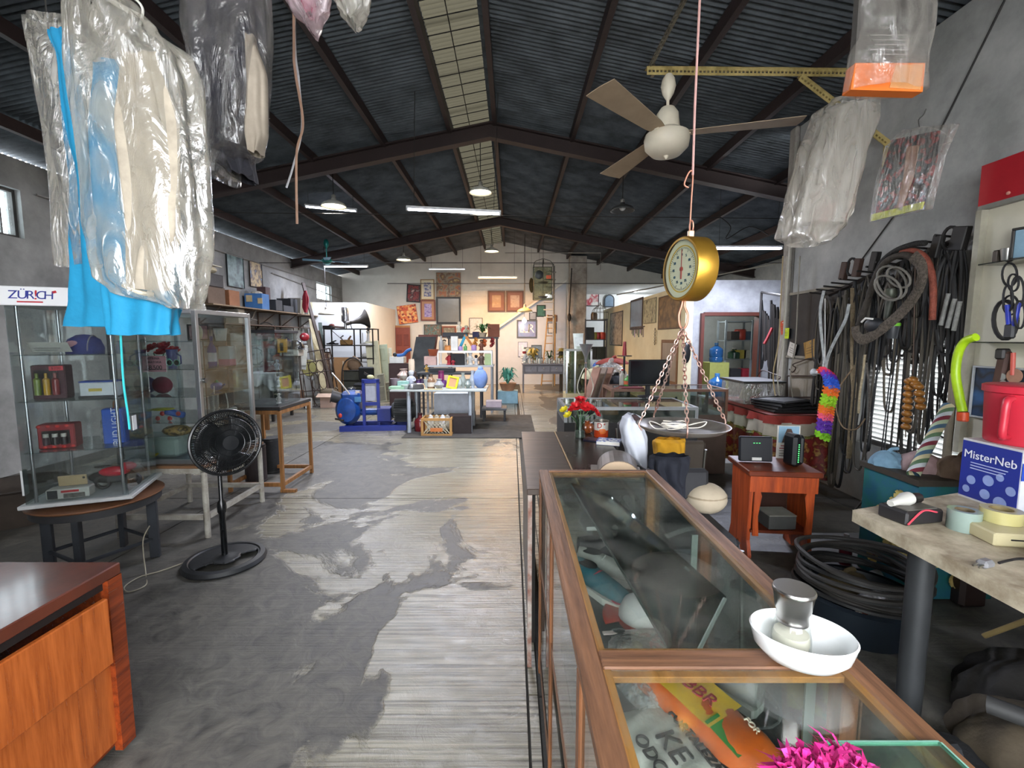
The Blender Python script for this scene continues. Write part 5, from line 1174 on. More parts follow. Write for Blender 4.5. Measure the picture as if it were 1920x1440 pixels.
def drum(label,x,y,r,h,col,ring):
    t = thing('drum_speaker',label,'speaker',(x,y,0))
    MB().lathe([(1e-4,0),(r,0),(r,h*.05)],28).lathe([(r,h*.05),(r,h*.97),(r*.97,h),(1e-4,h)],28).build('body',M(col,.7,0,.3,30,.3,80),t,True)
    for z in (.04,.93): MB().lathe([(r*1.005,h*z),(r*1.01,h*(z+.015)),(r*1.005,h*(z+.03))],28).build('band',M(ring,.4),t,True)
drum('tall black cylinder speaker standing right of the wooden stand',P(512,895,5.35).x,5.35,.11,.42,'1c1c1e','2c2c2e')
drum('black cylinder speaker standing behind the honey wooden frame',P(492,895,5.1).x,4.98,.11,.42,'2a2022','36302e')
t = thing('dark_bucket','dark round tub on the floor behind the round table','tub',P(45,1000,3.9)); t.location.z = 0
MB().lathe([(1e-4,0),(.26,0),(.34,.32),(.345,.33),(.33,.33),(.25,.02)],28).build('tub',M('4a4038',.7,0,.3),t,True); MB().lathe([(.33,.3),(.355,.33),(.33,.335)],28).build('rim',M('3a322c',.6),t,True)
# ================================================================ FAR LEFT: WALL SHELF AND CLUTTER
SHZ = P(520,582,9.5+1.2).z
RUST = M('5c4a3e',.7,.2,.3,8); DKM = M('2c2a29',.6,.3,.3,8)
t = thing('wall_shelf','long wooden wall shelf on brackets along the left wall','shelf',(0,0,0)); SZ = 2.24
MB().bb(XL+.02,XL+.5,8.3,13.0,SZ-.025,SZ).build('board',M('8d7a60',.6,0,.3,3,alt='5c4a38'),t)
for y in (8.6,9.6,10.6,11.6,12.6):
    MB().rod((XL+.02,y,SZ-.35),(XL+.45,y,SZ-.035),.012,seg=6).bb(XL+.005,XL+.03,y-.015,y+.015,SZ-.4,SZ-.025).bb(XL+.02,XL+.48,y-.012,y+.012,SZ-.04,SZ-.025).build('bracket',RUST,t)
def onshelf(name,label,cat,px,z,group=None,off=.27,rz=0):
    X = XL+off; Y = PX(px,600,X).y; return thing(name,label,cat,(X,Y,z),rz,group)
t = onshelf('plastic_crate','blue plastic crate with papers on the left wall shelf','crate',484,SZ); k_box(t,.38,.3,.34,'3d6fa8'); MB().bb(.1,.2,-.16,-.15,.12,.24).build('print',M('c8b48a',.6),t); MB().bb(-.15,-.02,-.16,-.15,.16,.3).build('print',M('c8b48a',.6),t); MB().ball((0,0,.36),.12,10,(1,1,.4)).build('papers',M('bdb7aa',.8),t)
t = onshelf('picture_box','small dark red printed box behind the blue crate','box',497,SZ); k_box(t,.2,.2,.52,'4a3434',None,'8f4a48')
t = onshelf('carton','black carton in the middle of the wall shelf','box',508,SZ,off=.3); k_box(t,.42,.3,.24,'2c2f33','34373b')
t = onshelf('carton','wide low dark grey carton on the wall shelf','box',527,SZ,off=.3); k_box(t,.4,.5,.14,'33373b','3c4044')
t = onshelf('carton','tall black carton right of the low dark grey carton','box',540,SZ); k_box(t,.35,.35,.34,'24272b','2c3034')
t = onshelf('suitcase','old brown suitcase standing at the near end of the wall shelf','suitcase',418,SZ); k_box(t,.35,.5,.3,'5c4a3c','4a3a30'); MB().tube([(-.05,-.26,.15),(-.05,-.3,.17),(.05,-.3,.17),(.05,-.26,.15)],.008,6).build('handle',RUST,t)
t.location.y = 8.5
t = onshelf('suitcase','dark grey case stacked on the old brown suitcase','suitcase',418,SZ+.315); t.location.y = 8.5; k_box(t,.34,.46,.22,'3c3a3a','454342'); MB().box((0,-.235,.12),(.08,.01,.03)).build('latch',metal('8d8a80'),t)
t = onshelf('carton','orange brown carton beside the stacked cases','box',432,SZ); t.location.y = 9.05; k_box(t,.34,.34,.3,'8a5a3a',None,'5a3c28')
t = onshelf('folded_bag','cream folded sack on top of the grey case','sack',418,SZ+.55); t.location.y = 8.5; MB().ball((0,0,.08),.2,14,(.8,1.1,.4)).build('sack',M('b0a68c',.8,0,.3),t,True); MB().box((0,.05,.17),(.3,.4,.015),(0,.1,0)).build('board',M('c8c2ae',.7),t)
for i,(px,h,c_,lb) in enumerate(((552,.42,'7d7a70','grey slab leaning first in the row at the far end of the shelf'),(558,.38,'b3ad90','cream tile leaning second in the row at the far end of the shelf'),(566,.44,'6a6660','dark slate slab leaning third in the row of slabs'),(574,.36,'c2ba98','pale yellow panel leaning fourth in the row of slabs'),(582,.4,'8f8a7c','light grey panel leaning last in the row of slabs'))):
    t = onshelf('slab',lb,'slab',px,SZ,'slabs leaning on the wall shelf',off=.22); t.rotation_euler = (-.15,0,.1*i)
    MB().box((0,0,h/2),(.34,.03,h),None,.004).build('panel',M(c_,.7,0,.25),t); MB().box((0,-.018,h*.5),(.2,.006,h*.6)).build('inset',M(c_,.8,0,.4,12),t)
# pictures on the left wall
xpic('tall unframed seascape print high on the left wall',XL+.03,424,455,478,538,'20282a',art(['1d2a2e','3c5558','6d8684','27363a'],3),.01)
xpic('brown and gold still life canvas on the left wall',XL+.03,467,490,491,538,'3a2c22',art(['5a86a8','4a3422','b8a070','2c2018'],4),.01)
# second shelf with tangle of frames
t = thing('pipe_rack','rusty pipe rack below the wall shelf on the left','rack',(0,0,0))
for y in (8.6,10.4,12.2): MB().rod((XL+.5,y,0),(XL+.5,y,1.9),.014,seg=6).rod((XL+.06,y,0),(XL+.06,y,1.9),.014,seg=6).build('upright',RUST,t)
for z in (1.0,1.45,1.88):
    for x in (XL+.06,XL+.5): MB().rod((x,8.6,z),(x,12.2,z),.012,seg=6).build('rail',RUST,t)
    MB().bb(XL+.07,XL+.49,8.65,12.15,z+.012,z+.02).build('shelf',M('4a4038',.8,0,.3),t)
rr = random.Random(8)
def bike_wheel(label,px,py,Y,r,rz,col='22201f'):
    t = thing('bicycle_wheel',label,'wheel',(XL+.3,Y,(1.472 if r > .2 else 1.022)+r+.014),rz)
    MB().tube([(r*math.cos(2*PI*k/32),0,r*math.sin(2*PI*k/32)) for k in range(32)],.014,6,True).build('tyre',M(col,.7),t,True)
    mb = MB()
    for k in range(14): a = 2*PI*k/14; mb.rod((0,0,0),(r*math.cos(a),0,r*math.sin(a)),.002,seg=4)
    mb.build('spokes',metal('9a9894'),t); MB().rod((0,-.03,0),(0,.03,0),.02).build('hub',metal('8d8a86'),t)
bike_wheel('bicycle wheel among the junk on the left pipe rack',545,620,10.4,.24,1.1)
bike_wheel('small black wheel lying in the junk under the wall shelf',520,600,9.9,.18,.9)
for i,(px,py,Y,s_,c_,lb) in enumerate(((505,600,9.3,.26,'9d978a','pale ribbed panel standing in the left junk pile'),(470,632,8.9,.3,'2e302e','dark box radio on the left pipe rack'),(500,618,9.4,.22,'5a3026','dark red toolbox in the left junk pile'),(560,640,10.8,.2,'b0a888','cream tool case on the left pipe rack'),(530,640,10.2,.24,'26382c','dark green motor case on the left pipe rack'))):
    t = thing('junk_box',lb,'box',P(px,py,Y),.2*i); t.location.x = XL+.28; t.location.z = 1.902 if t.location.z > 1.75 else (1.472 if t.location.z > 1.3 else 1.022); k_box(t,s_,s_*.8,s_*(.7 if i else 1.1),c_,c_); MB().tube([(-s_*.2,0,s_*(.7 if i else 1.1)),(0,0,s_*(.85 if i else 1.25)),(s_*.2,0,s_*(.7 if i else 1.1))],.008,6).build('handle',DKM,t)
for i in range(7):
    px,py,Y = rr.uniform(480,590),rr.uniform(590,640),rr.uniform(9.2,11.2); p = P(px,py,Y); p.x = XL+.2; p.z = [1.06,1.5,1.94][i % 3]
    q = [p+Vector((rr.uniform(-.05,.25),rr.uniform(-.3,.3),rr.uniform(-.0,.3))) for _ in range(3)]; q = [p]+q
    o_ = MB().tube(catmull(q,5),.012,6).build('metal_rod',M(['2a2826','4a3a2e','77726a'][i % 3],.6),None,True); tag(o_,'%s bent metal rod %s in the junk below the left wall shelf' % (['black','brown','grey'][i % 3],['nearest','in the middle','furthest'][i//3]),'rod','bent rods in the left junk pile')
# leaning poles and boards
def lean(name,label,cat,a,b,w_,th,col,group=None):
    a,b = Vector(a),Vector(b); a.x = max(a.x,XL+.1); b.x = max(b.x,XL+.06); d = b-a; o_ = MB().box((0,0,d.length/2),(w_,th,d.length),None,.003)
    o_.xf(Matrix.Translation(a)@d.to_track_quat('Z','Y').to_matrix().to_4x4()); return tag(o_.build(name,M(col,.7,0,.35,5)),label,cat,group)
lean('board','long dark plank leaning against the left wall with a red rag','board',P(624,735,11.2),P(568,530,11.9),.08,.04,'3c302a')
lean('board','pale yellow board leaning right of the long dark plank','board',P(608,735,11.0),P(584,598,11.9),.14,.02,'b0a480')
lean('board','grey board leaning between the dark plank and pale board','board',P(598,735,11.1),P(572,610,11.9),.09,.025,'77736a')
lean('board','brown board leaning beside the metal grille','board',P(618,735,11.3),P(596,620,12.2),.1,.02,'5c4030')
lean('board','thin dark green board behind the rusty shelf rack','board',P(612,715,11.8),P(600,605,12.5),.09,.03,'2c3c34')
t = thing('red_rag','dark red rag hanging on the leaning plank','rag',(0,0,0)); sack('cloth',[(545,570,575),(560,567,579),(575,566,578),(586,570,576)],11.6,.04,M('8a1c2c',.8,0,.3),t,5,.3,nu=24,nv=12,seed=71)
t,s_ = put('red_ball','small red ball in the junk before the leaning boards','ball',571,632,10.9); MB().ball((0,0,0),.1,16,(1.1,1,1)).build('ball',M('a82634',.4,0,.2),t,True); MB().ball((0,-.08,.02),.03,8).build('patch',M('d8c8c0',.5),t,True)
# table with a white sheet
t = thing('covered_table','long table under a draped white sheet on the left','table',(0,0,0))
ta,tb_ = P(490,700,8.6),P(562,700,9.6); tz = ta.z
MB().bb(ta.x-.3,tb_.x-.05,8.62,9.5,tz-.04,tz-.01).build('tabletop',M('8a8478',.7),t)
for x in (ta.x-.25,tb_.x-.12):
    for y in (8.68,9.42): MB().bb(x-.025,x+.025,y-.025,y+.025,0,tz-.04).build('leg',DKM,t)
t = thing('white_sheet','crumpled white sheet draped over the left table','sheet',(0,0,0))
def sheetf(u,v):
    x = (ta.x-.34)+(tb_.x-ta.x+.36)*u; e = .035*math.sin(u*19)+.02*math.sin(u*41+1)
    if v < .5: return (x,9.52-(v/.5)*.92,tz+.004*math.sin(u*30+v*12))
    k = (v-.5)/.5; return (x+.03*k*math.sin(u*9),8.6-.015-e*k*.8,tz-k*(.28+.06*math.sin(u*7+1)+.03*math.sin(u*17)))
MB().grid(sheetf,60,24).build('cloth',M('b9bcbc',.8,0,.2,5,.3,20),t,True,solid=.006)
def onT(name,label,cat,px,rz=0,Y=8.95,z=None,group=None): p = P(px,700,Y); return thing(name,label,cat,(p.x,Y,(tz+.006) if z is None else z),rz,group)
t = onT('wooden_box','dark red wooden display box full of bits on the sheeted table','box',520); wb_,hb_ = .40,.6
for a in ((0,.02,.4,.04,hb_),): MB().box((0,.14,hb_/2),(.4,.02,hb_)).build('back',M('4a2018',.5),t)
for s in (-1,1): MB().box((s*.19,0,hb_/2),(.02,.28,hb_)).build('side',M('5c2a1c',.5),t)
MB().box((0,0,.1),(.36,.28,.2)).build('drawer',M('5a241a',.4,0,.2),t); MB().ball((.05,-.02,.27),.09,12,(1.4,.8,.9)).build('orange_cloth',M('b0522a',.8,0,.3),t,True); MB().ball((-.06,-.04,.42),.08,12,(1,.8,1.2)).build('grey_bag',M('5a5a5e',.8),t,True)
t = onT('yellow_pack','yellow folder standing in the dark red wooden box','folder',532,z=tz+.4,Y=8.82); MB().box((0,0,.12),(.17,.05,.26),(0,0,.1),.004).build('cover',M('d09a1c',.5),t); MB().box((0,-.03,.1),(.06,.01,.16)).build('spine_mark',M('3a3020',.5),t)
t = onT('speaker_box','grey speaker box beside the dark red wooden box','speaker',548); k_box(t,.26,.26,.3,'4a4c4e','3a3c3e'); MB().lathe([(.02,0),(.09,-.004),(.095,-.01)],20).xf(Matrix.Translation((0,-.135,.15))@Matrix.Rotation(PI/2,4,'X')).build('grille',M('2a2a2c',.6),t,True)
t = onT('white_carton','speckled white carton on top of the grey speaker box','box',549,z=tz+.32); k_box(t,.36,.25,.12,'d2d0c8',None,'8d8a84')
t = onT('purple_bag','purple cloth bag between the folder and the black cap','bag',541,z=tz+.45,Y=9.15); MB().ball((0,0,.1),.1,14,(1.3,.9,1)).build('bag',M('4c2850',.8,0,.3),t,True); MB().tube([(-.05,0,.18),(0,0,.24),(.05,0,.18)],.008,6).build('handle',M('3c2040',.8),t,True)
t = onT('helmet','shiny black peaked cap on the speckled white carton','cap',558,z=tz+.45); MB().lathe([(.15,0),(.15,.06),(.12,.13),(.06,.17),(1e-4,.18)],20).build('crown',M('1a1a1c',.25),t,True); MB().grid(lambda u,v: ((.14+v*.1)*math.cos(-.8+1.6*u),(.14+v*.1)*math.sin(-.8+1.6*u),.02-.02*v),10,3).build('brim',M('1a1a1c',.3),t,True,solid=.005)
t = onT('white_board','white board standing behind the black peaked cap','board',562,z=tz+.006,Y=9.3); MB().box((0,0,.28),(.32,.02,.5),(0,.12,0),.003).build('panel',M('cfd2cc',.6),t); MB().box((0,-.012,.1),(.3,.01,.02)).build('strip',M('8d8f8a',.6),t)
# striped drums and plank below
def barrel(label,px,py,Y,r,h,c1,c2): 
    p = P(px,py,Y); p.z = 0; t = thing('drum',label,'drum',p)
    MB().lathe([(1e-4,0),(r*.95,0),(r,h*.1),(r,h*.9),(r*.95,h),(1e-4,h)],24).build('body',M(c1,.6,0,.2),t,True)
    for z in (.06,.38,.7): MB().lathe([(r*1.01,h*z),(r*1.03,h*(z+.03)),(r*1.01,h*(z+.06))],24).build('hoop',M(c2,.6),t,True)
barrel('striped black and cream drum on the floor below the sheeted table',527,757,10.7,.17,.42,'26302c','cfc6a8')
t = thing('wooden_crate','rough brown plywood crate right of the striped drum','crate',P(552,757,10.7)); t.location.z = 0
for i in range(4): MB().box((-.15+.1*i,-.16,.19),(.096,.02,.38),None,.002).build('plank',M('7a5a42',.8,0,.4,5,alt='4c3628'),t)
MB().box((0,.0,.19),(.36,.3,.37)).build('body',M('5c4434',.8),t)
# iron grille leaning
t = thing('iron_grille','brown wrought iron window grille leaning before the boards','grille',(0,0,0))
ga,gb_,gc,gd = P(571,760,10.4),P(638,738,10.8),P(618,653,10.9),P(556,664,10.6); ga.z = .0; gb_.z = .0
IM = M('35261f',.55,.3,.2)
def gp(u,v): return ga.lerp(gb_,u).lerp(gd.lerp(gc,u),v)
for v in (0.02,.3,.62,.82,1): MB().rod(gp(0,v),gp(1,v),.012,seg=6).build('crossbar',IM,t)
for u in (0,.1,.28,.78,.9,1): MB().rod(gp(u,0),gp(u,1),.016 if u in (0,1) else .009,seg=6).build('bar',IM,t)
for cu_,cv in ((.4,.46),(.62,.46),(.4,.16),(.62,.16),(.4,.72),(.62,.72)):
    ry = .15 if cv < .6 else .1; MB().tube([gp(cu_+.11*math.cos(k/10*PI),cv+ry*math.sin(k/10*PI)) for k in range(20)],.009,6,True).build('ring',IM,t,True)
t = thing('round_sign','pale yellow round panel behind the iron grille','panel',P(580,690,11.3)); MB().lathe([(1e-4,-.01),(.2,-.01),(.2,.01),(1e-4,.01)],28).xf(Matrix.Rotation(PI/2,4,'X')).build('disc',M('bdb878',.6,0,.2),t); MB().lathe([(.19,.0),(.2,.02),(.21,0)],28).xf(Matrix.Rotation(PI/2,4,'X')).build('edge',M('8d8858',.6),t)
t = thing('round_sign','white oval dish standing low behind the iron grille','dish',P(585,705,11.3)); MB().lathe([(1e-4,0),(.12,0),(.16,-.03),(.165,-.03)],28).xf(Matrix.Rotation(PI/2,4,'X')@Matrix.Diagonal((1,.7,1,1))).build('dish',M('c8ccd0',.4),t,True); MB().ball((0,.02,0),.03,8).build('boss',M('b0b4b8',.4),t)
t = thing('floral_board','floral fabric panel behind the top right of the iron grille','panel',P(605,690,11.9)); MB().box((0,0,.05),(.4,.02,.7),None,.003).build('fabric',art(['8a7460','b09c80','6a4a44','9c8a74'],6),t); MB().box((0,0,.41),(.42,.03,.03)).build('rod',IM,t)
t = thing('white_block','small white cement block at the foot of the iron grille','block',(ga.x+.12,10.35,0)); MB().box((0,0,.12),(.13,.1,.24),None,.006).build('block',M('c4c6c4',.7),t); MB().box((0,-.052,.16),(.09,.01,.1)).build('recess',M('a8aaa8',.7),t)
# cardboard box with sack, folded cardboard
t = thing('cardboard_box','open beige cardboard box behind the blue pump','box',P(622,751,10.6)); t.location.z = 0
for s in (-1,1): MB().box((s*.2,0,.13),(.008,.34,.26)).build('side',M('b89c88',.7),t)
MB().box((0,-.17,.13),(.4,.008,.26)).build('front',M('c0a496',.7,0,.1),t); MB().box((0,.17,.13),(.4,.008,.26)).build('back',M('b09480',.7),t); MB().box((-.05,-.24,.3),(.38,.15,.006),(.5,.0,0)).build('flap',M('c4aa98',.7),t)
t = thing('sack','grey brown sack slumped in the open cardboard box','sack',P(618,751,10.6)); t.location.z = .1; MB().ball((0,.02,.22),.18,16,(1.2,.8,.65)).build('sack',M('6d6250',.85,0,.35,6,.5,20),t,True); MB().tube([(.1,0,.3),(.16,.02,.36),(.2,0,.32)],.02,8).build('neck',M('6d6250',.85),t,True)
t = thing('flat_carton','tall flattened brown cardboard carton leaning on the rack','carton',P(641,735,11.6)); t.location.z = 0; t.rotation_euler = (-.06,.03,0)
MB().box((0,0,.56),(.46,.05,1.12),None,.004).build('panel',M('a88058',.75,0,.12),t); MB().box((.02,-.028,.95),(.03,.006,.16)).build('paper_label',M('d8c8b0',.7),t); MB().box((.235,0,.56),(.012,.06,1.12)).build('edge',M('c29a6c',.75),t)
# iron shelf rack
t = thing('shelf_rack','dark angle iron shelf rack before the white partition','rack',(0,0,0)); ra,rb = P(612,700,12.0),P(702,700,12.0); rx0,rx1 = max(ra.x,XL+.9),rb.x; RZ = [P(650,y,12.0).z for y in (616,647,671,700)]
for x in (rx0,(rx0+rx1)/2+.15,rx1):
    for y in (11.95,12.45): MB().bb(x-.015,x+.015,y-.015,y+.015,0,RZ[0]).build('upright',DKM,t)
for z in RZ: MB().bb(rx0-.02,rx1+.02,11.93,12.47,z-.025,z).build('shelf',DKM,t)
MB().rod((rx0+.2,11.96,RZ[0]-.05),(rx0+.6,11.96,RZ[1]+.02),.008,seg=6).build('brace',RUST,t)
def rk(name,label,cat,px,k,rz=0,group=None,Y=12.15): p = P(px,700,Y); return thing(name,label,cat,(p.x,Y,RZ[k]),rz,group)
t = rk('horn_speaker','dark metal horn loudspeaker on top of the iron rack','horn',681,0,.5)
Hm = M('55504a',.5,.5,.3,8); hp = [(.03,-.38),(.045,-.3),(.06,-.22),(.09,-.1),(.15,0),(.24,.08),(.26,.1),(.255,.1)]
hT = Matrix.Translation((.05,0,.24))@Matrix.Rotation(PI/2-.25,4,'Y'); MB().lathe(hp,28).xf(hT).build('bell',Hm,t,True,solid=.006); MB().lathe([(1e-4,-.46),(.05,-.46),(.06,-.4),(.05,-.36),(.03,-.36)],16).xf(hT).build('driver',Hm,t,True); MB().tube([(-.25,0,0),(-.28,0,.1),(-.22,0,.16)],.012,6).build('foot',Hm,t)
t = rk('silver_bottle','silver bottle shaped canister standing upside down on the rack','canister',651,0); MB().lathe([(.035,0),(.035,.14),(.1,.2),(.1,.52),(.09,.56),(1e-4,.565)],22).build('body',M('b9bbbc',.2,.9,.1),t,True); MB().bb(-.03,.03,-.103,-.095,.24,.48).build('window',M('55585c',.3),t)
t = rk('tool_case','flat black case at the left top end of the rack','case',620,0); k_box(t,.22,.3,.07,'222224','2a2a2c')
t = rk('power_tool','dusty red and brown hand tool on top of the rack','tool',634,0); MB().rod((-.2,0,.06),(.2,0,.03),.035,.025,10).build('body',M('6d5a50',.7),t,True); MB().ball((-.12,0,.09),.05,10,(1.5,.8,.8)).build('motor',M('8f4a40',.6,0,.3),t,True)
t = rk('grinder','brown machine part with knobs on the middle rack shelf','machine',652,1); MB().box((0,0,.07),(.3,.18,.14),None,.02).build('base',M('9a7848',.6,0,.3),t); MB().tube([(-.1,0,.12),(-.15,0,.2),(-.08,0,.25)],.018,8).build('lever',Hm,t,True); MB().rod((.05,0,.14),(.12,0,.24),.03,.02).build('neck',M('6d5030',.6),t)
t = rk('fan_stand','white fan stand with wide round base on the middle rack shelf','stand',693,1); MB().lathe([(1e-4,0),(.22,0),(.22,.03),(.1,.07),(.05,.12),(.03,.3),(.06,.36),(1e-4,.38)],24).build('stand',M('d4d6d4',.4),t,True); MB().ball((0,0,.42),.05,10).build('joint',M('55585c',.4),t)
t = rk('white_pole','thin white pole leaning on the middle rack shelf','pole',682,1); MB().lathe([(.018,0),(.014,.3),(1e-4,.34)],8).build('pole',M('c8cac8',.4),t); MB().lathe([(1e-4,0),(.04,0),(.03,.02)],10).build('foot',M('b0b2b0',.4),t)
t = rk('metal_tools','dark iron tools lying on the left middle rack shelf','tools',625,1); MB().rod((-.15,0,.03),(.15,.05,.03),.02).rod((-.1,-.05,.03),(.12,-.02,.12),.015).build('iron',DKM,t); MB().ball((0,0,.05),.05,8,(1.5,1,.7)).build('head',DKM,t)
t = rk('shoes_pair','white and black bundle on the third rack shelf','bundle',690,2); MB().ball((-.06,0,.06),.07,12,(1.5,1,.8)).build('white_part',M('d0d0cc',.7),t,True); MB().ball((.1,0,.06),.07,12,(1.2,1,.9)).build('black_part',M('222224',.7),t,True)
t = rk('appliance_casing','white appliance casing on the lower rack shelf','casing',687,3,Y=12.2); k_box(t,.45,.35,.28,'d6dadd','dfe2e4'); MB().bb(-.1,.12,-.18,-.174,.03,.12).build('slot',M('2a2c30',.4),t)
t = thing('hand_truck','dark arched steel hand truck before the iron rack','hand truck',(0,0,0)); p = P(662,738,11.4); hw = .27
MB().tube(catmull([(p.x-hw,11.4,0),(p.x-hw,11.42,.7),(p.x-.2,11.45,1.0),(p.x,11.46,1.12),(p.x+.2,11.45,1.0),(p.x+hw,11.42,.7),(p.x+hw,11.4,0)],6),.018,8).build('frame',DKM,t,True)
for z in (.2,.55,.8): MB().rod((p.x-hw,11.42,z),(p.x+hw,11.42,z),.012,seg=6).build('crossbar',DKM,t)
MB().bb(p.x-.24,p.x+.24,11.44,11.47,.1,.8).build('panel',M('3a3c34',.7),t)
t = thing('sack','brown burlap sack hanging in the arch of the hand truck','sack',(p.x,11.56,.8)); MB().ball((0,0,.16),.2,14,(.9,.3,.9)).build('cloth',M('7d6650',.85,0,.3),t,True); MB().ball((0,0,.32),.05,8,(1,.4,1)).build('knot',M('7d6650',.85),t,True)
# office chair
t = thing('office_chair','black office chair behind the blue pump','chair',P(684,745,10.9)); t.location.z = 0
MB().box((0,0,.5),(.42,.42,.08),None,.03).build('seat',BK,t); MB().box((0,.18,.75),(.38,.06,.32),None,.025).build('backrest',BK,t); MB().rod((0,0,.1),(0,0,.48),.03).build('column',DKM,t)
for i in range(5): a = i*2*PI/5; MB().rod((0,0,.12),(.28*math.cos(a),.28*math.sin(a),.04),.02,.014,8).build('leg',DKM,t)
MB().rod((0,.2,.5),(0,.2,.7),.015).build('back_support',DKM,t)
# leaning cream doors
def door_leaf(label,px,w_,h,col,lean_,Y=12.55,rz=0,panels=3,group=None):
    p = P(px,730,Y); t = thing('door_leaf',label,'door',(p.x,Y-.55,0),(-.12,lean_,rz),group); m_ = M(col,.6,0,.15,4)
    MB().box((0,0,h/2),(w_,.035,h),None,.003).build('leaf',m_,t)
    for i in range(panels): z0 = .1+(h-.15)*i/panels; MB().box((0,-.021,z0+(h-.3)/panels/2+.02),(w_*.6,.012,(h-.4)/panels),None,.005).build('panel',M(col,.55,0,.3,4),t)
    return t
door_leaf('cream panelled door leaning leftmost by the white partition',718,.34,1.55,'cfcdae',-.1,12.4)
door_leaf('pale green door leaf leaning behind the cream panelled door',731,.36,1.45,'b2bda4',-.08,12.75)
door_leaf('narrow cream shutter leaning at the right of the doors',742,.2,1.35,'c9cab6',-.06,12.95,panels=2)
for i,(px,h,lb) in enumerate(((718,.72,'old pale window frame leaning before the doors'),(728,.5,'smaller weathered window frame leaning before the doors'))):
    t = thing('window_sash',lb,'window frame',P(px,737,11.4+.1*i)); t.location.z = 0; t.rotation_euler = (-.15,-.13,0); k_frame(t,.22 if i == 0 else .26,h,'b0ae98',M('8d8a78',.7,0,.4),.035); MB().box((0,0,h*.55),(.2,.02,.02)).build('glazing_bar',M('b0ae98',.6),t)
# reddish door on the far wall
t = thing('door_leaf','dark red panelled door standing against the far wall','door',P(757,700,YF-.1)); t.location.z = 0
MB().box((0,0,1.0),(.5,.04,1.98),None,.003).build('leaf',M('8a4638',.5,0,.15),t)
for z in (.45,1.0,1.55):
    for x in (-.12,.12): MB().box((x,-.025,z),(.17,.015,.4),None,.005).build('panel',M('7a3a30',.5),t)
MB().box((0,0,2.02),(.5,.03,.07)).build('head_board',M('b07c48',.5),t)
# ================================================================ PICTURES ON THE FAR WALL
FWY = YF-.04
pic('small black framed picture of a red figure on the far wall',774.5,550,FWY,26,33,'1e1a1a',art(['241a1c','8a3434','3a2426','b89a90'],5),.04,tilt=.06)
pic('cream matted picture of blue flowers on the far wall',801.5,543,FWY,26,38,'9a7c4e',art(['c8c8d8','44508c','d4d0c8','7480b0'],7),.03,'ded6bc')
pic('orange and red abstract canvas hanging tilted on the far wall',766,589,FWY,36,34,'b8522e',art(['c8502a','e8b870','8a2a1e','e0a060','d87838'],3,'block'),.008,tilt=-.13)
pic('brown framed purple print under the blue flower picture',802.5,582,FWY,28,39,'7a4030',art(['5a4a8c','8a7cb4','b0a4cc','4a3a74'],8),.05,'b08a70')
t = pic('long woven tapestry above the large grey mirror',841,534,FWY,46,45,'8a7a5c',art(['b09c6c','6a4a3c','8f8a78','a8653c','5c6a74'],3.2),.008)
pic('large grey mirror in a black frame on the far wall',841,582,FWY-.01,46,50,'1f2226',M('7d858a',.15,.0,.15,3),.06)
pic('left one of two brown matted certificates on the far wall',931,565,FWY,33,39,'5c3c34',art(['b09078','a88a70','c0a488'],5),.05,'8f6a60')
pic('right one of two brown matted certificates on the far wall',965.5,565,FWY,33,39,'5c3c34',art(['a89088','b8a090','9c8078'],5),.05,'8f6a60')
pic('dark landscape painting with figures above the leaning mirror',811.5,619,FWY,33,21,'26302e',art(['2c4038','5a7470','6a4c38','88a0a0'],6),.02)
pic('small brown framed landscape beside the figure painting',842,622,FWY,27,21,'7d4a34',art(['8a8470','6a6a5c','a8a090'],7),.06)
pic('pale framed print of a sailing boat on the far wall',892.5,611,FWY,25,30,'6a6e70',art(['a8b0b4','c4ccd0','8d969a'],5),.02)
t = pic('shiny framed mirror with reflections painted as white letters below the stair',988,617,FWY,38,34,'55585c',M('8a7ca0',.2,0,.3,3,alt='5c6a94'),.05)
for s_,x in (('L',-.17),('U',-.02),('R',.14)): text(s_,.42,M('eef4f8',.4),t,(x,-.02,.32),(PI/2,0,0),'letter',.004)  # bright reflections in the mirror, painted on as white letter shapes
pic('tiny grey framed picture on the stair wall',999,592.5,FWY,14,15,'3a3c40',art(['7d8490','a0a8b4'],5),.03)
pic('small dark green picture beside the tiny grey one',1014.5,583,FWY,17,22,'1e2a26',art(['2c5a50','3c7064','1c3a3c'],6),.03)
pic('small red poster with cartoon eyes above the toy table',869,620,FWY,20,13,'8a2c34',art(['8a2c34','a83c40'],5),.02)
# hanging display lantern with plates
t = thing('wire_lantern','hanging wire frame display with plates before the stair','lantern',P(1018,561,13.6)); k = px2m(1018,530,13.6); w_,h = 36*k,62*k; Lm = M('3c4038',.5,.3)
for x in (-w_/2,w_/2):
    for y in (-w_/2,w_/2): MB().rod((x,y,0),(x,y,h),.009,seg=6).build('upright',Lm,t)
for z in (0,h):
    for a,b in (((-1,-1),(1,-1)),((1,-1),(1,1)),((1,1),(-1,1)),((-1,1),(-1,-1))): MB().rod((a[0]*w_/2,a[1]*w_/2,z),(b[0]*w_/2,b[1]*w_/2,z),.009,seg=6).build('rail',Lm,t)
for s in (-1,1): MB().tube(catmull([(s*w_/2,0,h),(s*w_*.4,0,h+.12),(0,0,h+.2)],5),.008,6).build('arch',Lm,t,True); MB().tube(catmull([(0,s*w_/2,h),(0,s*w_*.4,h+.12),(0,0,h+.2)],5),.008,6).build('arch',Lm,t,True)
for z in (.03,.45): MB().lathe([(1e-4,0),(.1,.01),(.16,.05),(.165,.05)],18,(0,0,z)).build('dish',Lm,t,True)
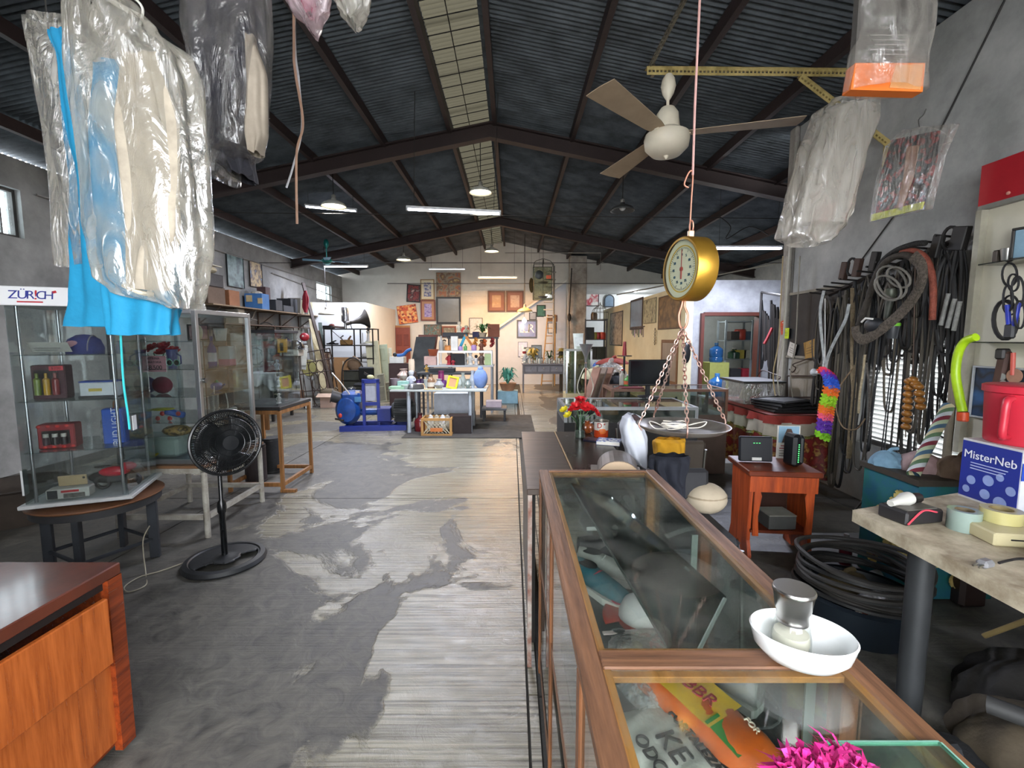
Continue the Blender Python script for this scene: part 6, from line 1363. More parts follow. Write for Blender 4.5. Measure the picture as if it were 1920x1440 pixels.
MB().rod((0,0,.05),(0,0,h+.2),.008,seg=6).build('stem',Lm,t); MB().rod((0,0,h+.2),(0,0,roofz(t.location.x)-t.location.z-.05),.006,seg=6).build('hanging_wire',Lm,t)
MB().box((w_*.25,-w_/2-.01,h*.62),(.14,.01,.1)).build('red_label',M('d8603c',.5),t); MB().bb(-w_/2,w_/2,w_/2-.004,w_/2+.004,0,h).build('back_pane',glass('dfe4d4',.3,dirt=.35),t)
t = thing('wall_plate','dark round plate seen through the wire frame display','plate',P(1011,515,13.3)); MB().lathe([(1e-4,0),(.09,0),(.12,-.015),(.125,-.012)],22).xf(Matrix.Rotation(PI/2,4,'X')).build('plate',M('2c3236',.4),t,True); MB().rod((0,0,.12),(0,0,roofz(t.location.x)-t.location.z-.05),.003,seg=5).build('cord',Lm,t)
t = thing('straw_hat','straw disc hanging at the left of the wire frame display','disc',P(996,535,13.9)); MB().lathe([(1e-4,-.02),(.12,-.02),(.22,.01),(.225,.01)],22).xf(Matrix.Rotation(1.2,4,'Z')@Matrix.Rotation(PI/2,4,'X')).build('disc',M('a08a5c',.8,0,.4,12),t,True); MB().rod((0,0,.2),(0,0,roofz(t.location.x)-t.location.z-.05),.003,seg=5).build('cord',Lm,t)
# spiral step frame + ladder + boards by the column
t = thing('step_ladder','yellow wooden ladder leaning beside the far column','ladder',(0,0,0)); la,lb_,lc,ld = PZ(1015,723,0),PZ(1040,723,0),P(1041,590,15.6),P(1027,590,15.6)
LW = M('b08a52',.6,0,.25,5)
for a,b in ((la,ld),(lb_,lc)): MB().tube([a,b],.022,6).build('stile',LW,t)
for i in range(9): v = (i+.6)/9.4; MB().rod(la.lerp(ld,v),lb_.lerp(lc,v),.014,seg=6).build('rung',LW,t)
t = thing('spiral_stair','pale spiral ladder of flat steps against the column','stair',P(1038,600,15.1)); 
MB().rod((0,0,-t.location.z),(0,0,1.75),.03).build('centre_pole',M('8d8a84',.5),t)
for i in range(7): a = -.6+.25*i; MB().box((-.16,0,0),(.34,.16,.03)).xf(Matrix.Translation((0,0,.1+.24*i))@Matrix.Rotation(a,4,'Z')).build('step',M('a8a8a4',.5),t)
pic('small brown picture on the ladder side of the stair wall',1036,597,FWY,18,12,'5c3a2c',art(['8a6a4c','5a4030','b09070'],6),.02)
t = pic('white board with a black arched frame beside the ladder',1035,615,FWY,16,20,'26282c',M('d8d8d6',.6),.02)
# ================================================================ BLUE PUMP
PB = M('1f4fa0',.35,0,.25,6,alt='16386f'); PBD = M('1c2f86',.4,0,.2)
t = thing('water_pump','big blue water pump with electric motor on a steel skid','pump',(-2.5,8.0,0))
for y in (-.22,.25): MB().box((.2,y,.045),(1.45,.07,.09)).build('skid_rail',PBD,t)
[MB().box((x,0,.06),(.08,.45,.06)).build('cross_member',PBD,t) for x in (-.4,.6)]
MB().lathe([(1e-4,-.2),(.2,-.19),(.26,-.12),(.28,0),(.26,.12),(.2,.19),(1e-4,.2)],28).xf(Matrix.Translation((-.38,0,.36))@Matrix.Rotation(PI/2,4,'X')).build('volute',PB,t,True)
MB().box((-.3,0,.56),(.42,.34,.24),None,.05).build('housing',PB,t)
MB().lathe([(.1,0),(.1,.2),(.12,.2),(.12,.22),(.09,.22),(.09,.05)],24).xf(Matrix.Translation((-.52,-.05,.55))@Matrix.Rotation(-PI/2+.3,4,'Y')@Matrix.Rotation(.3,4,'X')).build('inlet_pipe',M('3a3a3c',.5,.4,.3),t,True)
MB().lathe([(.09,.7),(.09,.68),(.06,.66)],20,(-.3,0,.04)).build('filler_cap',metal('a8a8a4'),t,True)
MB().box((-.13,-.175,.55),(.14,.01,.09)).build('name_plate',M('4f86b8',.4),t); MB().box((-.13,-.178,.68),(.09,.01,.04)).build('label_plate',M('d8c8b8',.4),t); MB().ball((-.5,-.24,.28),.04,12,(1,.4,1)).build('red_cap',M('c8402c',.5),t,True)
MB().rod((-.62,-.2,.22),(-.42,-.28,.2),.018).build('drain_valve',metal('6d6a64'),t); MB().tube([(-.3,-.18,.64),(-.48,-.2,.85),(-.65,-.22,1.02)],.014,8).build('lever',M('c8c8c6',.3,.4),t)
for x in (-.02,.3): MB().box((x,-.1,.48),(.06,.06,.82)).build('frame_post',PBD,t)
MB().box((.14,-.1,.86),(.38,.06,.07)).box((.14,-.1,.46),(.38,.05,.06)).build('frame_beam',PBD,t); MB().box((.14,.05,.9),(.4,.03,.04),(0,.5,0)).build('handle',DKM,t)
MB().box((.14,-.08,.66),(.24,.02,.3)).build('panel',M('b4b6c0',.4),t); MB().ball((.14,-.1,.93),.07,10,(1.2,.7,.6)).build('gauge',M('b8b48a',.4),t,True)
MB().box((.42,0,.26),(.3,.3,.24),None,.01).build('coupling_guard',PBD,t); MB().rod((-.12,0,.3),(.28,0,.3),.06).build('shaft_housing',PB,t,True)
mb = MB().lathe([(1e-4,-.26),(.12,-.26),(.16,-.2),(.165,.2),(.12,.27),(1e-4,.27)],24); mb.xf(Matrix.Translation((.84,0,.32))@Matrix.Rotation(PI/2,4,'Y')).build('motor',M('4c4e50',.5,.3,.3),t,True)
fm_ = MB()
for k in range(28): a = 2*PI*k/28; fm_.box((.19*math.cos(a)*.98,.19*math.sin(a)*.98,0),(.05,.006,.4),(0,0,a))
fm_.xf(Matrix.Translation((.84,0,.32))@Matrix.Rotation(PI/2,4,'Y')).build('cooling_fins',M('5c5e60',.5,.3),t)['kind'] = 'stuff'
t.rotation_euler = (0,0,.12); t.location = (-2.6,8.0,0); t.scale = (.78,1,1)

# ================================================================ GREY TABLE WITH CROCKERY
TY = 7.55; tz = .745
t = thing('grey_table','light grey table on round metal legs covered with crockery','table',(0,0,0)); x0,x1 = P(731,733,TY).x,P(912,733,TY).x
MB().bb(x0,x1,TY-.02,TY+.75,tz-.03,tz,.004).build('tabletop',M('a9aeaa',.5,0,.12),t)
for x in (x0+.3,x1-.28):
    for y in (TY+.05,TY+.66): MB().rod((x,y,0),(x,y,tz-.03),.034,seg=14).build('leg',M('b4bcc4',.35,.3),t,True)
def it(kind,name,label,cat,px,z,Y,*a,**k):
    g = k.pop('group',None); p = P(px,700,Y); t = thing(name,label,cat,(p.x,Y,z+.001),k.pop('rz',0),g); globals()['k_'+kind](t,*a,**k); return t
Y1_ = TY+.16
it('box','tray','flat pale green plastic tray at the left end of the grey table','tray',745,tz,Y1_,.26,.2,.035,'9cc0a0','8cb494')
it('cup','enamel_pot','grey flower pot at the left edge of the grey table','pot',741,tz,TY+.5,.09,.15,'8a7a80')
it('box','basket','mint green woven basket behind the stacked plates','basket',757,tz,TY+.45,.2,.16,.1,'9cc8bc','a8d0c4')
for i in range(7):
    t = thing('metal_plate','round metal plate in the stack on the grey table, level with its neighbours','plate',(P(775,700,TY).x,TY+.2,tz+.001+.011*i),0,'stacked metal plates on the grey table')
    r = .16-.004*i; MB().lathe([(1e-4,0),(r*.6,0),(r,.012),(r*.99,.015),(r*.6,.004),(1e-4,.004)],28).build('plate_body',M('a4a4a6',.28,.85,.15),t,True); MB().lathe([(r*.99,.012),(r*1.02,.014),(r*.99,.017)],28).build('rim',M('b4b4b6',.25,.85),t,True)
    t['label'] = ['metal plate at the bottom of the plate stack','second metal plate from the bottom of the plate stack','third metal plate from the bottom of the plate stack','middle metal plate of the plate stack','third metal plate from the top of the plate stack','second metal plate from the top of the plate stack','topmost metal plate of the stack on the grey table'][i]
it('cup','bowl','clear glass bowl left of the plate stack','bowl',760,tz,Y1_,.08,.07,'b8c4c0')
it('fig','figurine','white porcelain figurine behind the plate stack','figurine',771,tz,TY+.45,.3,'c8ccd8','d8d8d8','c0c4cc')
it('jar','candle','thick cream candle with orange glow standing behind the plates','candle',772,tz+.27,TY+.6,.055,.22,'dcc8b0')
MB().box((P(772,700,TY).x,TY+.6,tz+.135),(.14,.14,.27),None,.01)
t = it('box','candle_stand','dark wooden stand under the thick cream candle','stand',772,tz,TY+.6,.14,.14,.262,'3a2c28')
it('jar','tin','purple glass jar right of the plate stack','jar',784,tz,TY+.5,.04,.12,'4a2a5c','3a2048')
it('jar','tin','dark purple tumbler beside the purple jar','tumbler',791,tz,TY+.55,.04,.14,'2c1c3c')
it('vase','vase','wicker pot lying behind the mint green basket','pot',751,tz,TY+.62,.09,.22,'8a6a4c')
it('vase','flower_bundle','bundle of pale dried flowers left of the candle','flowers',757,tz+.11,TY+.62,.12,.2,'b8a49c')
it('bottle','bottle','round brown glass bottle with a label on the grey table','bottle',808,tz,TY+.2,.065,.25,'8a6a50','6a4a34',lab='d8d0c0')
it('cup','tumbler','clear tumbler between the plates and the brown bottle','tumbler',798,tz,TY+.4,.04,.14,'a8b0a8')
it('vase','pitcher','shiny metal pitcher before the brown bottle','pitcher',823,tz,TY+.14,.085,.17,'9a9ca0')
it('jar','jar','magenta glass jar behind the metal pitcher','jar',827,tz,TY+.55,.055,.26,'7a2458','6a1c4c')
it('jar','jar','small purple cup behind the yellow picture frame','cup',832,tz,TY+.45,.05,.12,'5c2a6c')
t = thing('photo_frame','bright yellow photo frame tilted on the grey table','photo frame',(P(843,700,TY).x,TY+.16,tz+.002),(-.25,.2,-.1)); k_frame(t,.19,.22,'d8cc1e',M('c89468',.6,0,.1),.035)
for i,(px,h,c_,lb) in enumerate(((860,.2,'b4bcb4','clear glass vase right of the yellow frame'),(868,.26,'9ca49c','tall clear glass jar second right of the yellow frame'),(877,.16,'8a948c','grey glass bowl right of the tall clear jar'),(886,.3,'a8b0b8','tall narrow glass vase near the right end of the table'))):
    it('vase','glass_vase',lb,'vase',px,tz,TY+.25+.1*(i % 2),.06,h,c_,group='glassware on the grey table')
it('box','wooden_board','pale round wooden board under the pitcher on the table','board',812,tz,TY+.04,.3,.1,.012,'c2b890')
t = thing('blue_cloth_bundle','light blue cloth bundle at the right end of the grey table','cloth',(P(898,700,TY).x,TY+.35,tz)); MB().ball((0,0,.16),.16,16,(.8,.7,1.1)).build('cloth',M('7a94c8',.8,0,.25,5,.5,20),t,True); MB().ball((0,0,.33),.05,10).build('knot',M('7a94c8',.8),t,True)
# under the table
t = thing('milk_crate','orange brown plastic crate full of white things under the table','crate',(P(818,700,7.4).x,7.5,0)); cm_ = M('b98a4e',.5,0,.2); hw = .235
for x,y in ((-hw,-.16),(hw,-.16),(-hw,.16),(hw,.16)): MB().box((x,y,.15),(.04,.03,.3)).build('corner',cm_,t)
for z in (.02,.28): 
    for y in (-.16,.16): MB().box((0,y,z),(hw*2-.04,.025,.04)).build('rim',cm_,t)
    for x in (-hw,hw): MB().box((x,0,z),(.025,.29,.04)).build('rim',cm_,t)
for s in (-1,1):
    for i in range(7):
        x = -.18+.06*i; MB().rod((max(-.21,min(.21,x-s*.11)),-.16,.05),(max(-.21,min(.21,x+s*.11)),-.16,.26),.006,seg=5).build('lattice_bar',M('c8c0a8',.5),t)
MB().box((0,-.172,.11),(.2,.012,.06)).build('plate',M('d07a3c',.5),t)
for i,(x,c_) in enumerate(((-.12,'cfcac0'),(-.02,'b4a890'),(.08,'dadada'),(.16,'a09888'))): t2 = thing('crate_item',['folded white cloth at the left of the orange brown crate','beige object in the middle of the orange brown crate','white mask shaped dish in the orange brown crate','grey brown object at the right of the orange brown crate'][i],'dish' if i == 2 else 'cloth',(t.location.x+x,7.5,.03)); MB().ball((0,0,.17),.06,12,(1,1.3,2.2)).build('body',M(c_,.6,0,.2),t2,True); MB().ball((0,-.02,.28),.03,8).build('top',M(c_,.6),t2,True)
it('bottle','gas_can','dark red gas can left of the orange brown crate','can',786,0,7.75,.1,.32,'6a1c20','3a1014')
it('box','white_cabinet','white cabinet panel standing behind the grey table legs','cabinet',850,.2,8.5,.68,.4,.38,'d4dae6','c8d0dc')
it('box','black_plinth','low dark plinth under the white cabinet panel','plinth',850,0,8.5,.8,.4,.197,'1e1e20','26262a')
it('box','dark_crate','dark brown box on the floor right of the crate','box',862,0,7.65,.4,.3,.3,'2c2220','3a2c28')
o_ = MB().bb(P(780,800,8.3).x,P(1000,800,8.3).x,7.2,9.4,.001,.012).build('floor_mat',M('45423e',.8,0,.3,6)); tag(o_,'dark grey rubber mat on the floor under the tables','mat')
# benches and rack behind
def simple_table(name,label,px0,px1,y_top,Y,d,col,legcol,th=.04,cat='table'):
    a,b = P(px0,y_top,Y),P(px1,y_top,Y); t = thing(name,label,cat,(0,0,0)); z = a.z
    MB().bb(a.x,b.x,Y,Y+d,z-th,z,.004).build('tabletop',M(col,.5,0,.2),t)
    for x in (a.x+.04,b.x-.04):
        for y in (Y+.04,Y+d-.04): MB().bb(x-.02,x+.02,y-.02,y+.02,0,z-th).build('leg',M(legcol,.5),t)
    globals()['LT'] = t; return z
bz = simple_table('dark_bench','long black bench table behind the crockery table',781,905,699,9.0,.5,'2c3036','26282c')
wz = simple_table('white_rack','grey lower shelf table with the white rack on it',797,925,685,9.75,.6,'b4b8bc','8a8e92')
t = thing('white_rack','white tubular two tier rack standing on the grey table','rack',(0,0,0)); a,b = P(821,658,9.85),P(921,658,9.85)
for x in (a.x,(a.x+b.x)/2,b.x):
    for y in (9.85,10.25): MB().box((x,y,(wz+a.z)/2),(.035,.035,a.z-wz)).build('post',WHT,t)
for y in (9.85,10.25): MB().bb(a.x,b.x,y-.018,y+.018,a.z-.04,a.z).build('rail',WHT,t)
MB().bb(a.x,b.x,9.83,10.27,a.z-.002,a.z+.006).build('shelf',M('d4d4d0',.5),t); rz_ = a.z+.008
dz_ = simple_table('dark_rack','dark rack table with toys behind the white rack',838,934,632,10.9,.5,'3a3a3c','3a3a3c')
def obj_row(rows):
    for r in rows: it(*r[:-1],**(r[-1] if isinstance(r[-1],dict) else {}))
S_ = {}
obj_row([
 ('fig','doll','doll in a red dress on the left of the white rack','doll',843,wz,9.95,.3,'a82430','c8a08a',S_),
 ('box','handbag','black open handbag on the lower tier of the white rack','bag',860,wz,9.9,.3,.2,.24,'1c1c1e','26262a',S_),
 ('fig','toy_figure','red and black toy figure before the black handbag','toy',850,wz,9.8,.16,'9c2030','2a2a2c',S_),
 ('box','pillow_box','pale pink box with flowers left of the white rack','box',808,wz,9.85,.26,.16,.18,'c8a8a0','d4b8b0',S_),
 ('cup','clay_pot','reddish clay bowl above the pale pink box','bowl',813,wz+.2,9.87,.12,.14,'9a5034',S_),
 ('fig','swan_ornament','white swan shaped ornament in the middle of the white rack','ornament',882,wz,9.9,.3,'c8c8c4','d8d8d4','c8c8c4',S_),
 ('fig','toy_cow','black and white toy cow on the white rack','toy',893,wz,9.9,.22,'c8c8c8','1c1c1e','2a2a2a',S_),
 ('fig','doll','doll with brown curls at the right of the white rack','doll',903,wz,9.9,.3,'5c4a44','b08a6c','6a3c22',S_),
 ('box','book_stack','green and white books at the right end of the white rack','books',915,wz,9.9,.14,.18,.24,'a8bc8c','c8d0b8',S_),
 ('bottle','silver_lamp','slim silver lamp base on the left top of the white rack','lamp',828,rz_,9.95,.05,.32,'9a9a98','b4b4b0',S_),
 ('fig','figurine','beige china figurine beside the slim silver lamp','figurine',834,rz_,10.0,.24,'b8a890','c8b8a0',S_),
 ('jar','orange_ball','round orange pot on top of the white rack','pot',841,rz_,9.95,.08,.1,'c8864a','b8763c',S_),
 ('box','white_box','tall white perfume box standing on the white rack','box',853,rz_,9.95,.15,.1,.3,'dcdcd8','e4e0dc',S_),
 ('jar','yarn_ball','small violet ball on top of the white rack','ball',864,rz_,9.95,.05,.09,'a088c0',S_),
 ('bottle','green_bottle','small green bottle right of the violet ball','bottle',873,rz_,9.95,.04,.14,'5c9a5c','3c6a3c',S_),
 ('jar','violet_jar','violet cup at the foot of the orange ruler on the rack','cup',889,rz_,9.95,.06,.12,'a484b8',S_),
 ('fig','toy_bear','brown toy bear among the autumn flowers on the rack','toy',903,rz_,10.0,.24,'6a3a28','8a5a3c',S_),
 ('box','radio','brown wooden cage radio at the top right of the dark rack','radio',926,dz_,11.05,.28,.16,.3,'7a4630','8a5438',S_),
 ('box','toy_chest','dark grey stereo at the back of the dark rack','stereo',855,dz_,11.1,.6,.3,.1,'3c3e42','4a4c50',S_),
 ('fig','toy_dog','white plush dog with dark eyes on top of the rack','toy',862,dz_+.11,11.05,.26,'d8d0bc','dcd4c0','c8bca8',S_),
 ('fig','toy_dog','second white plush dog right of the first on the rack','toy',875,dz_+.001,11.3,.3,'cfc8b0','d4ccb8','c0b498',S_),
 ('box','gift_box','dark blue box between the ruler and the flowers','box',893,dz_,11.1,.16,.14,.12,'2a2c4c','34365a',S_),
])
for i,(px0,px1,c_,lb) in enumerate(((861,871,'2f8fb0','turquoise ruler shaped toy leaning left on the white rack'),(875,890,'d08a4a','orange ruler shaped toy leaning across the white rack'))):
    lean('toy_bat',lb,'toy',P(px0 if i == 0 else px1,655,10.05),P(px1+2 if i == 0 else px0-3,628,10.3),.07,.02,c_)
t = thing('autumn_flowers','heap of orange and red artificial flowers on the rack','flowers',(P(907,700,10).x,10.1,rz_))
for i in range(12): m2 = MB(); flower(m2,(.22*math.sin(i*2.1),.08*math.cos(i*3),.1+.16*((i*7) % 5)/5),.06,6,2,(math.sin(i),-.8,.6)); m2.build('flower',M(['b85a2a','8a2a2a','c88a3c'][i % 3],.7,0,.3),t)
it('plant','potted_fern','green leafy plant in a small square pot on the dark rack','plant',905,dz_,11.1,.28,.34,'c8b8a0','3c7038',26)
it('box','brown_chest','dark brown chest behind the left end of the table','chest',757,0,11.0,.62,.4,1.0,'3c2a2a','4a3434')
it('box','white_printer','white box on the left of the dark brown chest','box',747,1.012,11.0,.34,.3,.14,'d8dad6','e0e2de')
t = thing('tape_dispenser','blue curved tape dispenser on the white box','dispenser',(P(757,700,11).x,11.0,1.165)); MB().tube(catmull([(-.15,0,.03),(0,0,.05),(.1,0,.14),(.2,0,.18)],5),.04,10).build('body',M('2c62a8',.4,0,.1),t,True); MB().ball((-.2,0,.05),.055,12).build('black_cup',M('1c1c1e',.4),t,True)
lean('dark_board','large dark green board leaning behind the bench','board',P(786,706,10.6),P(799,632,11.2),.5,.03,'2c3030')
lean('brown_door','brown framed glass cabinet door leaning behind the dark board','cabinet door',P(792,706,10.9),P(803,628,11.4),.5,.03,'6a3c30')
it('fig','gold_ornament','gold round ornament on the floor by the leaning board','ornament',800,bz,9.2,.16,'a8843c','b89444')
it('box','black_stereo','flat black stereo lying on the black bench','stereo',830,bz,9.25,.5,.3,.07,'26282c','303236')
# black stool with a print on it right of the table
simple_table('black_stool','black low stool on the dark mat right of the table',903,950,766,8.6,.42,'4a4c50','1c1c1e',cat='stool')
it('box','printed_box','pale printed box on the black low stool','box',926,P(903,766,8.6).z,8.8,.3,.24,.12,'a89aa0','b0a4a8')
# teal plant and crate right of the watermark area, far sideboard with glasses
t = thing('potted_fern','teal green bushy plant in a terracotta bowl on the floor','plant',(P(952,700,11.3).x,11.3,.3)); k_plant(t,.3,.6,'a87858','4f9a88',30,.7,4)
it('box','blue_crate','light blue crate under the teal green plant','crate',952,0,11.3,.5,.4,.298,'8ab0c0','9cc0cc')
sz = simple_table('grey_sideboard','long grey painted sideboard with drawers before the stair wall',979,1060,682,13.4,.5,'77767c','6a696f')
t = LT; a,b = P(983,700,13.4),P(1056,700,13.4)
MB().bb(a.x,b.x,13.46,13.86,.55,sz-.045).build('case',M('77767c',.5,0,.2),t)
for i in range(3): w_ = (b.x-a.x)/3; MB().bb(a.x+w_*i+.02,a.x+w_*(i+1)-.02,13.44,13.46,.62,sz-.08).build('drawer',M('828188',.5,0,.15),t); MB().ball((a.x+w_*(i+.5),13.43,.72),.02,8).build('knob',metal('b8b4a8'),t,True)
for i in range(16):
    px = 984+4.6*i; r = .03+.015*(i % 3 == 0); h = .1+.05*((i*7) % 4)/2
    gl = ['clear glass goblet','small white cup','grey glass tumbler','pale china figure'][i % 4]
    it(['vase','cup','jar','fig'][i % 4],'glassware',gl+' %s on the far grey sideboard' % ['first from left','second from left','third from left','rightmost of its kind'][i//4],['goblet','cup','tumbler','figurine'][i % 4],px,sz,13.5+.12*(i % 2),*([r,h,'b8c0bc'] if i % 4 < 3 else [h*1.4,'b8b0a8','c8c0b8']),group=gl+'s on the far sideboard')
it('plant','gold_flowers','bunch of golden dried flowers behind the row of glasses','flowers',1000,sz,13.75,.28,.5,'a8985c','b8a04c',24,.3,7)
it('plant','small_plant','small dark leafed plant before the white print','plant',1030,sz,13.7,.2,.4,'2a2a28','3a5c34',16,.3,8)
it('fig','santa_figure','red and white striped figure at the left end of the sideboard','figurine',983,sz,13.6,.42,'c8c8c8','a83434','d8d8d4')
pic('white sheet picture leaning above the far sideboard',980,655,FWY,18,28,'8a8c90',art(['d8dce8','b8c4e0','e8e8ec'],5),.015)
pic('pale print with dark flowers leaning on the far sideboard',993,662,13.94,22,22,'6a6c70',art(['c8ccc0','d0d4c8','5c6458'],6),.015)
pic('grey framed print leaning at the right of the far sideboard',1006,660,13.99,20,26,'5c6060',art(['8a9094','a0a8a8'],5),.02)
t = thing('hat_stack','stack of dark gold hats on a post by the far column','hats',(P(1052,700,13.8).x,13.8,0)); MB().rod((0,0,0),(0,0,.95),.05).build('post',M('4a3c2c',.6),t)
for i in range(4): MB().lathe([(.2-.02*i,0),(.2-.02*i,.012),(.09,.03),(.07,.09),(1e-4,.1)],20,(0,0,.92+.1*i)).build('hat',M(['6a5a2c','8a7838','3a3424','94803c'][i],.7,0,.3),t,True)
t = thing('kettle','dark chain pulley hanging on the far column','pulley',(2.2-.3,15.18,2.3)); MB().ball((0,0,0),.09,12,(.7,.7,1.6)).build('block',DKM,t,True)
MB().rod((.0,0,.1),(.06,0,1.6),.02,seg=6).rod((.0,0,-.1),(.02,.0,-1.3),.016,seg=6).build('hanging_chain',DKM,t)
t.name = 'chain_pulley'

# ================================================================ BACK ROOM AND CREAM WALL
pic('white framed picture of a red flower in the back room',1110,561,19.55,26,26,'26282a',art(['e4e4e0','b8283c','dcdcd8','e4e4e0'],1.6),.03)
t = thing('arched_mirror','arched dark framed mirror on the back room wall','mirror',P(1142,576,19.55)); ap = lambda r,z: [(-r,0),(r,0)]+[(r*math.cos(a*PI/12),z+r*math.sin(a*PI/12)) for a in range(13)]
MB().prism(ap(.22,.32),.04).build('frame',M('20242c',.5),t); MB().prism([(x,z+.04) for x,z in ap(.17,.28)],.05).build('glass_panel',M('8094a8',.15),t)
def shelfunit(label,px0,px1,ytop,Y,n,col):
    a,b = P(px0,ytop,Y),P(px1,ytop,Y); t = thing('shelf_unit',label,'shelves',(0,0,0)); H_ = a.z
    for x in (a.x,b.x):
        for y in (Y,Y+.4): MB().bb(x-.02,x+.02,y-.02,y+.02,0,H_).build('upright',M(col,.5),t)
    zs = [.25+(H_-.3)*i/(n-1) for i in range(n)]
    for z in zs: MB().bb(a.x,b.x,Y,Y+.4,z,z+.025).build('shelf',M(col,.5),t)
    return zs
zs = shelfunit('dark metal shelves with goods in the back room',1098,1138,598,15.2,4,'3c3e44')
for i,(px,k,c_,lb) in enumerate(((1103,2,'2a3034','dark box at the left of the back room shelf'),(1112,3,'55483c','brown jar on the top back room shelf'),(1120,2,'8a1c24','red helmet on the middle back room shelf'),(1128,2,'a83a2c','orange red ball on the middle back room shelf'),(1114,2,'8a8434','olive cap on the middle back room shelf'),(1125,1,'1e2a26','black case on the low back room shelf'),(1108,1,'1c2424','dark crate on the low back room shelf'))):
    it('jar' if i in (1,2,3,4) else 'box','shelf_goods',lb,'goods',px,zs[k]+.026,15.4,*((.11,.24,c_) if i in (1,2,3,4) else (.3,.3,.4,c_)))
t = thing('bird_cage','domed wire bird cage on top of the back room shelves','cage',(P(1125,700,15.2).x,15.4,zs[3]+.03)); CG = M('8a8c84',.5,.3)
for i in range(14): a = 2*PI*i/14; MB().tube(catmull([(.27*math.cos(a),.27*math.sin(a),0),(.27*math.cos(a),.27*math.sin(a),.25),(.2*math.cos(a),.2*math.sin(a),.38),(.02*math.cos(a),.02*math.sin(a),.5)],3),.006,5).build('wire',CG,t)
for r,z in ((.27,.01),(.27,.25),(.2,.38)): MB().tube([(r*math.cos(2*PI*k/24),r*math.sin(2*PI*k/24),z) for k in range(24)],.008,5,True).build('hoop',CG,t)
MB().lathe([(1e-4,.5),(.03,.52),(.01,.58),(1e-4,.6)],10).build('finial',CG,t)
CW = 3.44
xpic('tall dark mirror strip with a bright edge on the cream wall',CW,1168,1145,585,648,'2c2824',art(['3a342c','a89c88','2c2824'],3),.03)
xpic('narrow framed mirror on the cream wall',CW,1206,1183,560,618,'3c2c24',M('8d98a8',.15,0,.2,3),.06)
xpic('dark figure relief picture on the cream wall',CW,1231,1208,560,606,'8a8468',art(['2c2820','8a8468','b0a884','3c362c'],4),.02)
xpic('large brown painting behind the scale dial on the cream wall',CW,1277,1236,552,617,'4a3420',art(['5c4424','7a5c34','4a3418','8a6a3c'],2),.03)
xpic('brown framed mirror low on the cream wall behind the monitor',CW,1272,1241,637,720,'7a5434',M('9a8a78',.3,0,.3,3),.07)
t = thing('key_rack','wooden key rack with hanging trinkets on the cream wall','rack',(CW,PX(1195,630,CW).y,1.62),PI/2)
MB().box((0,0,.3),(1.3,.02,.03)).build('rail',RUST,t)
for i in range(9): MB().rod((-.55+.14*i,-.01,.3),(-.55+.14*i,-.01,.02+.05*(i % 3)),.025,seg=6).build('trinket',M(['9a8878','6a5c4c','a890a0','5c6a5c'][i % 4],.6),t)
t = thing('wooden_rattle','long wooden bead rattle hanging on the cream wall','ornament',(CW-.03,PX(1230,640,CW).y,1.45)); MB().rod((0,0,0),(0,0,.4),.012).build('stick',RUST,t); [MB().ball((0,0,.05+.07*i),.03,8).build('bead',M('b8a888',.6),t,True) for i in range(5)]
# ================================================================ GLASS COUNTERS IN THE MIDDLE RIGHT
def counter(label,x0,x1,y0,y1,z,body,frame,low=.5,name='glass_counter'):
    t = thing(name,label,'counter',(0,0,0)); fm_ = frame
    MB().bb(x0,x1,y0,y1,.02,low).build('body',body,t)
    for x in (x0,x1-.03):
        for y in (y0,y1-.03): MB().bb(x,x+.03,y,y+.03,low,z-.03).build('post',fm_,t)
    for y in (y0,y1-.03): MB().bb(x0,x1,y,y+.03,z-.03,z).build('rail',fm_,t)
    for x in (x0,x1-.03): MB().bb(x,x+.03,y0+.03,y1-.03,z-.03,z).build('rail',fm_,t)
    MB().bb(x0+.03,x1-.03,y0+.03,y1-.03,z-.012,z-.004).build('top_pane',glass('d8e4de',.4,dirt=.15),t)
    MB().bb(x0+.01,x1-.01,y0+.004,y0+.01,low,z-.03).build('front_pane',glass('b8c4be',.3,dirt=.3),t); return t
counter('low aluminium and glass counter behind the brown desk',.5,1.78,4.28,4.98,.95,M('1d1c1e',.6,0,.4,30),M('8d9092',.4,.5,.2),.8)
it('box','speckled_panel','speckled dark kick panel of granite look below the counter edge','panel',0,0,5,.1,.1,.1,'26262a') if 0 else None
rl = counter('brown framed glass showcase full of dark jars behind the low counter',1.15,2.5,5.2,5.75,1.02,M('5c4a40',.6,0,.3),M('6d4a38',.5),.72,'brown_showcase')
for i in range(11):
    x = 1.28+.105*i; it('bottle' if i % 3 else 'jar','dark_jar',['squat black jar','slim silver black bottle','dark glass bottle'][i % 3]+' %s in the brown framed showcase' % ['leftmost of its kind','second of its kind','third of its kind','rightmost of its kind'][i//3],'bottle',0,0,5.45,.035,.14+.03*(i % 2),['2a2c30','5c6068','3a3230'][i % 3],'6a6c70',group='jars in the brown framed showcase').location = (x,5.42+.1*(i % 2),.722)
# monitor
t = thing('monitor','black computer monitor seen from behind the hanging scale','monitor',(P(1217,700,5.0).x,5.0,1.04),.06)
MB().box((0,0,.18),(.46,.035,.29),None,.006).build('bezel',M('121418',.35),t); MB().box((0,-.019,.185),(.435,.004,.255)).build('screen',M('0d1318',.12),t)
MB().box((0,.03,.0),(.05,.03,.2),None,.004).build('stand_neck',M('121418',.4),t); MB().lathe([(1e-4,-.09),(.12,-.09),(.12,-.08),(1e-4,-.07)],24).build('stand_base',M('121418',.4),t)
t.location.z = 1.045
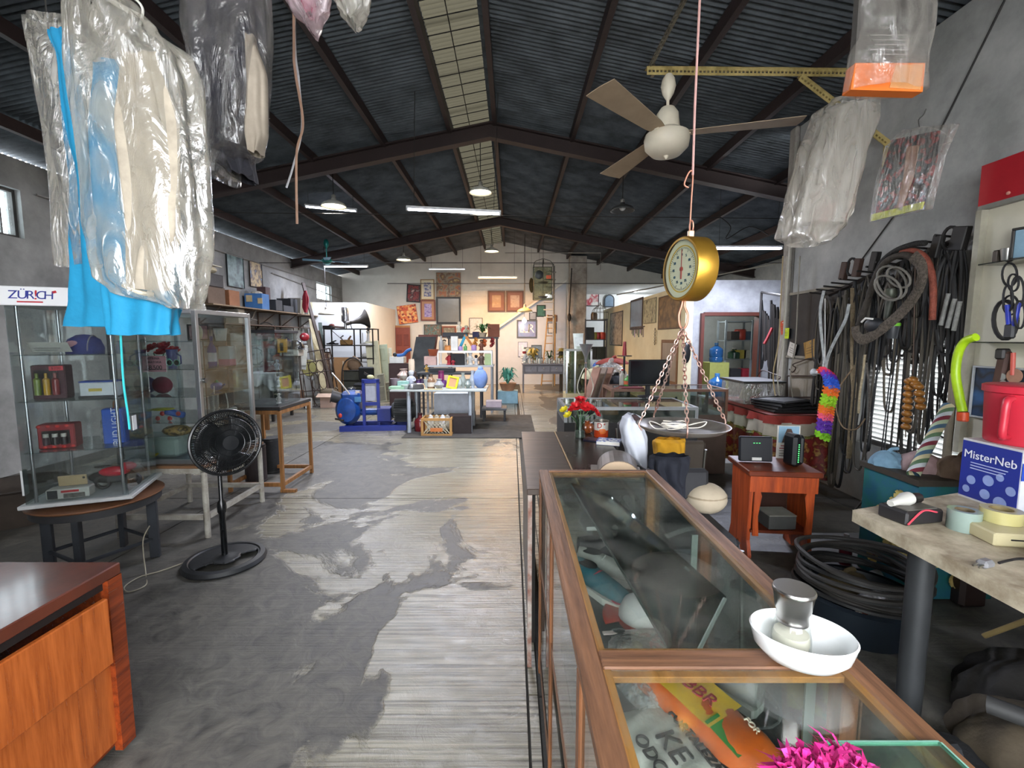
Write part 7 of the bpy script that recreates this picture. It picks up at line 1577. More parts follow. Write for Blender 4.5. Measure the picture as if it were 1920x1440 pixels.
# display aquarium, tin, funnel lamp
t = thing('glass_cabinet','tall glass cabinet full of goods by the far column','cabinet',(0,0,0)); gx0,gx1,gz0,gz1 = P(1061,700,7.6).x,P(1110,700,7.6).x,.68,P(1080,655,7.6).z
MB().bb(gx0,gx1,7.6,8.0,0.02,gz0,.004).build('base_cabinet',M('b4a47c',.6,0,.15),t)
for x in (gx0,gx0+.14,gx1-.03):
    for y in (7.6,7.97): MB().bb(x,x+.03,y,y+.03,gz0,gz1-.03).build('post',ALU,t)
MB().bb(gx0,gx1,7.6,8.0,gz1-.03,gz1).build('top',M('8a8c84',.4),t); MB().bb(gx0+.03,gx1-.03,7.605,7.61,gz0,gz1-.03).build('front_pane',glass('c0ccb8',.3,dirt=.2),t)
for i in range(8): it('jar' if i % 2 else 'vase','cabinet_goods',['tan pot','green bottle jar','brown vase','grey tin'][i % 4]+(' low' if i < 4 else ' high')+' in the tall glass cabinet','pot',0,0,7.8,.05,.22,['8a7a50','5c6a4c','6a5038','8a8a80'][i % 4]).location = (gx0+.06+.1*(i % 4),7.8,gz0+.002 if i < 4 else gz0+.26)
MB().bb(gx0+.03,gx1-.03,7.65,7.95,gz0+.245,gz0+.255).build('shelf',glass('c0ccb8',.3),t)
t = it('cup','white_tin','white rectangular tin on top of the tall glass cabinet','tin',1083,gz1,7.8,.09,.26,'c4ccc4'); MB().bb(-.07,.07,-.1,-.09,.05,.2).build('label_patch',M('d4dad4',.5),t)
t = thing('funnel_lamp','floor lamp with a silver funnel head and copper pole','lamp',(P(1098,700,5.7).x,5.7,0)); zt = P(1098,645,5.7).z
MB().lathe([(.012,zt-.24),(.02,zt-.16),(.075,zt-.03),(.085,zt),(.08,zt),(.07,zt-.03),(.015,zt-.15)],24).build('funnel',M('b4b4b8',.25,.8),t,True)
MB().rod((0,0,.03),(0,0,zt-.23),.013).build('pole',M('a87868',.3,.7),t); MB().lathe([(1e-4,0),(.14,0),(.14,.02),(.02,.04)],24).build('base',M('a87868',.3,.7),t,True)
for s in (-1,1): MB().tube(catmull([(0,0,zt-.28),(s*.05,0,zt-.36),(s*.1,0,zt-.55),(s*.04,-.02,zt-.7)],5),.006,6).build('cable',M('c8c4b0',.5),t,True)
MB().box((0,0,zt-.27),(.03,.03,.06)).build('switch',BK,t)
for i,(px,c_,lb) in enumerate(((1108,'7a5440','brown framed panel leaning leftmost beside the copper pole'),(1120,'6a5a4c','grey brown framed panel leaning in the middle of the row'),(1132,'7d5a48','reddish framed panel leaning rightmost before the showcase'))):
    lean('leaning_panel',lb,'panel',P(px-8,752,6.3+.1*i)*1.0,P(px+12,690,6.6+.1*i),.12,.04,c_)
def heap(name,label,cat,px,py,Y,r,col,sc_=(1,1,1),m_=None,z=None,knot=True):
    p = P(px,py,Y); t = thing(name,label,cat,(p.x,Y,p.z if z is None else z))
    rr = random.Random(int(px)); ph = [rr.uniform(0,6) for _ in range(4)]
    def fn(u,v):
        a = 2*PI*u; th = PI*v*.5; k = 1+.1*math.sin(5*a+ph[0])*math.sin(th)+.07*math.sin(9*a+ph[1]+6*v)
        return (r*sc_[0]*math.cos(a)*math.cos(th)*k,r*sc_[1]*math.sin(a)*math.cos(th)*k,r*sc_[2]*math.sin(th)*(1+.06*math.sin(3*a+ph[2])))
    MB().grid(fn,36,14,True).build('body',m_ or M(col,.8,0,.3,6,.6,25),t,True)
    if knot: MB().tube(catmull([(0,0,r*sc_[2]*.9),(.02,0,r*sc_[2]*1.15),(.06,0,r*sc_[2]*1.2)],4),r*.12,8).build('gathered_top',m_ or M(col,.8),t,True)
    return t
simple_table('goods_table','table loaded with bags behind the brown framed showcase',1105,1185,712,7.0,.6,'4a4440','3a3634')
gz = P(1105,712,7.0).z
heap('plastic_bag','cream plastic bag at the left of the loaded table','bag',1115,712,7.2,.2,'b0ac8c',(1,.8,.8),z=gz)
heap('plastic_bag','big clear grey plastic bag on the loaded table','bag',1142,712,7.2,.28,'8a8a84',(1,.8,.9),film('b4b4ac',.5,.2,20),z=gz)
heap('black_bag','black bag before the big clear bag','bag',1152,722,6.8,.22,'24262a',(1.3,.8,.6),z=gz-.05)
heap('red_cloth','dark red folded cloth on top of the bags','cloth',1148,690,7.4,.2,'8a3a30',(1.3,.8,.5),z=gz+.22)
heap('blue_pouch','small blue and red pouch at the back of the loaded table','pouch',1125,688,7.45,.1,'3a5a9a',(1.2,.8,.8),z=gz+.18)
it('bottle','detergent_bottle','green and orange detergent pouch left of the monitor stand','bottle',1178,1.025,5.5,.05,.14,'5aa04c','d8d8d4',lab='d8683c')
it('jar','red_canister','red and white canister beside the green pouch','canister',1191,1.025,5.5,.05,.12,'c83a30','d8d0d0')
it('bottle','sanitizer','white bottle with red cap right of the bags','bottle',1167,1.025,5.6,.035,.2,'d0ccc4','c03a34')
it('box','red_tray','flat dark red tray under the detergent pouch','tray',1185,1.021,5.3,.26,.14,.012,'6a1c24')
t = thing('candle_holder','red candle on a tall black holder left of the monitor','candle',(P(1170,700,6.2).x,6.2,0)); zt = P(1170,668,6.2).z; MB().rod((0,0,.02),(0,0,zt),.015).build('stem',BK,t); MB().lathe([(1e-4,zt),(.1,zt),(.1,zt+.01),(1e-4,zt+.01)],20).build('dish',BK,t); MB().rod((0,0,zt+.01),(0,0,zt+.2),.03,.02).build('candle',M('8a2028',.4),t,True); MB().lathe([(1e-4,0),(.13,0),(.13,.02),(1e-4,.03)],20).build('foot',BK,t)
# ================================================================ DOORWAY TO THE STORE
dj = sgroup('door_1'); DJ = M('5a2c22',.5,0,.2)
MB().bb(3.74,3.80,9.02,9.26,0,2.1).build('door_frame',DJ,dj); MB().bb(4.9,4.96,9.02,9.26,0,2.1).build('door_frame',DJ,dj); MB().bb(3.8,4.9,9.02,9.26,2.05,2.12).build('door_frame',DJ,dj)
lf = MB().box((0,0,1.02),(.04,.55,2.0)).xf(Matrix.Translation((3.84,9.6,0))).build('door_leaf',M('a8a4a8',.5),dj)
for z in (.5,1.1,1.65): MB().box((3.865,9.6,z),(.014,.38,.42)).build('panel',M('8a868c',.5),lf)
zs = shelfunit('white store room shelf unit seen through the doorway',1362,1412,600,10.4,5,'8a9498')
for i,(px,k,c_,lb,kd) in enumerate(((1372,3,'3a3430','brown carton','box'),(1384,3,'a83a2c','red jar','jar'),(1396,3,'4a5a6a','blue grey box','box'),(1375,2,'2c4a3c','green bottle','bottle'),(1398,2,'c8c8bc','white carton','box'),(1383,2,'b8a84c','yellow box','box'),(1375,1,'2a2a2c','black case','box'),(1397,1,'9c2434','dark red box','box'))):
    it(kd,'store_goods',lb+' on the store room shelf behind the doorway','goods',px,zs[k]+.026,10.6,*((.14,.25,c_) if kd != 'box' else (.24,.24,.2,c_)),**({'cap': 'd8d8d8'} if kd == 'bottle' else {}))
def jug(label,px,z,Y,r=.14,h=.42):
    t = thing('water_jug',label,'water jug',(P(px,700,Y).x,Y,z)); m_ = M('2c5f94',.15,0,.2,alt='1c4470')
    MB().lathe([(1e-4,0),(r*.95,0),(r,h*.05),(r,h*.2),(r*.94,h*.25),(r,h*.3),(r,h*.62),(r*.9,h*.7),(r*.3,h*.84),(r*.25,h*.9),(1e-4,h*.9)],24).build('body',m_,t,True)
    MB().lathe([(r*.3,h*.88),(r*.3,h),(1e-4,h)],14).build('cap',M('3c78b0',.4),t,True)
zj = P(1340,679,9.9).z; jug('blue water jug high up inside the doorway',1341,zj,9.95)
it('box','jug_stand','yellow green cabinet under the high blue water jug','cabinet',1341,0,9.95,.42,.4,zj-.012,'a8ac5c','b4b868')
zj2 = P(1340,745,8.4).z
jug('blue water jug on the low white stool before the doorway',1345,zj2+.001,8.5,.15,.44)
simple_table('white_stool','small white stool under the lower blue jug',1325,1368,745,8.3,.4,'b8bcc4','a0a4ac',cat='stool')
t = thing('black_gloves','black rubber gloves hanging on the wall behind the chains','gloves',(P(1288,660,9.0).x,9.02,P(1288,680,9.0).z)); MB().ball((0,0,.2),.12,14,(.7,.4,1.8)).build('glove',BK,t,True); MB().ball((.05,0,.32),.07,12,(.7,.4,1.5)).build('glove',BK,t,True)
# ================================================================ RIGHT WALL: BLACKBOARD, HANGING HOSES
def xrect(mb,X,pxa,pya,pxb,pyb,th=.02):
    a,b = PX(pxa,pya,X),PX(pxb,pyb,X); y0,y1 = sorted((a.y,b.y)); z0,z1 = sorted((a.z,b.z)); return mb.bb(X,X+th,y0,y1,z0,z1)
t = thing('blackboard','dark blackboard panel on the right wall left of the hoses','board',(0,0,0))
MB().bb(XN-.03,XN-.005,4.7,5.68,P(1500,668,5.3).z,2.13).build('panel',M('17181a',.6,0,.3),t)
for z in (2.13,P(1500,668,5.3).z-.03): MB().bb(XN-.045,XN-.003,4.7,5.68,z,z+.03).build('frame',M('8a8578',.6),t)
for px,py,w_,h,c_,lb,nm in ((1467,614,.09,.17,'d05a3a','small orange tag on the pipe beside the blackboard','tag'),(1474,625,.1,.13,'c8dc2c','yellow green tag below the orange tag','tag'),(1484,656,.14,.17,'cfcac0','torn white paper pinned low on the blackboard','paper'),(1518,655,.2,.2,'b08a4c','brown envelope pinned low on the blackboard','envelope')):
    q = PX(px,py,XN-.06); t = thing(nm,lb,nm,(XN-.055,q.y,q.z-h/2)); MB().box((0,0,h/2),(.004,w_,h),(.25*((px % 3)-1),0,0)).build('sheet',M(c_,.8,0,.15),t)
    MB().ball((-.004,0,h*.85),.007,8).build('pin',M('d8d8d8',.4),t); [MB().box((-.004,0,h*(.3+.15*i)),(.002,w_*.6,.004),(.25*((px % 3)-1),0,0)).build('text_line',M('5a5048',.8),t) for i in range(3)]
wall_panel = MB().bb(XN-.02,XN-.002,4.55,5.6,.5,P(1500,668,5.3).z-.04); tag(wall_panel.build('hardboard',M('9a9284',.8,0,.35,3),None),'stained pale board on the wall below the blackboard','board')
t = thing('iron_scroll_rack','black wrought iron rack with scrolls on the stained board','rack',(0,0,0)); X = XN-.06
for a,b in (((1476,705),(1476,745)),((1476,705),(1540,705)),((1540,705),(1540,745)),((1480,778),(1480,860)),((1476,745),(1540,745))): MB().rod(PX(*a,X),PX(*b,X),.009,seg=6).build('bar',IM,t)
for c0,s in (((1480,692),1),((1470,715),-1)): MB().tube(catmull([PX(c0[0]+dx*s,c0[1]+dy,X) for dx,dy in ((0,0),(6,6),(12,-2),(6,-8),(20,-14),(40,-20),(50,-10))],5),.007,6).build('scroll',IM,t,True)
hz = random.Random(77); HC = [('141414','black rubber hose'),('241f1b','dark brown leather strap'),('2f2c29','dark grey cable'),('4c463c','dusty brown hose'),('1c1e24','blue black strap'),('625a4c','grey brown rope')]
ZN = [(1575,'right of the blackboard'),(1630,'left of the big ribbed hose'),(1690,'behind the big ribbed hose'),(1745,'right of the big ribbed hose'),(1900,'beside the white cabinet panel')]
def topy(px): return 560+(px-1545)*(-118/255)
hoses = []
for i in range(104):
    px = 1538+270*((i*0.6180339) % 1); X = XN-.06-.15*hz.random(); zt_ = PX(px,topy(px)+hz.uniform(-8,40),X); Y = zt_.y; z1 = zt_.z; L = hz.choice([.5,.7,.9,1.2,1.5,1.8,1.95])*hz.uniform(.8,1.05); L = min(L,z1-.05)
    if 1645 < px < 1790 and i % 3: L = min(L,.75)
    w_ = hz.uniform(.03,.12); ci = hz.choice([0,0,0,1,1,2,3,4,0,2,5]); r = hz.uniform(.006,.015); c_,nm = HC[ci]; a1 = hz.uniform(-.05,.05); sw = hz.uniform(-.06,.06)
    pts = [(X,Y,z1),(X,Y-w_*.6,z1-L*.2),(X-.02,Y-w_*.9+sw*.5,z1-L*.6),(X,Y-w_*.5+sw,z1-L*.95),(X,Y+sw,z1-L),(X,Y+w_*.5+sw,z1-L*.93),(X+.01,Y+w_*.9+sw*.5,z1-L*.55),(X,Y+w_*.5,z1-L*.18),(X,Y,z1)]
    zn = next(n for lim,n in ZN if px < lim)
    hoses.append((nm,zn,px,wire('x',pts,r,c_,'hanging_hose' if 'hose' in nm else ('hanging_strap' if 'strap' in nm else 'hanging_cable'),'hose' if 'hose' in nm else ('strap' if 'strap' in nm else 'cable'),4,6,'%ss %s on the right wall' % (nm,zn),.6,1 if ci not in (1,4) else .35)))
ORD = ['leftmost','second','third','fourth','fifth','sixth','seventh','eighth','ninth','tenth','eleventh','twelfth','thirteenth','fourteenth','fifteenth','sixteenth','seventeenth','eighteenth','nineteenth','twentieth']
seen = {}
for nm,zn,px,o_ in sorted(hoses,key=lambda h: h[2]):
    k = seen.get((nm,zn),0); seen[(nm,zn)] = k+1
    o_['label'] = '%s %s%s among those %s' % (nm,ORD[k],'' if k == 0 else ' from left',zn)
t = thing('hook_rail','wooden rail with pegs carrying the hoses on the right wall','rail',(0,0,0)); a,b = PX(1545,555,XN-.04),PX(1815,440,XN-.04)
MB().rod(a,b,.022,seg=6).build('rail',M('2a211c',.7),t)
for i in range(14):
    p = a.lerp(b,(i+.5)/14); MB().rod(p+Vector((.03,0,0)),p+Vector((-.2,0,.02)),.009,seg=6).build('peg',DKM,t)
def yz(pts,X): return [PX(x,y,X) for x,y in pts]
for i,(px,py) in enumerate(((1583,508),(1608,502),(1640,490),(1757,462),(1800,447))):
    q = PX(px,py,XN-.2); t = thing('belt_buckle',['short brown leather handle leftmost above the hose row','brown buckle with strap loop second above the hose row','dark square handle third above the hose row','black box handle right above the hose row','large black handle with loop beside the cabinet panel'][i],'handle',q)
    MB().box((0,0,0),(.05,.07+.04*(i == 4),.17),(.2,0,0),.006).build('grip',M('3a241c' if i < 2 else '1c1a19',.6),t)
    if i in (1,4): MB().tube([(0,.08+.06*math.cos(k*PI/8),.02+.08*math.sin(k*PI/8)) for k in range(16)],.012,6,True).build('loop',M('1c1a19',.6),t,True)
X = XN-.42
def band(name,label,pts,X,w_,th,col,cat='hose',m_=None,closed=False):
    c = catmull(yz(pts,X),6); o_ = MB().tube(c,w_,10,closed,flat=th).build(name,m_ or M(col,.7,0,.4,30,.8,60),None,True); return tag(o_,label,cat)
RIB = M('6a6054',.8,0,.45,60,1.0,120,alt='3a342d')
band('ribbed_hose','big flat grey brown ribbed hose loop hanging on the right wall',[(1712,480),(1728,500),(1725,535),(1700,575),(1660,612),(1622,636),(1606,628),(1604,612)],X-.05,.045,.3,'6a6054',m_=RIB)
band('brown_hose','thick dark brown hose arching behind the ribbed hose',[(1712,484),(1690,478),(1660,492),(1640,525),(1625,570),(1610,610)],X+.05,.026,1,'3a332b')
band('red_hose','rust red hose arching over the ribbed hose loop',[(1690,474),(1712,470),(1732,480),(1745,505),(1750,545),(1748,600)],X+.08,.022,1,'8a4432')
band('black_hose','thick black hose curving over the top of the loops',[(1735,456),(1712,458),(1680,470),(1655,490),(1640,520)],X+.08,.022,1,'151413')
for i,(cx,cy,rx,ry,lb) in enumerate(((1672,530,28,30,'grey cable coil upper left inside the ribbed hose loop'),(1685,520,22,18,'small grey cable loop inside the ribbed hose loop'),(1665,540,25,22,'pale grey cable ring low inside the ribbed hose loop'))):
    q = yz([(cx+rx*math.cos(2*PI*k/20),cy+ry*math.sin(2*PI*k/20)+.3*rx*math.cos(2*PI*k/20)) for k in range(21)],X-.07-.03*i); o_ = MB().tube(q,.0085,6).build('cable_coil',M('77746c',.5,0,.3),None,True); tag(o_,lb,'cable')
t = thing('work_lamp','caged inspection lamp hanging inside the hose loops','lamp',PX(1668,575,X)); MB().rod((0,0,.07),(0,.02,-.09),.03,.022).build('handle',M('3c4038',.5),t,True); MB().lathe([(.03,.07),(.045,.1),(.04,.14),(1e-4,.15)],14).build('cage',M('5c6054',.4,.4),t,True)
band('grey_tube','pale grey plastic tube hanging at the left of the hoses',[(1545,545),(1538,580),(1540,625),(1545,670),(1543,695)],XN-.5,.013,1,'b0b4b4','tube')
band('grey_tube','second pale grey tube slanting down to the shower head',[(1592,570),(1585,600),(1565,640),(1552,670),(1548,695)],XN-.5,.013,1,'a4a8a8','tube')
t = thing('shower_head','white shower fitting joined to the pale grey tubes','shower head',PX(1545,700,XN-.5)); MB().rod((0,.1,0),(0,-.05,.01),.018).build('arm',M('d0d4d8',.3),t,True); MB().lathe([(.014,0),(.035,.03),(.036,.05),(1e-4,.05)],16).xf(Matrix.Translation((0,.1,0))@Matrix.Rotation(-PI/2,4,'X')).build('head',M('c8ccd0',.3),t,True); MB().ball((0,-.07,.01),.026,12).build('lime_cap',M('b8d82c',.4),t,True)
t = thing('flower_garland','neon artificial flower garland hanging from the shower head','garland',(0,0,0)); gp_ = catmull([PX(1547,700,XN-.5)]+yz([(1553,703),(1560,725),(1552,760),(1548,785),(1543,820)],XN-.52),5); gcol = ['ff7a3a','f0486a','7a3ab8','3a6ad8','f0782a','a8dc30','ff8a30','ff7098','6a38b0','9ade30']
for i,p in enumerate(gp_):
    m2 = MB()
    for k in range(3): flower(m2,tuple(p+Vector((-.02*(k-1),.025*(k-1),.012*k))),.038,6,1,(-.7,-.6,.4*(k-1)))
    m2.build('flower_cluster',M(gcol[min(9,i*10//len(gp_))],.6,0,.15),t)
MB().tube([PX(1547,560,XN-.03),PX(1547,560,XN-.5)]+gp_,.003,5).build('string',WHT,t)
band('pale_tube','pale brass chain tube hanging low among the hoses',[(1622,665),(1618,700),(1612,740),(1610,775)],XN-.4,.009,1,'b8a888','tube')
band('rope','thin beige cord looping low left of the jalousie',[(1600,690),(1575,725),(1568,765),(1580,800),(1605,805),(1622,785)],XN-.36,.006,1,'8a7458','cord')
band('wide_strap','wide dusty strap hanging straight before the hoses',[(1600,540),(1600,690),(1602,740),(1596,800),(1592,860)],XN-.2,.03,.25,'8a7a60','strap')
band('hanging_rope','long grey cord hanging to the floor before the hoses',[(1625,680),(1630,760),(1622,840),(1625,920),(1600,960)],XN-.4,.008,1,'55504a','cord')
for i,(x0,y0,x1,y1) in enumerate(((1790,560,1776,615),(1800,565,1788,620),(1778,550,1764,610))): band('metal_tube',['grey metal tube left of the cabinet panel edge','grey metal tube nearest the cabinet panel edge','dull metal tube furthest from the cabinet panel'][i],[(x0,y0),((x0+x1)/2,(y0+y1)/2),(x1,y1)],XN-.3,.014,1,'8a8a86','tube')
t = thing('bead_string','strings of amber brown wooden beads hanging before the jalousie','beads',(0,0,0))
for x0,y0,x1,y1,n in ((1705,715,1698,812,8),(1722,725,1728,775,4),(1712,712,1722,728,2)):
    for k in range(n): p = PX(x0+(x1-x0)*k/n,y0+(y1-y0)*k/n,XN-.35); MB().ball(p,.036,12,(1,1,.75)).build('bead',M('a06a2c',.35,0,.3,20),t,True)
MB().tube(yz([(1716,500),(1712,700),(1700,730),(1698,820)],XN-.35)+[],.004,5).rod(PX(1716,500,XN-.35),PX(1716,500,XN-.02),.006).build('string',RUST,t)
t = thing('green_cup','lime and blue rimmed mug hanging below the ribbed hose','mug',PX(1672,635,XN-.4)); k_cup(t,.05,.12,'3a3c40'); MB().lathe([(.05,.1),(.053,.115),(.05,.125)],18).build('lime_band',M('7ac83a',.4),t,True)
t = thing('headphones','black and white sports shoe hanging inside the hose loop','shoe',PX(1640,610,XN-.45)); MB().ball((0,0,0),.09,14,(.6,1.1,.7)).build('upper',M('26282c',.5),t,True); MB().tube([(-.06,-.05,.05),(-.065,.02,.06),(-.05,.08,.03)],.008,6).build('white_stripe',WHT,t); t.name = 'hanging_shoe'

# ================================================================ WHITE CABINET PANEL
PXX = 3.27
t = thing('wall_cabinet','tall cream wall cabinet panel with red top at the right edge','cabinet',(0,0,0))
MB().bb(PXX,PXX+.17,1.6,3.21,.78,2.48).build('back_panel',M('cdc8b4',.6,0,.12,3),t); MB().bb(PXX-.05,PXX+.17,3.21,3.25,.78,2.48).build('side_frame',M('a8a494',.5),t)
MB().bb(PXX-.04,PXX+.17,1.6,3.25,2.48,2.51).build('red_trim',M('8a8a84',.4),t); MB().bb(PXX-.04,PXX+.17,1.6,3.25,2.51,2.78).build('red_header',M('b0202c',.5,0,.1),t)
MB().ball((PXX-.05,3.05,2.54),.012,8).build('bolt',M('c88a7a',.5),t)
PS = [PX(1880,y,PXX-.1).z for y in (493,641)]
for z in PS: MB().bb(PXX-.2,PXX,1.6,3.14 if z == PS[1] else 3.05,z-.008,z).build('shelf',glass('8a9490',.4,dirt=.3),t)
t = thing('steel_can','small steel can on the upper glass shelf of the cabinet','can',(PXX-.1,2.97,PS[0]+.001)); k_cup(t,.035,.085,'a8a8a4',.8)
t = thing('wood_block','small dark block on the upper glass shelf','block',(PXX-.1,3.03+.0,PS[0]+.001)); MB().box((0,0,.04),(.04,.03,.08),None,.004).build('block',M('4a4038',.6),t); MB().box((0,0,.083),(.03,.022,.006)).build('lid',M('3a3028',.6),t)
t = thing('shaving_mirror','blue reflecting mirror in dark frame on the upper shelf','mirror',(PXX-.1,2.86,PS[0]+.001),-PI/2+.3); k_frame(t,.15,.2,'2c2a26',M('7ea0b4',.15),.015)
rr = random.Random(4)
for i in range(7):
    cxp,cyp,rx,ry = [(1893,515,14,22),(1900,530,10,16),(1885,600,22,36),(1895,572,14,18),(1908,548,12,30),(1890,560,9,25),(1912,590,10,26)][i]
    q = yz([(cxp+rx*math.cos(2*PI*k/18),cyp+ry*math.sin(2*PI*k/18)) for k in range(19)],PXX-.14-.02*i); o_ = MB().tube(q,.006 if i != 2 else .012,6).build('cable_loop',M('2a2a2c',.4),None,True); tag(o_,'dark cable loop %s on the cabinet panel' % ['topmost in the tangle','second from the top in the tangle','widest and thickest in the tangle','left of the blue tool','at the right above the blue tool','behind the blue tool','lowest at the right of the tangle'][i],'cable')
t = thing('blue_pliers','blue handled clippers tangled in the dark cables','clippers',PX(1897,590,PXX-.24)); MB().rod((0,.03,.06),(0,.01,-.06),.013).build('handle',M('1c34b0',.4),t,True); MB().rod((0,-.03,.07),(0,-.02,-.07),.013).build('handle',M('1c34b0',.4),t,True); MB().box((0,0,-.1),(.03,.06,.09),None,.01).build('body',M('26282c',.5),t)
t = thing('leather_holder','brown leather tool holder hanging under the lower shelf','holder',PX(1880,690,PXX-.12)); MB().box((0,0,0),(.05,.07,.22),(.1,0,0),.015).build('pouch',M('4a2e24',.6,0,.3),t); MB().box((-.01,0,.09),(.055,.06,.07),None,.01).build('grip',M('2a2625',.5),t); MB().rod((-.02,-.07,.1),(-.02,-.08,-.04),.012).build('red_handle',M('c8584a',.5),t)
t = thing('blue_poster','dark blue glossy picture at the bottom of the cabinet panel','picture',(PXX-.02,PX(1870,735,PXX).y-.1,PX(1850,785,PXX).z),-PI/2); k_frame(t,.5,.36,'b4b8bc',art(['16202c','1c3a5c','101820','24507c'],3),.012)
t = thing('copper_discs','copper and silver discs hanging before the blue picture','ornament',PX(1902,705,PXX-.14)); 
for y,z,r,c_ in ((0,0,.045,'c09078'),(.07,-.01,.022,'b0b0ac'),(.06,-.05,.018,'a8a8a4')): MB().lathe([(1e-4,-.003),(r,-.003),(r,.003),(1e-4,.003)],22).xf(Matrix.Translation((0,y,z))@Matrix.Rotation(PI/2,4,'Y')).build('disc',M(c_,.35,.5),t)
wire('lime green corrugated snorkel hose on the cabinet edge',yz([(1830,632),(1810,640),(1797,662),(1792,700),(1798,740),(1805,772)],PXX-.25),.026,'b4dc1e','snorkel_tube','tube',8,12,rough=.35)
t = thing('orange_ring','orange collar at the lower end of the lime snorkel','collar',PX(1806,780,PXX-.25)); MB().rod((0,0,-.03),(0,.005,.025),.031).build('collar',M('e8582a',.4),t,True); MB().rod((0,0,-.035),(0,0,-.03),.028).build('edge',M('c84a24',.4),t,True)
lean('worn_post','worn pale wooden post beside the cabinet panel','post',PX(1768,930,PXX-.05),PX(1790,700,PXX-.05),.05,.03,'8a8070')
heap('paper_bag','torn beige paper bag under the orange collar','paper',1803,830,2.9,.09,'b8a478',(.6,.8,1.6),z=.95,knot=False).location.x = PXX-.1

# ================================================================ WORKBENCH AT THE RIGHT
BZ = .8
t = thing('workbench','paint stained white plank workbench on pipe legs at the right','workbench',(0,0,0)); out = [(1.6,.2),(2.95,.2),(2.95,2.5),(1.6,2.06)]
MB().add([(x,y,z) for z in (BZ-.055,BZ) for x,y in out],[(3,2,1,0),(4,5,6,7),(0,1,5,4),(1,2,6,5),(2,3,7,6),(3,0,4,7)]).build('plank',M('cdc2aa',.7,0,.4,7,.3,20,alt='8a7c66'),t)
for x,y in ((1.7,1.8),(2.8,2.25),(2.8,.5),(1.7,.4)): MB().rod((x,y,0),(x,y,BZ-.055),.045,seg=16).build('leg',M('3a3c3e',.5,.3,.3),t,True)
t = thing('nebulizer_box','blue carton with white lettering and pale dots on the workbench','box',(2.29,1.99,BZ+.001)); NB = M('1c2c86',.45,0,.1)
MB().bb(0,.32,0,.27,.0,.3).build('carton',M('c8c8c8',.5),t); MB().bb(-.002,.001,.002,.268,.01,.29).build('blue_face',NB,t); MB().bb(.002,.318,-.002,.001,.01,.25).build('white_face',M('d4d8e0',.5),t); MB().bb(.002,.318,-.003,.001,.16,.24).build('blue_stripe',M('2448b4',.5),t)
text('MisterNeb',.056,M('e4e6ee'),t,(-.004,.135,.225),(PI/2,0,-PI/2),'lettering',.0005); text('Mi',.05,M('e4e6ee'),t,(.04,-.005,.2),(PI/2,0,0),'lettering',.0005)
for i in range(3): MB().bb(-.004,-.002,.05+.01*i,.22,.185-.014*i,.189-.014*i).build('text_line',M('b4bce0',.5),t)
for y,z,r in ((.21,.1,.022),(.13,.12,.026),(.23,.05,.018),(.14,.05,.024),(.07,.03,.03),(.03,.1,.022),(.08,.15,.018)): MB().lathe([(1e-4,0),(r,0)],20).xf(Matrix.Translation((-.0035,y,z))@Matrix.Rotation(PI/2,4,'Y')).build('pale_dot',M('8a9cd0',.5),t)
t = thing('red_tub','big red plastic tub with moulded handle on the blue carton','tub',(2.47,2.13,BZ+.302)); rt = M('c02a3c',.35,0,.1)
MB().lathe([(1e-4,0),(.15,0),(.155,.01),(.165,.24),(.175,.245),(.175,.275),(.165,.28),(1e-4,.28)],36).build('tub',rt,t,True); MB().tube(catmull([(-.155,-.05,.22),(-.2,-.07,.21),(-.205,-.07,.12),(-.2,-.065,.05),(-.15,-.04,.04)],5),.016,10).build('handle',rt,t,True)
t = thing('battery_charger','flat black charger with a pink wire on the workbench','charger',(1.77,1.95,BZ+.001),.2); MB().box((0,0,.03),(.2,.13,.06),None,.008).build('body',M('2a282a',.4),t); MB().tube(catmull([(-.1,-.07,.01),(-.04,-.08,.07),(.03,-.08,.06),(.06,-.06,.05)],5),.004,6).build('pink_wire',M('d84a5c',.4),t,True); MB().box((0,0,.062),(.16,.1,.004)).build('top_plate',M('6a6660',.4),t)
t = thing('led_bulb','white and black bulb lying on the black charger','bulb',(1.78,1.97,BZ+.09),.3); MB().lathe([(1e-4,0),(.014,0),(.018,.05),(.03,.09),(.028,.12),(1e-4,.135)],16).xf(Matrix.Rotation(PI/2-.1,4,'Y')@Matrix.Translation((0,0,-.12))).build('bulb',M('cfcdc6',.4),t,True); MB().rod((.0,0,0),(.06,0,-.004),.022).build('base',BK,t,True)
def taperoll(label,x,y,z,r,w_,col,core):
    t = thing('tape_roll',label,'tape',(x,y,z)); MB().lathe([(r*.6,0),(r,0),(r,w_),(r*.6,w_),(r*.6,0)],32).build('tape',M(col,.2,0,.1,coat=.4),t,True); MB().lathe([(r*.54,0),(r*.6,0),(r*.6,w_),(r*.54,w_),(r*.54,0)],32).build('core',M(core,.6),t,True)
taperoll('clear green edged tape roll standing beside the black charger',1.9,1.84,BZ+.001,.055,.085,'8a9c94','6a5c44'); taperoll('wide yellowish tape roll right of the clear tape roll',2.01,1.8,BZ+.055,.065,.05,'b8b078','8a7a50')
t = thing('cream_box','flat cream plastic box under the yellowish tape roll','box',(1.99,1.74,BZ+.001),-.15); MB().box((0,0,.0265),(.24,.16,.053),None,.006).build('body',M('c0b690',.4,0,.1),t); MB().box((-.04,-.081,.03),(.05,.002,.005)).build('key_mark',BK,t)
t = thing('power_adapter','chunky black power adapter at the right edge of the workbench','adapter',(1.95,1.42,BZ+.001),-.2); MB().box((0,0,.05),(.24,.18,.1),None,.03).build('housing',M('1d1f22',.4,0,.2),t)
for i in range(5): MB().box((.0+.03*i,.0,.101),(.01,.12,.006)).build('vent',M('101112',.5),t)
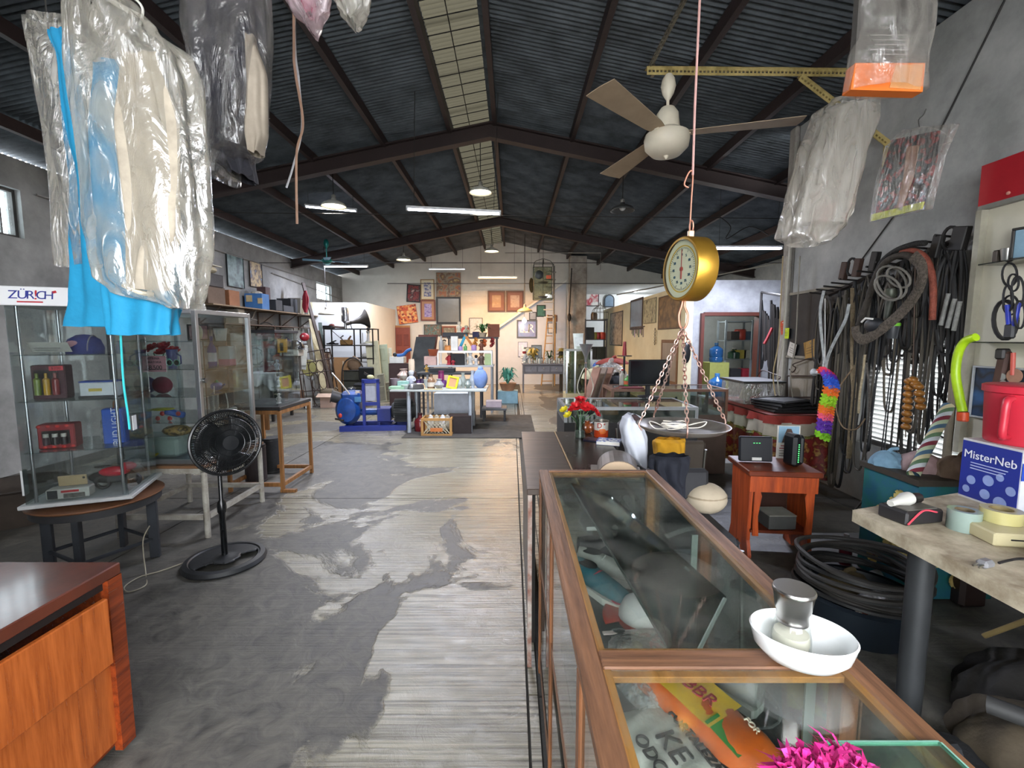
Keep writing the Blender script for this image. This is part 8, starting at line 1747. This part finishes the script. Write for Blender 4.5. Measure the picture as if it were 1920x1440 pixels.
wire('black lead with grey plug lying on the workbench edge',[(1.9,1.5,BZ+.03),(1.84,1.56,BZ+.012),(1.78,1.55,BZ+.012),(1.72,1.53,BZ+.012)],.005,'1c1c1e')
t = thing('power_plug','grey two pin plug on the white edge of the workbench','plug',(1.66,1.52,BZ+.002),.3); MB().box((0,0,.014),(.05,.035,.028),None,.008).build('body',M('7d7d80',.4),t); [MB().rod((-.025,s*.008,.014),(-.05,s*.008,.01),.003).build('pin',metal('c8c4b8'),t) for s in (-1,1)]
t = thing('brown_bottle_case','dark brown case standing behind the workbench by the wall','case',(2.75,2.6,0)); MB().box((0,0,.5),(.16,.1,1.0),None,.02).build('case',M('2c1c18',.5,0,.2),t); MB().box((0,-.052,.8),(.08,.006,.2)).build('strap',M('3a2a24',.5),t)
# blue floral cabinet
t = thing('floral_cabinet','cabinet covered in blue cloth with yellow flowers','cabinet',(2.42,2.62,0)); bm_ = M('1f5a7c',.7,0,.35,5,alt='1c6a5c')
MB().bb(0,.5,0,.42,.02,.73).build('cloth_body',bm_,t); MB().bb(-.02,.52,-.02,.44,.73,.765).build('top_board',M('3a342c',.6),t)
rr = random.Random(12)
for i in range(11):
    y,z = rr.uniform(.04,.38),rr.uniform(.08,.68); m2 = MB(); flower(m2,(-.004,y,z),.05,8,1,(-1,0,.05)); m2.build('yellow_flower',M('c8b870',.7,0,.2),t); MB().ball((-.014,y,z),.012,8,(.4,1,1)).build('flower_centre',M('8a3c3c' if i % 2 else 'd0c8b0',.7),t)
for i in range(6): x,z = rr.uniform(.05,.45),rr.uniform(.1,.65); m2 = MB(); flower(m2,(x,-.004,z),.05,8,1,(0,-1,.05)); m2.build('yellow_flower',M('c8b870',.7,0,.2),t)
heap('plastic_bag','pale blue plastic bag on the floral cabinet','bag',1670,880,2.95,.1,'7aa0b8',(1,1,.9),z=.766).location.x = 2.5
heap('plastic_bag','pinkish plastic bag in the middle of the floral cabinet','bag',1700,880,2.85,.12,'b89c9c',(1,1.1,.9),z=.766).location.x = 2.62
heap('plastic_bag','brownish clear bag at the right of the floral cabinet','bag',1745,890,2.7,.12,'8a7460',(1,1,1),z=.766).location.x = 2.72
t = thing('striped_tube','multicoloured striped padded tube leaning on the floral cabinet','tube',(0,0,0)); a,b = PX(1712,890,2.44),PX(1778,762,2.85); d = b-a; q = d.to_track_quat('Z','Y').to_matrix()
scol = ['c8d0d4','7a2c3c','b8c8a8','4a6a84','d0c8a0','5c7a5c']
for j in range(6):
    mb = MB(); n = 60; r = .034
    vs = []; 
    for i in range(n+1):
        for k in range(3): ang = 2*PI*(j+k/2)/6+i*.28; vs.append(a+q@Vector((r*math.cos(ang),r*math.sin(ang),d.length*i/n)))
    mb.add(vs,[(i*3+k,i*3+k+1,(i+1)*3+k+1,(i+1)*3+k) for i in range(n) for k in range(2)]); mb.build('spiral_stripe',M(scol[j],.6,0,.1),t,True)
# ================================================================ ORANGE STAND WITH ROUTERS
OS = wood('bf5524','86361a',.4,3,'z',.2); OSX = M('7a3418',.4,0,.3,4,alt='4f2010')
t = thing('nightstand','orange brown wooden stand with an open cubby holding routers','stand',(1.97,3.35,0),-.12); w_,d_,h = .46,.4,.66
MB().box((0,0,h-.02),(w_+.04,d_+.04,.04),None,.006).build('top',OSX,t); MB().box((0,-d_/2+.015,h-.1),(w_,.025,.12)).build('apron',OS,t)
for s in (-1,1):
    MB().prism([(-d_/2,0),(-d_/2,.02),(-d_/2+.04,.12),(-d_/2+.02,h-.04),(d_/2-.02,h-.04),(d_/2-.04,.12),(d_/2,.02),(d_/2,0),(.06,0),(0,.07),(-.06,0)],.025).xf(Matrix.Translation((s*(w_/2-.02),0,0))@Matrix.Rotation(PI/2,4,'Z')).build('side_panel',OS,t)
    MB().prism([(0,0),(0,.36),(s*.03,.36),(s*.05,.3),(s*.03,.15),(s*.04,0)],.02).xf(Matrix.Translation((-s*(w_/2-.035),-d_/2+.012,.17))).build('front_stile',OS,t)
MB().box((0,0,.2),(w_-.05,d_-.03,.022)).build('shelf',OSX,t); MB().box((0,d_/2-.01,.38),(w_-.06,.015,.4)).build('back_panel',M('3a1c10',.6),t)
sp_ = t.location
it('box','papers_box','bundle of dark papers on the shelf of the orange stand','papers',0,0,3.3,.2,.18,.1,'4a4a48','8a8a80').location = (1.97,3.27,.213)
t = thing('router','large flat black router leaning back on the orange stand','router',(1.86,3.4,.662),-.1); MB().box((0,0,.1),(.24,.04,.19),(-.1,0,0),.008).build('body',M('1c1e24',.35),t); MB().box((.0,-.035,.03),(.07,.003,.022),(-.1,0,0)).build('label_patch',M('c8c8c4',.5),t); [MB().box((-.02+.02*i,-.024,.15),(.01,.003,.003)).build('led',M('5ae87a',emit=1.5),t) for i in range(3)]
t = thing('modem','upright black modem with green lights on the orange stand','modem',(2.08,3.3,.662),.2); MB().box((0,0,.12),(.07,.12,.24),None,.02).build('body',M('131417',.3),t); [MB().box((-.0,-.061,.04+.016*i),(.008,.003,.006)).build('led',M('5ae87a',emit=1.5),t) for i in range(9)]; MB().box((.05,0,.12),(.05,.1,.22),None,.02).build('second_body',M('17191c',.35),t)
t = thing('calendar','wall calendar with a robed figure print behind the modem','calendar',(P(1517,700,3.55).x,3.55,P(1517,868,3.55).z),-.1); MB().box((0,0,.13),(.17,.006,.26)).build('sheet',M('cfccc4',.7),t); MB().box((0,-.004,.19),(.15,.004,.13)).build('sky_print',M('8ab0c8',.6,0,.2),t); MB().prism([(-.05,0),(.05,0),(.03,.07),(.015,.11),(-.015,.11),(-.03,.07)],.004,Matrix.Translation((0,-.008,.126))).build('figure_print',M('5c4438',.6,0,.3),t)
for i in range(5): MB().box((0,-.004,.1-.02*i),(.13-.02*(i == 0),.003,.007)).build('text_line',M('9a3a44' if i < 2 else '8a8680',.7),t)
MB().rod((0,.02,-1),(0,.02,.24),.008).build('stake',RUST,t) if 0 else None
t.location = (2.17,3.5,.662)
for i,(x,y,c_,cc,lb) in enumerate(((2.38,3.1,'6a2030','b8b4b0','dark red bottle on the floor beside the orange stand'),(2.48,3.05,'a8a084','8a8468','cream spray bottle beside the dark red bottle'),(2.3,2.8,'b0b0b0','8a8a8a','clear plastic bottle lying before the hose coil'))):
    t = thing('bottle',lb,'bottle',(x,y,0 if i < 2 else .045)); k_bottle(t,.04,.22,c_,cc)
    if i == 2: t.rotation_euler = (0,PI/2,.4)
# tablecloth table and its load
t = thing('cloth_table','table covered with a red floral tablecloth by the wall end','table',(0,0,0)); a,b = P(1352,745,6.2),P(1480,775,4.7); tzc = a.z
MB().add([(2.75,4.75,tzc-.03),(2.75,6.2,tzc-.03),(3.35,6.2,tzc-.03),(3.35,4.75,tzc-.03),(2.75,4.75,tzc),(2.75,6.2,tzc),(3.35,6.2,tzc),(3.35,4.75,tzc)],[(0,3,2,1),(4,5,6,7),(0,1,5,4),(1,2,6,5),(2,3,7,6),(3,0,4,7)]).build('tabletop',M('5a4a3c',.7),t)
for x in (2.8,3.3):
    for y in (4.8,6.15): MB().bb(x-.025,x+.025,y-.025,y+.025,0,tzc-.03).build('leg',DKM,t)
t = thing('tablecloth','red tablecloth with white scalloped border and gold leaves','tablecloth',(0,0,0))
def clothf(z0,z1,off):
    def f(u,v):
        L = 2.1; s = u*L
        if s < 1.5: x,y = 2.73,6.22-s; nx,ny = -1,0
        else: x,y = 2.73+(s-1.5),4.72; nx,ny = 0,-1
        e = .03*math.sin(s*22)+.02*math.sin(s*37+1); k = off+e*(1-v)
        return (x+nx*k,y+ny*k,z0+(z1-z0)*v)
    return f
MB().grid(clothf(.12,tzc-.22,.05),110,10).build('red_skirt',art(['6a1a18','7a2420','5c1614','9a7a3c','6a1a18'],9),t,True)
MB().grid(clothf(tzc-.24,tzc-.2,.055),110,2).build('gold_border',art(['8a7a34','4a5a2c','a89048'],20),t,True)
MB().grid(clothf(tzc-.21,tzc-.07,.056),110,6).build('white_band',M('a8a090',.8,0,.2),t,True)
MB().grid(clothf(tzc-.08,tzc+.004,.06),110,3).build('red_edge',M('8a2a20',.8,0,.3),t,True); MB().bb(2.72,3.37,4.72,6.22,tzc+.001,tzc+.006).build('top_cloth',M('7a2a20',.8,0,.3),t)
t = thing('storage_tub','clear plastic tub of white packets on the red tablecloth','tub',(3.05,5.75,tzc+.007)); MB().bb(-.24,.24,-.3,.3,0,.26,.01).build('tub',film('a8aca4',.4,.25,20),t); MB().bb(-.26,.26,-.32,.32,.26,.285,.004).build('lid',M('2a2c2c',.4),t)
for i in range(5): MB().box((-.12+.06*i,-.1+.05*i,.1),(.12,.02,.14),(.3*i,.4,.5*i)).build('packet',M('a8a494',.8),t)
for i in range(4):
    t = thing('car_mat',['bottom black rubber mat','second black rubber mat','third black rubber mat','topmost black rubber mat'][i]+' of the pile on the red tablecloth','mat',(3.05,5.0+.03*i,tzc+.008+.03*i),.15*i); MB().box((0,0,.013),(.5,.42,.024),(.0,.0,0),.01).build('mat',M('1a1b1c',.35,0,.2),t); MB().tube([(-.22,-.18,.026),(.22,-.18,.026),(.22,.18,.026),(-.22,.18,.026)],.006,6,True).build('raised_edge',M('141516',.4),t)
# dark hoses beyond the wall end and general dark pile near the partition
for i in range(14):
    px = 1428+3.0*i; Y = 8.3-.12*i; p = P(px,560+hz.uniform(-10,40),Y); L = hz.uniform(.7,1.3)
    pts = [p,p+Vector((.03,0,-L*.5)),p+Vector((.06,0,-L)),p+Vector((.1,0,-L*.6)),p]
    wire('dark hose %s in the shadow between the doorway and the wall end' % (ORD[i]+('' if i == 0 else ' from left')),pts,.02,['141414','221d1a','2c2826'][i % 3],'hanging_hose','hose',4,6,'dark hoses beside the doorway')
t = thing('hose_rack','dark steel pole rack holding hoses beside the doorway','rack',(0,0,0)); MB().tube([P(1428,548,8.3),P(1472,555,6.6)],.02,6).build('rail',DKM,t)
for q in (P(1428,548,8.3),P(1472,555,6.6)): MB().rod((q.x,q.y,0),q,.02).build('upright',DKM,t)
wire('red rubber handle among the dark hoses beside the doorway',[P(1448,615,7.2),P(1440,632,7.2),P(1433,645,7.2)],.025,'a82c34','rubber_club','club')
o_ = MB().tube(catmull([P(1344,440,7.4)+Vector((0,0,.3)),P(1370,425,7.4),P(1362,448,7.4),P(1405,425,7.4),P(1440,440,7.2)],6),.008,6).build('loose_wire',DKM,None,True); tag(o_,'loose black wires drooping from the roof above the double tube light','wire')
# tall cables beside the corner pipes
for i,(px,c_,lb) in enumerate(((1458,'a8946c','yellowed cable running down left of the corner pipes'),(1466,'b8b4a4','white cable running down along the corner pipes'),(1490,'8a8478','thin grey cable looping right of the corner pipes'))):
    wire(lb,[P(px+10,480,5.35),P(px+6,560,5.35),P(px+2,640,5.35),P(px-8,700,5.35),P(px-4,745,5.35)],.008,c_)
# hose coil with bags on the floor
HP = (1.93,2.4)
t = thing('black_tub','low black tub on the floor holding the hose coil','tub',(HP[0],HP[1],0)); MB().lathe([(1e-4,.01),(.23,.01),(.28,.2),(.295,.2),(.24,0),(1e-4,0)],36).build('tub',M('141c24',.4),t,True); MB().lathe([(.28,.195),(.305,.205),(.28,.215)],36).build('rim',M('141c24',.4),t,True)
for j in range(9):
    r = .3-.012*(j % 4); pts = [(HP[0]+(r+.012*math.sin(3*a+j))*math.cos(a),HP[1]+(r+.01*math.cos(2*a+j))*math.sin(a),.23+.02*j+.012*math.sin(2*a+j)) for a in [2*PI*k/36 for k in range(36)]]
    o_ = MB().tube(pts,.013,6,True).build('hose_coil',M(['1a1a1a','24211e','2c2a28'][j % 3],.5,0,.3),None,True); tag(o_,'dusty black hose ring %s the coil on the black tub' % ['lowest in','second lowest in','third lowest in','fourth lowest in','in the middle of','fourth highest in','third highest in','second highest in','topmost in'][j],'hose','coiled hoses on the black tub')
heap('plastic_bag','knotted clear white plastic bag inside the hose coil','bag',1625,1110,2.3,.13,'a8a8a8',(1,1,.9),film('c4c4c4',.6,.25,25),z=.12).location.x = 2.0
heap('plastic_bag','small white plastic bag right of the knotted bag','bag',1665,1120,2.2,.08,'b0b0ae',(1,1,.7),z=.15).location.x = 2.02
heap('paper_bag','beige paper with red print at the back of the hose coil','paper',1610,1070,2.6,.12,'6a5c40',(1.3,.8,.7),z=.12).location.x = 2.0
it('box','snack_box','white and orange packet standing in the hose coil','packet',0,0,2.2,.06,.03,.12,'c8bcae',None,'a84a28').location = (1.8,2.2,.14)
# dark bundles under the bench
for i,(x,y,r,c_,s_,lb) in enumerate(((2.3,1.75,.3,'2e2c2a',(1.2,1,.8),'dark sack under the far end of the workbench'),(1.95,1.5,.24,'4a4030',(1,1.2,.9),'olive brown cloth bundle under the workbench'),(2.45,1.25,.32,'3a3a34',(1,1,.9),'grey green sack under the middle of the workbench'),(1.75,1.12,.22,'26262a',(1.1,1,.7),'black bag on the floor before the workbench'),(2.1,.95,.26,'55504a',(1,1,.9),'grey cloth bundle near the right frame edge'),(1.55,1.5,.2,'1e2024',(1.2,1.3,.5),'black sheet crumpled between showcase and workbench'),(1.65,.7,.24,'3c342e',(1,1,.8),'brown bundle in the near right corner on the floor'),(1.35,1.1,.16,'2c2c2c',(1.2,1.4,.5),'dark rag on the floor beside the near showcase'))):
    p = heap('cloth_bundle',lb,'bundle',900,900,2,r,c_,s_,z=0); p.location = (x,y,0)
t = thing('carton','crushed olive brown cardboard sheet leaning under the workbench','cardboard',(2.25,1.95,.28),(.7,.2,.5)); MB().box((0,0,.18),(.45,.02,.4),None,.004).build('sheet',M('6d5c34',.8,0,.3),t); MB().box((.05,-.09,.35),(.3,.18,.012),(.4,0,0)).build('flap',M('7a683c',.8),t)
t = thing('carton','pale grey board lying on the bundles at the right edge','board',(2.0,1.05,.5),(.25,-.5,.6)); MB().box((0,0,0),(.6,.28,.015),None,.003).build('sheet',M('77736a',.8,0,.3),t); MB().box((0,.12,.012),(.58,.02,.012)).build('edge_strip',M('5a564e',.7),t)
wire('thick grey pipe lying over the bundles under the workbench',[(1.7,1.5,.3),(1.9,1.25,.33),(2.1,1.1,.32),(2.3,.8,.3)],.03,'3a3a3a','pipe','pipe',5,10)
lean('plank','mossy pale plank lying between the showcase and the bundles','plank',(1.35,1.45,.12),(1.75,.7,.16),.1,.03,'6a6248')
